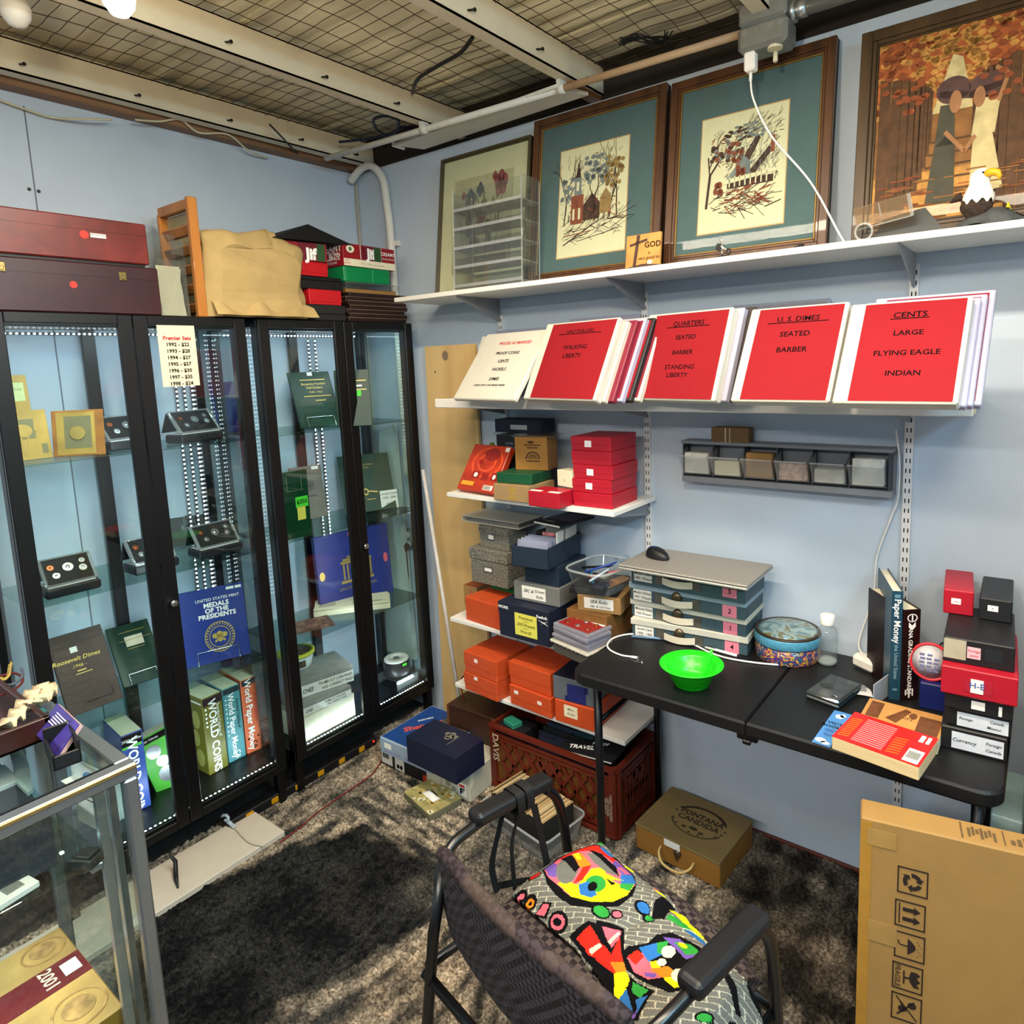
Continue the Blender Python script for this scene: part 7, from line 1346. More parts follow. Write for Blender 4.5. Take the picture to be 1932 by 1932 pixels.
shapes(o, 'top', [ell(.5, .5, .20, .09, 24)], INK, 'slot', .0024); mb = MB(); mb.sheet(lambda u, v: (w*(-.17+.40*u), t*(.33+.22*v), h+.003+.014*math.sin(PI*v)*math.sin(PI*u)), 10, 6); mb.build('tissue', WHITE, o)
DW = wood('dark_walnut_box', '2c1509', '3d1f0f', .45, 0, 10, .15)
o = slab('wooden_box', 'dark walnut wooden box beside the crate below the lowest shelf', 'box', RZ, (.765, -.30, 0), (1.045, -.285, 0), at(846, 1329, y=-.30).z-RZ, .26, DW, bev=.003); w, t, h = DIM[o.name]; mb = MB(); mb.span((-w/2, -.002, h*.0), (-w/2+.012, 0, h)); mb.span((w/2-.012, -.002, 0), (w/2, 0, h)); mb.build('edge_strip', wood('lighter_walnut', '5a3418', '6b4020', .45, 2), o)
# ---- red-brown plastic crate with folders
CRM = mat('rust_brown_plastic', '5d1e10', .45, var=.1); cx0, cx1, cy0, cy1 = 1.075, 1.70, -.345, -.035; cz1 = .24
r_ = empty('plastic_crate', 'rust brown lattice plastic crate of folders under the lowest shelf', 'crate', (cx0, cy0, RZ)); H = cz1-RZ; CW, CD = cx1-cx0, cy1-cy0
def lattice(mb, L, axis):
    def P(u, v, d=0): return (u, -d, v) if axis == 0 else (CW+d, u, v)
    t_ = .012
    def bar_(a, b, w): mb.beam(P(*a), P(*b), w, t_, 0)
    for v in (.010, H-.012): bar_((0, v), (L, v), .024)
    for v in (H-.045, H-.062, .035): bar_((.01, v), (L-.01, v), .008)
    for u in (.012, L-.012): bar_((u, 0), (u, H), .03)
    cu, cv = L/2, (H-.07)/2+.02
    n = 4
    u0, u1, v0, v1 = .06, L-.06, .04, H-.07
    for k in range(n):
        a = k/n; b = (k+1)/n
        for s_ in (0, 1):
            U0, U1 = u0+(u1-u0)*a, u0+(u1-u0)*b
            bar_((U0, v0 if s_ else v1), (U1, v1 if s_ else v0), .011)
            bar_((U0, (v0+v1)/2), ((U0+U1)/2, v1 if s_ else v0), .008); bar_(((U0+U1)/2, v1 if s_ else v0), (U1, (v0+v1)/2), .008)
    mb.sheet(lambda a, b: P(cu+.07*(a*2-1), cv+.05+.026*(b*2-1)*math.sqrt(max(0, 1-(a*2-1)**2)), .004), 16, 4)
mb = MB(); lattice(mb, CW, 0); mb.build('front_lattice', CRM, r_); mb = MB(); lattice(mb, CD, 1); mb.build('side_lattice', CRM, r_)
mb = MB(); mb.span((0, CD-.012, 0), (CW, CD, H), .003); mb.build('back_panel', CRM, r_); mb = MB(); mb.span((0, 0, 0), (.012, CD, H), .003); mb.build('side_panel', CRM, r_); mb = MB(); mb.span((.005, .005, 0), (CW-.005, CD-.005, .008)); mb.build('bottom', CRM, r_)
mb = MB(); mb.span((.008, .010, .01), (CW-.008, .014, H*.72)); mb.span((CW-.014, .010, .01), (CW-.010, CD-.01, H*.72)); mb.build('inner_liner', mat('dark_amber_liner', '6e4318', .6, var=.25, scale=30), r_)
solid(r_, CW, CD, H); r_['dummy'] = 0; del r_['dummy']
DIM[r_.name] = (CW, CD, H)
def crate_write(s_, u, v, sz, rot, face_):
    me = text_mesh(s_, sz, 1.2).copy(); M = Matrix.Translation((u, -.0125, v)) @ Matrix.Rotation(PI/2, 4, 'X') if face_ == 0 else Matrix.Translation((CW+.0125, u, v)) @ Matrix.Rotation(PI/2, 4, 'Z') @ Matrix.Rotation(PI/2, 4, 'X')
    me.transform(M @ Matrix.Rotation(math.radians(rot), 4, 'Z')); me.materials.clear(); me.materials.append(mat('pale_embossed_ink', 'b9a48c', .6)); o = bpy.data.objects.new('lettering', me); COL.objects.link(o); o.parent = r_
crate_write('DAVIS', .035, H*.66, .045, -90, 0)
for k, s_ in enumerate(('UNAUTHORIZED', 'USE ILLEGAL', 'PROPERTY')): crate_write(s_, CW-.028-.013*k+.012, H*.45, .014, -90, 0)
mb = MB(); mb.span((CW-.045, -.009, .02), (CW-.004, -.004, H-.07)); mb.build('corner_plate', CRM, r_)
def filed(i, nm, lab, cat, x0, x1, y, hh, m, tl=.0, th=.006):
    mb = MB(); mb.span((x0, 0, 0), (x1, th, hh), .001); o = mb.build(nm, m); o.location = (cx0, cy0+y, RZ+.010); o.rotation_euler = (tl, 0, 0); return tag(o, lab, cat)
for i in range(7): filed(i, 'file_folder', ('foremost', 'second', 'third', 'fourth', 'fifth', 'sixth', 'rearmost')[i]+' dark folder standing in the crate, counted from the front', 'folder', .20, .50, .035+.028*i, H*.93+.006*(i % 3), (NAVY, BLACKC, DNAVY, NAVY, BLACKC, NAVY, BLACKC)[i], -.18)
filed(8, 'magazine', 'black magazine with white lettering slanting in the right end of the crate', 'magazine', .33, .60, .06, .0, BLACKC) if 0 else None
M = Matrix.Translation((cx0+.46, cy0+.03, RZ+H-.02)) @ Matrix.Rotation(.10, 4, 'X') @ Matrix.Rotation(-.10, 4, 'Y'); mb = MB(); mb.span((-.13, 0, 0), (.135, .20, .008), .001); o = mb.build('magazine', BLACKC); o.matrix_world = M; solid(o, .265, .2, .008); o_off = .1325
tag(o, 'black lettered magazine lying on the folders at the right of the crate', 'magazine')
DIM[o.name] = (.265, .2, .008); sticker(o, 'front', .5, .5, 1, .6, LBLP, name='page_edge'); write(o, 'top', 'TRAVEL', .38, .2, .032, WHITEINK, 12, 1.5); write(o, 'top', 'PROOF', .62, .42, .022, WHITEINK, 12, 1.5); sticker(o, 'top', .25, .68, .35, .4, mat('dark_teal_photo', '27414a', .4, var=.4, scale=30), name='photo')
mb = MB(); mb.box((0, 0, .012), (.075, .05, .024), .004); o = mb.build('green_case', mat('clear_green_case', '2c7a66', .2)); o.matrix_world = Matrix.Translation((cx0+.085, cy0+.05, RZ+H-.012)) @ Matrix.Rotation(-.25, 4, 'Z'); tag(o, 'small clear green case at the left end of the crate', 'case')
mb = MB(); mb.span((.02, .02, .008), (.17, .11, H-.013)); o = mb.build('filler_box', BLACKC); o.location = (cx0, cy0, RZ+.001); tag(o, 'black box inside the left end of the crate under the green case', 'box')
# ---- clear bin of coin flip rows
A, B = at(918, 1550, z=RZ), at(1028, 1627, z=RZ)
r_ = empty('clear_bin', 'clear plastic bin packed with rows of cardboard coin holders', 'bin'); M, w, h = frame_of(RZ, tuple(A), tuple(B), .105); D_ = .20; r_.matrix_world = M
FR = glass('frosted_bin', 'e9ebea', .15, 1.6, 1.45, .30, 'a9aaa6')
def bin_(v):
    k = .012*v; return rr(-w/2-k, w/2+k, -k, D_+k, .03, .03, 5)
O0, O1 = bin_(0), bin_(1.4); n = len(O0); mb = MB(); mb.add([(x, y, .002) for x, y in O0]+[(x, y, .085) for x, y in O1], [list(range(n))]+[[i, (i+1) % n, n+(i+1) % n, n+i] for i in range(n)]); mb.build('bin_body', FR, r_)
mb = MB(); mb.tube([(x, y, .085) for x, y in O1], .005, 6, 0, True); mb.build('rim', EDGE, r_)
FLP = [mat('kraft_flip', '9a7d52', .8, var=.06), mat('tan_flip', 'ab9064', .8, var=.06), mat('pale_flip', 'b8a47b', .8, var=.06)]; FD = mat('charcoal_flip_side', '1f1e1b', .6)
MW = r_.matrix_world.copy(); proto = {}; NC = 26; rnd = random.Random(2)
for i in range(NC):
    mi = (i*7+i//3) % 3
    if mi not in proto:
        mb = MB(); mb.span((-.0048, 0, 0), (.0048, .165, .120), .0008); o = mb.build('coin_holder', FD); mb2 = MB(); mb2.span((-.0050, .0004, .1195), (.0048, .1652, .1212)); mb2.build('card_edge', FLP[mi], o); proto[mi] = o
    else: o = copy_tree(proto[mi])
    x = -w/2+.032+(w-.060)*(i+(.9 if i > 11 else 0))/(NC+.0)
    o.matrix_world = MW @ Matrix.Translation((x, .016+.004*rnd.random(), .008+.006*rnd.random())) @ Matrix.Rotation(-.12 if i < 12 else .03, 4, 'Y')
    tag(o, 'cardboard coin holder filed in the clear bin beside the crate', 'coin holder', 'cardboard coin holders filed in the clear bin')
# ---- wine case with rope handle
WN = wood('pine_case', '8a5d26', 'a0702f', .6, 0, 9, .05)
o = slab('wine_case', 'small pine wine case with a stamped lid and rope handle against the wall', 'wine case', RZ, BP(1200, 1598, z=RZ), BP(1358, 1679, z=RZ), (1198.5, 1556), .27, WN, bev=.003); w, t, h = DIM[o.name]
mb = MB(); mb.span((-w/2-.002, -.003, h), (w/2+.002, t, h+.010), .002); mb.build('lid', wood('lid_pine', '6d5a36', '7f6a3f', .65, 0, 9, .0), o); DIM[o.name] = (w, t, h+.010); BI = mat('burnt_brand', '2a2216', .8)
write(o, 'top', 'FONTANA', .55, .62, .036, BI, 0, 1.6); write(o, 'top', 'CANDIDA', .55, .50, .036, BI, 0, 1.6); shapes(o, 'top', ring(.55, .56, .30, .26, .92, 28, 20, 160)+ring(.55, .56, .27, .24, .95, 28, 25, 155)+ring(.55, .52, .31, .30, .95, 28, 200, 340)+[ell(.55+.30*math.cos(a/3.0), .54+.27*math.sin(a/3.0), .016, .014, 7) for a in range(0, 19, 1) if a % 3 != 1]+[ell(.55, .36, .05, .03), ell(.45, .33, .03, .02), ell(.65, .33, .03, .02)], BI, 'stamped_crest', .0007)
DIM[o.name] = (w, t, h)
sticker(o, 'front', .46, .93, .19, .28, WHITE, name='paper_label', off=.004); mb = MB(); mb.lathe([(.016, 0), (.013, .006), (.005, .009)], 10, (0, 0, 0), 0, Matrix.Translation((w*.02, -.001, h*.66)) @ Matrix.Rotation(PI/2, 4, 'X')); mb.span((w*.02-.006, -.008, h*.40), (w*.02+.006, -.002, h*.7), .002); mb.build('latch', BRZ, o)
mb = MB(); mb.tube(spline([(-w*.18, 0, h*.62), (-w*.17, -.022, h*.50), (-w*.10, -.04, h*.30), (.01, -.042, h*.22), (w*.13, -.04, h*.30), (w*.20, -.022, h*.46), (w*.21, 0, h*.58)], 6), .0045, 8); mb.build('rope_handle', mat('tan_rope', 'b49a62', .8, bump=.4, bscale=500), o)
# ================================================================== chair with its cushion
CH = Matrix.Translation((2.216, -1.188, 0)) @ Matrix.Rotation(-.19, 4, 'Z')
MW = CH
def L3(px, py, z): return MW.inverted() @ at(px, py, z=z)
ch = bpy.data.objects.new('armchair', None); COL.objects.link(ch); ch.matrix_world = Matrix.Translation((0, 0, FZ)) @ CH; tag(ch, 'black framed armchair with checked maroon upholstery, drawn back from the table', 'chair')
off = Matrix.Translation((0, 0, -FZ)); cz = lambda p: Vector(p)-Vector((0, 0, FZ))
FRM = mat('black_enamel_tube', '0b0b0c', .3, spec=.6)
def checker(nm, cA, cB, cC, su, sv, rot=.6, mixw=.35):
    m = mat(nm, cA, .85, var=0); nt = m.node_tree; b = nt.nodes['Principled BSDF']; tc = nd(nt, 'ShaderNodeTexCoord'); mp = nd(nt, 'ShaderNodeMapping'); mp.inputs['Scale'].default_value = (su, sv, su); mp.inputs['Rotation'].default_value = (0, rot, rot)
    ck = nd(nt, 'ShaderNodeTexChecker'); ck.inputs['Scale'].default_value = 1; ck.inputs['Color1'].default_value = lin(cA); ck.inputs['Color2'].default_value = lin(cB)
    n = nd(nt, 'ShaderNodeTexVoronoi'); n.inputs['Scale'].default_value = 14; r = nd(nt, 'ShaderNodeValToRGB'); r.color_ramp.elements[0].color = (0, 0, 0, 1); r.color_ramp.elements[1].color = (1, 1, 1, 1); r.color_ramp.elements[0].position = .45; r.color_ramp.elements[1].position = .75
    mx = nd(nt, 'ShaderNodeMixRGB'); mx.inputs[2].default_value = lin(cC); mu = nd(nt, 'ShaderNodeMath', operation='MULTIPLY'); mu.inputs[1].default_value = mixw
    nt.links.new(tc.outputs['Object'], mp.inputs[0]); nt.links.new(mp.outputs[0], ck.inputs['Vector']); nt.links.new(tc.outputs['Object'], n.inputs['Vector'])
    nt.links.new(n.outputs['Color'], r.inputs[0]); nt.links.new(r.outputs[0], mu.inputs[0]); nt.links.new(mu.outputs[0], mx.inputs[0]); nt.links.new(ck.outputs[0], mx.inputs[1]); nt.links.new(mx.outputs[0], b.inputs['Base Color']); return m
CK1 = checker('maroon_check', '1b0f12', '4c403a', '33262b', 66, 66, .0, .2); CK2 = checker('charcoal_check', '0b090b', '39343a', '1d1519', 84, 84, .785, .15)
# seat pad, rounded front
def seat(u, v):
    """top surface: u across, v back to front; front edge bows forward and rolls down"""
    x = -.262+.524*u; yb = -.24; bow = .055*(1-(2*u-1)**2); yf = .185+bow
    y = yb+(yf-yb)*v; z = .462+.010*math.sin(PI*u)-.055*max(0, (v-.86)/.14)**2
    return cz((x, y, z))
mb = MB(); mb.sheet(seat, 30, 30)
rim = [(i/30, 0) for i in range(30)]+[(1, j/30) for j in range(30)]+[(1-i/30, 1) for i in range(30)]+[(0, 1-j/30) for j in range(30)]
top = [seat(*q) for q in rim]; n = len(top); mb.add(top+[cz((q.x*.98, q.y*.98, .405)) for q in top], [[i, (i+1) % n, n+(i+1) % n, n+i] for i in range(n)]+[[n+i for i in range(n)][::-1]], 0, True)
mb.build('seat', CK1, ch)
# back rest: padded shell leaning back
ZBT, ZBB = .706, .435
def back(u, v, s):
    """u across, v bottom to top, s=0 rear face, 1 front face"""
    x = -.275+.55*u; bow = -.030*(1-(2*u-1)**2); z = ZBB+(ZBT-ZBB)*v-.018*abs(2*u-1)**6*v; th = .052*(math.sin(PI*min(1, max(0, v)))**.35)
    y = -.238-.030*v+bow-(.022 if s == 0 else -.018)*(math.sin(PI*min(.999, max(.001, v)))**.3)
    return cz((x, y, z))
mb = MB(); mb.sheet(lambda u, v: back(u, v, 0), 30, 18); mb.build('back_rear_panel', CK2, ch)
mb = MB(); mb.sheet(lambda u, v: back(1-u, v, 1), 30, 18)
for vv in (0, 1): mb.add([back(i/30, vv, 0) for i in range(31)]+[back(i/30, vv, 1) for i in range(31)], [[i, i+1, 31+i+1, 31+i] for i in range(30)], 0, True)
for uu in (0, 1): mb.add([back(uu, i/18, 0) for i in range(19)]+[back(uu, i/18, 1) for i in range(19)], [[i, i+1, 19+i+1, 19+i] for i in range(18)], 0, True)
mb.build('backrest', CK1, ch)
mb = MB(); mb.tube([back(i/24, .985, 0)*.5+back(i/24, .985, 1)*.5+Vector((0, 0, -.004)) for i in range(25)], .016, 10); mb.build('back_top_roll', checker('mauve_check', '1e1216', '352a2e', '5d4c3e', 66, 66, .4, .35), ch)
ZA = .672
for s_ in (-1, 1):
    ax = .312*s_; T = lambda pts, r=.0125: (lambda b: (b.tube([cz(p) for p in spline(pts, 8)], r, 10), b.build('frame_tube', FRM, ch))[1])(MB())
    mb = MB(); mb.tube([cz(p) for p in ((ax*.87, -.272, ZBT-.06), (ax*.88, -.305, .5), (ax*.90, -.345, .2), (ax*.92, -.375, FZ))], .0135, 10); mb.build('leg', FRM, ch)
    mb = MB(); mb.tube([cz(p) for p in spline(((ax*.995, .075, ZA-.02), (ax*1.0, .115, ZA-.07), (ax, .14, .5), (ax, .17, .2), (ax, .195, FZ)), 6)], .0135, 10); mb.build('leg', FRM, ch)
    T(((ax*.875, -.280, .57), (ax*.90, -.275, .63), (ax*.97, -.225, ZA-.012), (ax*.99, -.16, ZA-.004), (ax, -.09, ZA)))
    mb = MB(); c_ = Vector((ax, -.035, ZA+.008)); M = Matrix.Translation(cz(c_)) @ Matrix.Rotation(math.radians(-3), 4, 'X'); mb.box((0, 0, 0), (.054, .245, .034), .013, 0, M, 3); mb.build('armrest', mat('soft_black_rubber', '151517', .42, bump=.06, bscale=300), ch)
    mb = MB(); mb.tube([cz((ax*.98, -.31, .40)), cz((ax*.98, .16, .40))], .011, 8); mb.build('side_rail', FRM, ch)
mb = MB(); mb.tube([cz((-.30, -.318, .395)), cz((.30, -.318, .395))], .012, 8); mb.build('rear_rail', FRM, ch)
mb = MB(); mb.tube([cz((-.30, .16, .395)), cz((.30, .16, .395))], .012, 8); mb.build('front_rail', FRM, ch)
# straps looped over the left armrest
STR = mat('black_webbing', '0a0a0b', .7)
r_ = bpy.data.objects.new('shoulder_strap', None); COL.objects.link(r_); r_.matrix_world = ch.matrix_world @ Matrix.Translation(cz((-.312, -.02, .3))); tag(r_, 'black webbing strap looped over the left armrest', 'strap')
o0 = Vector((-.312, -.02, .3))
def band(nm, pts, wd, nrm=(0, 1, 0)):
    P = [Vector(p)-o0 for p in spline(pts, 6)]; n = Vector(nrm)*wd/2; k = len(P); mb = MB()
    mb.add([p-n for p in P]+[p+n for p in P]+[p-n+Vector((.0015, 0, .0015)) for p in P]+[p+n+Vector((.0015, 0, .0015)) for p in P], [[i, i+1, k+i+1, k+i] for i in range(k-1)]+[[2*k+i, 3*k+i, 3*k+i+1, 2*k+i+1] for i in range(k-1)], 0, True); return mb.build(nm, STR, r_)
for yy in (-.03, .0):
    band('loop', [(-.342, yy, ZA-.02), (-.338, yy, ZA+.022), (-.312, yy, ZA+.029), (-.286, yy, ZA+.022), (-.282, yy, ZA-.02), (-.300, yy, ZA-.03), (-.34, yy, ZA-.02)], .024)
band('strap_tail', [(-.342, -.03, ZA-.01), (-.345, -.06, .58), (-.345, -.085, .50), (-.335, -.08, .43)], .018); band('strap_tail', [(-.30, -.02, ZA-.03), (-.31, -.045, .56), (-.30, -.05, .44)], .012)
band('strap_tail', [(-.345, -.08, .44), (-.33, -.02, .425), (-.30, .03, .42)], .02, (0, .3, .9)); band('strap_tail', [(-.283, .01, ZA-.02), (-.285, .03, .56), (-.28, .05, .44)], .02)
# ---- printed cushion: the print is laid down face by face on the cloth
def P_(*q): return [tuple(L3(820+x*.26915, 1500+y*.26915, .50)[:2]) for x, y in q]
CUSH = P_((540, 640), (700, 500), (900, 370), (1100, 290), (1170, 285), (1300, 420), (1480, 560), (1640, 660), (1800, 850), (2080, 1150), (2290, 1330), (2330, 1480), (2200, 1640), (1950, 1800), (1560, 1700), (1320, 1500), (1130, 1200), (960, 1010), (820, 900))
def pol(mi, *q): return (P_(*q), mi)
def elp(mi, x, y, rx, ry, rot=0): return pol(mi, *[(x+rx*math.cos(a)*math.cos(rot)-ry*math.sin(a)*math.sin(rot), y+rx*math.cos(a)*math.sin(rot)+ry*math.sin(a)*math.cos(rot)) for a in [i*PI/10 for i in range(20)]])
cc = [('cushion_stone', '67665f'), ('cushion_mortar', 'b3ac97'), ('cushion_black', '0c0b0d'), ('cushion_red', 'c9281c'), ('cushion_pink', 'd9606f'), ('cushion_yellow', 'e2d417'), ('cushion_green', '2f8f3a'), ('cushion_blue', '2d68a8'), ('cushion_purple', '6a4f9a'), ('cushion_orange', 'e07a20'), ('cushion_cream', 'ded2b4')]
CM = [mat(n_, c, .9, var=.07, scale=60, bump=.2, bscale=700, spec=.1) for n_, c in cc]
ST, MO, K, R__, PK, YE, GR, BL, PU, OR, CR = range(11)
PR = [pol(K, (750, 500), (850, 410), (1020, 330), (1160, 335), (1290, 420), (1400, 550), (1415, 650), (1390, 720), (1290, 800), (1120, 820), (960, 800), (860, 730), (790, 650)),
 pol(PK, (770, 520), (860, 425), (1010, 350), (1150, 350), (1280, 430), (1390, 560), (1410, 640), (1350, 720), (1250, 770), (1100, 775), (960, 735), (850, 645), (790, 590)),
 pol(PU, (770, 500), (830, 445), (870, 520), (850, 600), (800, 590)), pol(R__, (870, 420), (1020, 348), (1150, 352), (1270, 425), (1255, 470), (1150, 410), (1020, 400), (900, 440)),
 pol(PU, (1270, 430), (1390, 560), (1330, 590), (1245, 490)), pol(PK, (1300, 500), (1370, 545), (1340, 565), (1280, 520)), pol(BL, (1390, 560), (1410, 640), (1310, 640), (1300, 580)),
 pol(YE, (860, 640), (930, 620), (1000, 650), (1100, 530), (1180, 520), (1220, 600), (1300, 650), (1400, 650), (1350, 720), (1250, 770), (1100, 775), (960, 735)),
 pol(GR, (1300, 640), (1400, 640), (1370, 690), (1300, 670)), elp(ST, 930, 540, 75, 105, .3), pol(K, (880, 440), (960, 425), (1020, 520), (985, 560)), pol(ST, (1060, 420), (1160, 430), (1260, 520), (1290, 590), (1210, 560), (1120, 490)), pol(K, (1080, 400), (1170, 420), (1270, 510), (1295, 590), (1240, 540), (1150, 450)),
 pol(OR, (960, 420), (1020, 415), (1100, 500), (1060, 560), (1010, 510)), pol(YE, (965, 420), (1010, 415), (1030, 470), (1000, 470)), pol(R__, (1040, 520), (1100, 505), (1040, 610), (970, 645)),
 elp(GR, 1130, 640, 72, 62), pol(BL, (1010, 645), (1080, 620), (1140, 720), (1100, 745), (1020, 720)), elp(K, 1108, 660, 32, 38, .6), pol(YE, (1190, 560), (1290, 610), (1340, 620), (1230, 610)), pol(K, (1200, 600), (1270, 640), (1240, 650)),
 elp(K, 700, 545, 50, 32, -.3), elp(R__, 703, 543, 40, 24, -.3), elp(K, 600, 672, 52, 36), elp(PK, 604, 672, 26, 14), elp(K, 668, 720, 50, 40), elp(OR, 668, 722, 30, 22), elp(K, 668, 722, 14, 9), pol(K, (690, 790), (760, 740), (825, 760), (780, 830)), pol(PK, (705, 785), (765, 752), (805, 765), (770, 810)), elp(K, 865, 870, 75, 55, .5), elp(PK, 862, 868, 55, 36, .5), elp(K, 858, 866, 34, 18, .5),
 elp(K, 1165, 842, 72, 50, .4), elp(GR, 1168, 842, 58, 38, .4), elp(K, 1277, 858, 44, 34), elp(PK, 1279, 858, 32, 24), elp(K, 1455, 800, 62, 45, .6), elp(BL, 1462, 800, 48, 32, .6), elp(K, 1500, 868, 48, 30, .5), elp(GR, 1506, 866, 34, 20, .5), elp(BL, 1205, 380, 52, 22, .6), elp(GR, 1160, 300, 30, 18), elp(YE, 1365, 478, 40, 12, .5), elp(PK, 1556, 620, 22, 16), elp(YE, 1582, 662, 46, 14, .6),
 pol(K, (1540, 760), (1600, 690), (1690, 740), (1650, 800), (1610, 890), (1520, 870)), pol(YE, (1645, 780), (1700, 755), (1800, 840), (1940, 980), (1850, 960), (1740, 880)), pol(GR, (1620, 880), (1650, 840), (1760, 890), (1890, 1000), (1760, 960)), pol(BL, (1740, 960), (1800, 950), (1960, 1050), (1940, 1080)), pol(CR, (1720, 950), (1800, 935), (1950, 1010), (1800, 950)),
 pol(K, (940, 960), (1080, 910), (1130, 930), (1140, 905), (1330, 940), (1330, 1110), (1345, 1260), (1420, 1330), (1540, 1390), (1420, 1540), (1300, 1500), (1200, 1300), (1060, 1100)),
 pol(R__, (990, 985), (1090, 940), (1160, 1030), (1240, 1130), (1300, 1010), (1310, 1130), (1340, 1250), (1280, 1260), (1200, 1190), (1080, 1080)), pol(PK, (1175, 950), (1310, 955), (1290, 1040), (1240, 1090)), pol(CR, (1080, 1055), (1160, 1040), (1175, 1065), (1100, 1085)), pol(CR, (1210, 1040), (1290, 960), (1300, 975), (1230, 1070)), pol(OR, (1230, 1170), (1330, 1190), (1345, 1255), (1280, 1250)),
 pol(YE, (1255, 1235), (1345, 1250), (1370, 1300), (1310, 1420), (1260, 1380)), pol(GR, (1390, 1320), (1500, 1385), (1440, 1430), (1380, 1380)), pol(BL, (1270, 1400), (1340, 1350), (1400, 1430), (1500, 1420), (1420, 1500), (1300, 1480)), pol(PU, (1310, 1470), (1420, 1480), (1400, 1520), (1340, 1515)), pol(K, (1340, 1340), (1370, 1330), (1420, 1470), (1395, 1500)),
 pol(K, (1310, 1130), (1360, 1080), (1500, 1060), (1560, 1000), (1660, 990), (1880, 1100), (1980, 1250), (1800, 1390), (1640, 1400), (1450, 1320), (1340, 1230)), pol(PK, (1350, 1160), (1420, 1110), (1480, 1140), (1560, 1240), (1640, 1290), (1500, 1310), (1400, 1260)), pol(R__, (1350, 1150), (1420, 1105), (1470, 1150), (1410, 1210)), pol(BL, (1430, 1090), (1560, 1060), (1600, 1140), (1500, 1190)), pol(GR, (1560, 1060), (1640, 1050), (1620, 1150), (1560, 1130)), pol(YE, (1510, 1190), (1600, 1180), (1580, 1240), (1520, 1230)), pol(PU, (1600, 1020), (1720, 1040), (1800, 1120), (1850, 1160), (1760, 1180), (1660, 1080)), pol(GR, (1680, 1060), (1800, 1080), (1880, 1150), (1760, 1150)), elp(YE, 1740, 1085, 34, 14, .5), pol(OR, (1510, 1240), (1640, 1220), (1720, 1290), (1600, 1300)), pol(YE, (1600, 1300), (1700, 1290), (1790, 1360), (1680, 1370)), elp(CR, 1640, 1125, 50, 42), elp(CR, 1592, 1195, 34, 26), elp(CR, 1705, 1285, 48, 44), pol(PU, (1470, 1260), (1560, 1270), (1540, 1300), (1480, 1290)),
 elp(K, 2270, 1300, 90, 60, .6), elp(BL, 2110, 1590, 60, 60), elp(K, 2110, 1590, 75, 75), elp(BL, 2118, 1584, 50, 56), elp(K, 1890, 1570, 70, 34), elp(GR, 1890, 1575, 55, 26), pol(K, (1960, 1190), (2010, 1180), (2110, 1350), (2150, 1480), (2110, 1480), (2060, 1370))]
bb_ = [(min(q[0] for q in P), max(q[0] for q in P), min(q[1] for q in P), max(q[1] for q in P)) for P, _ in PR]
x0, x1, y0, y1 = min(q[0] for q in CUSH), max(q[0] for q in CUSH), min(q[1] for q in CUSH), max(q[1] for q in CUSH)
st = .0021; nx, ny = int((x1-x0)/st), int((y1-y0)/st); idx = {}; mb = MB()
def chz(x, y):
    d = min(seg_c(x, y), .06); z = .478+.030*math.sin(min(1, d/.06)*PI/2)+.006*N_(Vector((x*7, y*7, 2)))-.008*math.exp(-((x-.02-.25*y)/.012)**2)
    drop = max(0, y-.245, ); drop2 = max(0, x-.272); return z-1.6*drop-1.1*drop2
def seg_c(x, y): return seg_d(x, y, CUSH)
grid = {}
cell = 12
for j in range(0, ny+1):
    for i in range(0, nx+1):
        x, y = x0+st*i, y0+st*j
        if poly_in(x, y, CUSH): grid[(i, j)] = None
zc = {}
for (i, j) in grid:
    ci, cj = i//6, j//6
    for a in (0, 1):
        for b in (0, 1):
            if (ci+a, cj+b) not in zc: zc[(ci+a, cj+b)] = chz(x0+st*6*(ci+a), y0+st*6*(cj+b))
for (i, j) in grid:
    ci, cj = i//6, j//6; fx, fy = i/6-ci, j/6-cj
    z = (zc[(ci, cj)]*(1-fx)+zc[(ci+1, cj)]*fx)*(1-fy)+(zc[(ci, cj+1)]*(1-fx)+zc[(ci+1, cj+1)]*fx)*fy
    grid[(i, j)] = len(mb.v); mb.v.append(cz((x0+st*i, y0+st*j, z)))
for (i, j), k in grid.items():
    q = [grid.get((i+1, j)), grid.get((i+1, j+1)), grid.get((i, j+1))]
    if None in q: continue
    x, y = x0+st*(i+.5), y0+st*(j+.5); mi = ST
    u_, v_ = (x*.82+y*.57)/.026, (-x*.57+y*.82)/.013; r_i = math.floor(v_); uu = u_/1.9+.5*(r_i % 2)
    if (v_-r_i) < .12 or (uu-math.floor(uu)) < .065: mi = MO
    for (P, m_), b in zip(reversed(PR), reversed(bb_)):
        if b[0] <= x <= b[1] and b[2] <= y <= b[3] and poly_in(x, y, P): mi = m_; break
    mb.f.append([k]+q); mb.mi.append(mi); mb.sm.append(True)
o = mb.build('printed_cushion', CM); o.matrix_world = ch.matrix_world; tag(o, 'grey brick print cushion with a bright graffiti peace sign on the chair seat', 'cushion')
sol = o.modifiers.new('thickness', 'SOLIDIFY'); sol.thickness = .014; sol.offset = -1
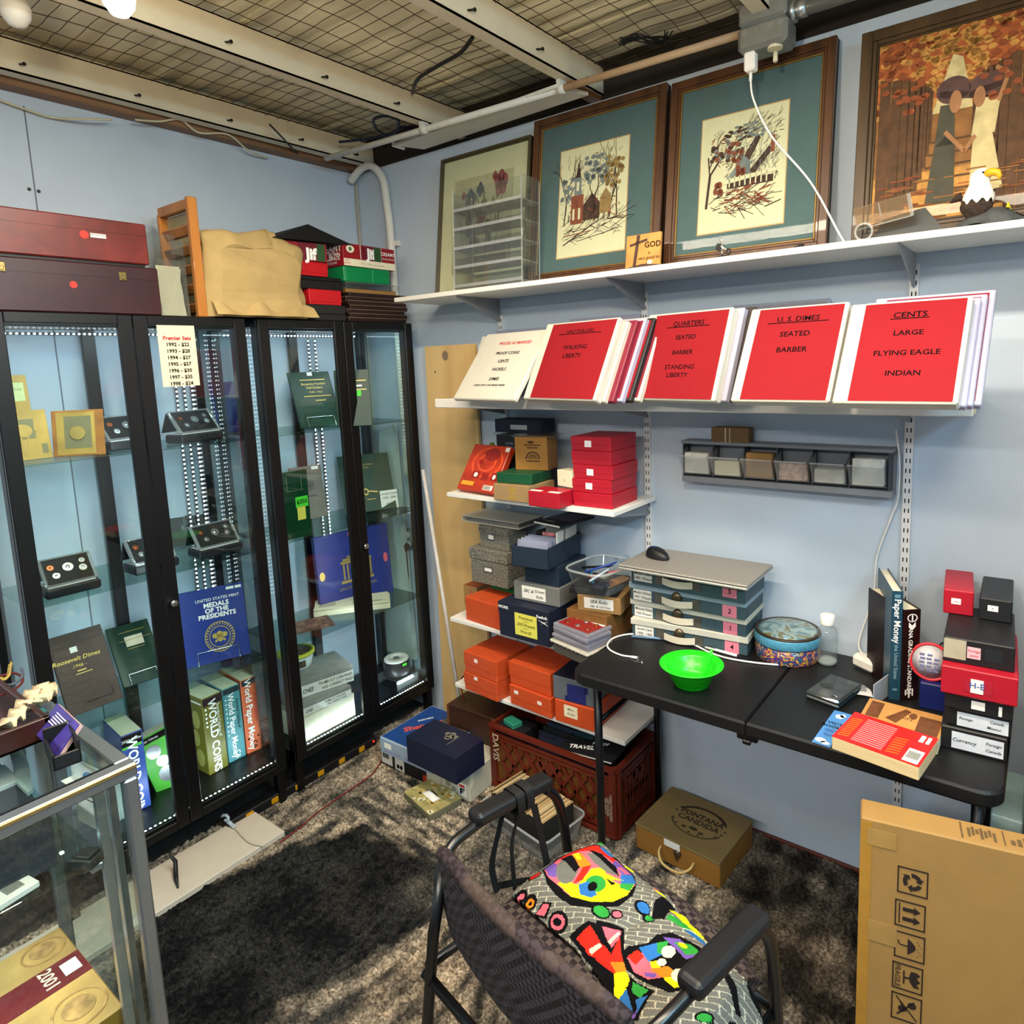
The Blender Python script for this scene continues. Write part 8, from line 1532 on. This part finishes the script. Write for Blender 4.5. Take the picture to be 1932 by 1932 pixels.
# ================================================================== big flat carton at the right front
pA, pB = at(1624, 1541, y=-.78), None
zA = pA.z; pB = at(1932, 1612, z=zA); d = (pB-pA); d.z = 0; L_ = .68; d.normalize()
CBM = mat('golden_kraft', '9a753f', .75, var=.05, scale=12, bump=.05, bscale=200)
o = slab('flat_carton', 'large flat cardboard carton with handling symbols standing in the right foreground', 'box', FZ+.017, (pA.x, pA.y, 0), tuple(pA+d*L_)[:2]+(0,), zA-FZ-.017, .075, CBM, 0, None, bev=.004); w, t, h = DIM[o.name]; FLx = o
TAPE = mat('amber_tape', 'a8792f', .35); inkb = mat('brown_black_ink', '231510', .75, var=0)
def onf(px, py):
    """pixel on the carton front -> face fractions"""
    M = o.matrix_world; n = M.to_3x3() @ Vector((0, -1, 0)); p0 = M.translation; dr = at(px, py, z=0)-CAM_POS; tt = (p0-CAM_POS).dot(n)/dr.dot(n); q = M.inverted() @ (CAM_POS+dr*tt); return (q.x+w/2)/w, q.z/h
def rel(fr, pts): (a, b), (c, d_) = fr; return [(a+(c-a)*x, b+(d_-b)*y) for x, y in pts]
sticker(o, 'front', .018, .5, .036, .98, TAPE, name='tape_strip', off=.0003)
for (px, py, s1, s2) in ((1664, 1583, .09, .07), (1664, 1760, .09, .09)): u, v = onf(px, py); u = max(u, s1/2+.001); sticker(o, 'front', u, v, s1, s2*.8, mat('pale_tape', 'a07c44', .5), name='tape_patch', off=.0008)
def sq(cx, cy, ww, hh): return lambda x, y: (cx+ww*x, cy+hh*y)
sq_px = [((1696, 1630), (1752, 1702)), ((1691, 1692), (1748, 1762)), ((1690, 1751), (1746, 1821)), ((1686, 1809), (1744, 1882)), ((1684, 1866), (1742, 1945))]
# the printed boxes are about 58 px high and 56 px wide on the front
for k, ((ax_, ay_), _) in enumerate(sq_px):
    tl, tr, bl_ = onf(ax_-2, ay_+2), onf(ax_+56, ay_+20), onf(ax_-5, ay_+51)
    W2, H2 = (tr[0]-tl[0]), (bl_[1]-tl[1]); S = lambda x, y, tl=tl, W2=W2, H2=H2: (tl[0]+W2*x, tl[1]+H2*y)
    Q = lambda pts: [S(x, y) for x, y in pts]
    fr_ = [Q(rect(0, 0, 1, .05)), Q(rect(0, .95, 1, 1)), Q(rect(0, 0, .045, 1)), Q(rect(.955, 0, 1, 1))]; g = []
    if k == 0:
        for a in (20, 140, 260): g += [Q(r) for r in ring(.5, .5, .32, .32, .55, 8, a, a+75)]+[Q([(.5+.40*math.cos(math.radians(a+75)), .5+.40*math.sin(math.radians(a+75))), (.5+.10*math.cos(math.radians(a+75)), .5+.10*math.sin(math.radians(a+75))), (.5+.26*math.cos(math.radians(a+105)), .5+.26*math.sin(math.radians(a+105)))])]
    elif k == 1:
        g += [Q(rect(.13, .12, .17, .88))]
        for y in (.32, .68): g += [Q(rect(.26, y-.07, .62, y+.07)), Q([(.62, y-.15), (.84, y), (.62, y+.15)])]
    elif k == 2:
        g += [Q([(.44, .2)]+[(.44+.26*math.sin(PI*i/12), .2+.6*i/12) for i in range(1, 12)]+[(.44, .8)]), Q(rect(.20, .475, .46, .515)), Q(bar(.20, .5, .13, .42, .035)), Q(bar(.13, .42, .15, .34, .035))]+[Q(ell(.76+.05*(i % 3), .25+.09*i, .022, .012, 6)) for i in range(7)]
    elif k == 3:
        g += [Q([(.62, .22), (.80, .22), (.92, .30), (.80, .42), (.92, .55), (.80, .66), (.90, .78), (.72, .80), (.58, .62), (.56, .4)]), Q(rect(.40, .47, .6, .53)), Q(rect(.36, .25, .41, .75))]
    else: g += [Q(bar(.15, .12, .85, .88, .04)), Q(bar(.2, .8, .75, .2, .06)), Q(ell(.68, .35, .14, .12)), Q(ell(.35, .55, .12, .12)), Q(bar(.3, .3, .5, .6, .06))]
    shapes(o, 'front', fr_+g, inkb, 'handling_symbol', .0008)
    if k == 3: u, v = S(.17, .5); write(o, 'front', 'FRAGILE', u, v, .016, inkb, -90, .3, 0, .001)
u0_, v0_ = .44, .5; shapes(o, 'top', [rect(.30, .12, .305, .85), rect(.42, .2, .424, .85), rect(.60, .3, .605, .9)]+[rect(.32+.012*k, .25+.1*(k % 3), .328+.012*k, .65+.08*(k % 2)) for k in range(7)]+[rect(.44+.018*k, .3, .452+.018*k, .5+.1*(k % 3)) for k in range(8)]+[rect(.64+.012*k, .2, .646+.012*k, .85) for k in range(12)], mat('faded_brown_ink', '5d482c', .8), 'printed_lines')
# ================================================================== glass counter at the left front
AL = mat('satin_aluminium', '9aa0a4', .32, .85, var=.08, stretch=(.1, 1, .1)); ALG = mat('gilt_bead', 'b59a62', .3, .8); CXR, CYF, CZT = 1.5, -1.838, 1.0; CXL, CYB = .93, -3.1
r_ = empty('glass_counter', 'aluminium framed glass display counter at the left front', 'display counter', (CXR, CYF, FZ)); O_ = Vector((CXR, CYF, FZ))
def part(nm, a, b, m, bev=.002): mb = MB(); mb.span(Vector(a)-O_, Vector(b)-O_, bev); return mb.build(nm, m, r_)
rw = .030
part('top_rail', (CXR-rw, CYB, CZT-rw), (CXR, CYF, CZT), AL, .003); part('top_rail', (CXL, CYF-rw, CZT-rw), (CXR-rw, CYF, CZT), AL, .003); part('top_rail', (CXL, CYB, CZT-rw), (CXL+rw, CYF-rw, CZT), AL, .003)
part('gilt_bead', (CXR-.003, CYB, CZT-.010), (CXR+.0025, CYF-.001, CZT-.002), ALG, .001); part('seam', (CXR-rw-.004, CYB, CZT-.002), (CXR-rw, CYF-rw, CZT+.0006), BLACKM, 0)
part('top_glass', (CXL+rw, CYB, CZT-.008), (CXR-rw-.004, CYF-rw, CZT-.002), PANE, 0)
part('corner_post', (CXR-.026, CYF-.026, FZ), (CXR, CYF, CZT-rw), AL, .004); part('corner_post', (CXL, CYF-.026, FZ), (CXL+.026, CYF, CZT-rw), AL, .004)
part('front_glass', (CXR-.012, CYB, FZ+.28), (CXR-.008, CYF-.028, CZT-rw), PANE, 0); part('end_glass', (CXL+.028, CYF-.012, FZ+.28), (CXR-.028, CYF-.008, CZT-rw), PANE, 0)
part('shelf_standard', (CXR-.062, CYF-.064, FZ+.28), (CXR-.046, CYF-.046, CZT-rw-.002), STEEL, .001); part('shelf_standard', (CXR-.098, CYF-.03, FZ+.28), (CXR-.080, CYF-.016, CZT-rw-.002), STEEL, .001)
part('glass_shelf', (CXL+.05, CYB, .800), (CXR-.05, CYF-.06, .808), SHELFGLASS, .001); part('shelf_bracket', (CXR-.09, CYF-.085, .785), (CXR-.05, CYF-.05, .8), STEEL, .002)
part('deck', (CXL+.01, CYB, FZ+.25), (CXR-.01, CYF-.01, FZ+.28), mat('grey_deck', '8f9093', .6), .002); part('kick_panel', (CXL+.02, CYB, FZ), (CXR-.02, CYF-.02, FZ+.25), mat('dark_kick', '26282b', .6), .002)
mb = MB()
for k in range(34): mb.box(Vector((CXR-.16, CYF-.1-.02*k, .795))-O_, (.007, .007, .004), .001)
mb.build('led_strip', LEDS, r_)  # glowing diode row imitates a reflection below the glass shelf
l = bpy.data.lights.new('counter_lamp', 'AREA'); l.shape = 'RECTANGLE'; l.size = .01; l.size_y = .8; l.energy = 4.5; l.color = (.85, .95, 1); lo = bpy.data.objects.new('counter_lamp', l); COL.objects.link(lo); lo.parent = r_; lo.location = Vector((CXR-.16, CYF-.5, .79))-O_
# in the counter
zb = .44
c1, c2 = at(251, 1883, z=zb+.06), at(132, 1741, z=zb+.06)
o = slab('coin_box', 'golden coin set box with a dark red band and the year 2001 in the counter', 'box', FZ+.281, (1.435, -2.25, 0), (1.435, -1.895, 0), .24, .36, mat('coin_photo_print', 'c49a58', .45, var=.35, scale=7), bev=.003); w, t, h = DIM[o.name]
sticker(o, 'front', .5, .5, .999, .99, mat('mustard_side', '8a6414', .5), name='side_print', off=.0003); sticker(o, 'top', .5, .56, .99, .24, mat('wine_band', '6d1a1e', .4), name='red_band', off=.0003); write(o, 'top', '2001', .80, .57, .036, CREAM, -90, 1); sticker(o, 'top', .92, .57, .09, .12, WHITE, name='price_sticker', off=.001); shapes(o, 'top', [ell(.42, .56, .12, .16, 8)], mat('deep_wine_octagon', '5a1216', .4), 'octagon', .0012)
for (x, y, rx, ry) in ((.84, .20, .14, .15), (.40, .22, .20, .14), (.86, .85, .12, .11), (.3, .86, .2, .1)): shapes(o, 'top', ring(x, y, rx, ry, .9, 24)+[ell(x, y+.01, rx*.6, ry*.6)], [mat('coin_print_pale', 'b58a52', .45, var=.4, scale=40)], 'printed_coin', .0012)
o = slab('shipping_paper', 'white leaflet with a blue round logo standing inside the counter end', 'leaflet', .809, (1.275, -1.885, 0), (1.42, -1.865, 0), .150, .003, mat('lit_white_paper', 'eef4f4', .7), 0); shapes(o, 'front', [ell(.55, .78, .22, .12)], mat('bright_blue_logo', '2f8fd0', .5), 'logo'); shapes(o, 'front', [rect(.3, .5, .8, .53), rect(.35, .43, .75, .45)], GREYC, 'text_line')
o = slab('barcode_card', 'white barcode card lying on the glass shelf in the counter', 'card', .809, BP(0, 1720, z=.809), BP(76, 1672, z=.809), .012, .07, PAPER); shapes(o, 'top', [rect(.3+.05*k, .2, .33+.05*k, .8) for k in range(9)], GREYC, 'barcode')
o = slab('grey_carton', 'pale grey carton on the glass shelf at the far left in the counter', 'box', .809, (1.22, -2.12, 0), (1.22, -1.96, 0), .12, .1, mat('pale_grey_carton', 'b9c2c2', .7)); shapes(o, 'front', [rect(.1+.12*k, .1, .13+.12*k, .9) for k in range(7)], GREYC, 'ridges')
mb = MB(); mb.box((0, 0, .012), (.05, .035, .022), .003); mb.box((.005, 0, .026), (.03, .03, .008), .002); o = mb.build('coin_clip', mat('dark_pewter', '3b3c3a', .35, .6)); o.location = at(165, 1632, z=.809); o.rotation_euler = (0, 0, .5); tag(o, 'dark metal clip on the corner of the glass shelf in the counter', 'clip')
o = slab('jade_blade', 'pale jade blade lying under the counter top glass', 'blade', .80, (1.1, -1.98, 0), (1.2, -1.98, 0), .01, .05, mat('pale_jade', '9fb0ae', .3)) if 0 else None
BLD = mat('pale_jade', '9fb3b4', .3, var=.08); q = [at(x, y, z=.93) for x, y in ((16, 1414), (40, 1412), (54, 1440), (62, 1488), (52, 1496), (30, 1475), (26, 1450))]
mb = MB(); mb.add([v for v in q]+[v-Vector((0, 0, .008)) for v in q], [list(range(7))[::-1], [7+i for i in range(7)]]+[[i, (i+1) % 7, 7+(i+1) % 7, 7+i] for i in range(7)]); tag(mb.build('jade_blade', BLD), 'pale jade blade on the dark riser under the counter top', 'blade')
part('inner_riser', (1.02, -2.3, .809), (1.40, -1.96, .92), mat('slate_cloth', '2a2f38', .8), .003)
o = slab('paper_tag', 'white paper tag under the counter glass beside the card holder', 'paper', .921, BP(127, 1482, z=.921), BP(168, 1462, z=.921), .001, .03, PAPER)
# ---- on the counter: wooden tray of necklaces, card holder
TR = wood('dark_mahogany_tray', '29110b', '3a1a11', .35, 1, 12, .3); tx0, tx1, ty0, ty1 = .66, 1.245, -2.45, -1.90; tz = CZT+.001
r_ = empty('jewellery_tray', 'dark mahogany tray of necklaces at the left edge of the counter top', 'tray', (tx1, ty1, tz)); O_ = Vector((tx1, ty1, tz))
for nm, a, b in (('tray_base', (tx0, ty0, tz), (tx1, ty1, tz+.008)), ('tray_side', (tx1-.012, ty0, tz), (tx1, ty1, tz+.05)), ('tray_side', (tx0, ty1-.012, tz), (tx1, ty1, tz+.05)), ('tray_side', (tx0, ty0, tz), (tx0+.012, ty1, tz+.05)), ('divider', (tx0, -2.12, tz), (tx1, -2.11, tz+.04))): part(nm, a, b, TR, .002)
def zpts(px, dz): return [at(x, y, z=tz+dz) for x, y in px]
LACE = mat('cream_lace', 'c9b795', .85, var=.12, scale=60, bump=.3)
q = spline(zpts([(2, 1378), (22, 1365), (38, 1345), (52, 1325), (70, 1305), (86, 1300), (92, 1306), (84, 1316), (62, 1332)], .040), 8); mb = MB(); k = len(q)
mb.add([p+Vector((-.006, -.016, .004+.010*math.sin(i*.9))) for i, p in enumerate(q)]+[p+Vector((.010, .016, .006+.010*math.sin(i*.9+2)+.004*math.sin(i*2.7))) for i, p in enumerate(q)], [[i, i+1, k+i+1, k+i] for i in range(k-1)], 0, True); o = mb.build('lace_band', LACE); sm_ = o.modifiers.new('t', 'SOLIDIFY'); sm_.thickness = .002; tag(o, 'cream lace band draped over the edge of the mahogany tray', 'lace')
cable('cord_necklace', 'dark red cord necklace in the mahogany tray', zpts([(0, 1312), (22, 1304), (40, 1290), (42, 1278), (25, 1270), (0, 1276)], .03), .003, mat('dark_red_cord', '5f1a1c', .6), 'necklace')
cable('cord_necklace', 'blue grey cord necklace in the mahogany tray', zpts([(0, 1290), (20, 1292), (36, 1284), (43, 1272), (40, 1262)], .034), .0035, mat('blue_grey_cord', '4d5560', .6), 'necklace')
q = zpts([(0, 1281), (10, 1281), (16, 1274), (18, 1262), (20, 1252)], .045); mb = MB()
for i, p in enumerate(spline(q, 6)): mb.tube([p+Vector((.004*math.cos(a), .004*math.sin(a)*(1 if i % 2 else .4), .004*math.sin(a)*(0.3 if i % 2 else 1))) for a in [j*PI/4 for j in range(8)]], .0012, 5, 0, True)
tag(mb.build('gold_chain', GOLD), 'gold link chain hanging in the far compartment of the mahogany tray', 'chain')
p = at(72, 1346, z=tz+.02); mb = MB(); mb.lathe([(0, 0), (.016, .001), (.018, .004), (.012, .008), (0, .009)], 16, p, 0, None, 1.3, .8); tag(mb.build('turquoise_pendant', mat('turquoise_stone', '2f6f72', .25, var=.4, scale=60)), 'turquoise pendant beside the lace in the mahogany tray', 'pendant')
hq = [at(x, y, z=tz) for x, y in ((59, 1388), (102, 1457), (156, 1436), (150, 1385))]
M, w, h = frame_of(tz, (102, 1457), (156, 1437), .045); r_ = bpy.data.objects.new('card_holder', None); COL.objects.link(r_); r_.matrix_world = M; tag(r_, 'black plastic card holder with purple business cards on the counter corner', 'card holder')
dp = .095
for nm, a, b in (('holder_base', (-w/2, 0, 0), (w/2, dp, .006)), ('holder_front', (-w/2, 0, 0), (w/2, .005, .030)), ('holder_back', (-w/2, dp-.005, 0), (w/2, dp, .055)), ('holder_side', (-w/2, 0, 0), (-w/2+.005, dp, .036)), ('holder_side', (w/2-.005, 0, 0), (w/2, dp, .05))):
    mb = MB(); mb.span(a, b, .002); mb.build(nm, BLACKP, r_)
"""cards lean in the holder"""
cA, cB, cC = at(107.6, 1429, z=tz+.012), at(67, 1385, z=tz+.02), at(149, 1367, z=tz+.055)
PUR = mat('purple_card_print', '3a2f78', .3, var=.5, scale=16); ux = (cC-cA); uy = (cB-cA)
nrm = ux.cross(uy).normalized(); nrm = nrm if nrm.z > 0 else -nrm
for k in range(4):
    d_ = -nrm*.0028*k+Vector((0, 0, .001)); v4 = [cA+d_, cA+ux+d_, cA+ux+uy+d_, cA+uy+d_]; mb = MB(); mb.add(v4+[v-nrm*.002 for v in v4], [[0, 1, 2, 3], [7, 6, 5, 4], [0, 4, 5, 1], [1, 5, 6, 2], [2, 6, 7, 3], [3, 7, 4, 0]]); o = mb.build('business_card', PUR if k == 0 else mat('pink_card_edge', 'c9a9a5', .6)); tag(o, ('front purple printed', 'second', 'third', 'rearmost')[k]+' business card leaning in the black card holder', 'card', 'business cards in the black holder')
    if k == 0:
        mb = MB(); M = Matrix((ux.normalized(), uy.normalized(), nrm)).transposed().to_4x4(); M.translation = cA+nrm*.0015+Vector((0, 0, .001))
        for j in range(5): mb.box((ux.length*(.50+.08*j), uy.length*(.62-.02*j), 0), (ux.length*.03, uy.length*(.5-.05*(j % 2)), .0003), 0, 0, M)
        mb.build('card_text', WHITEINK, o)
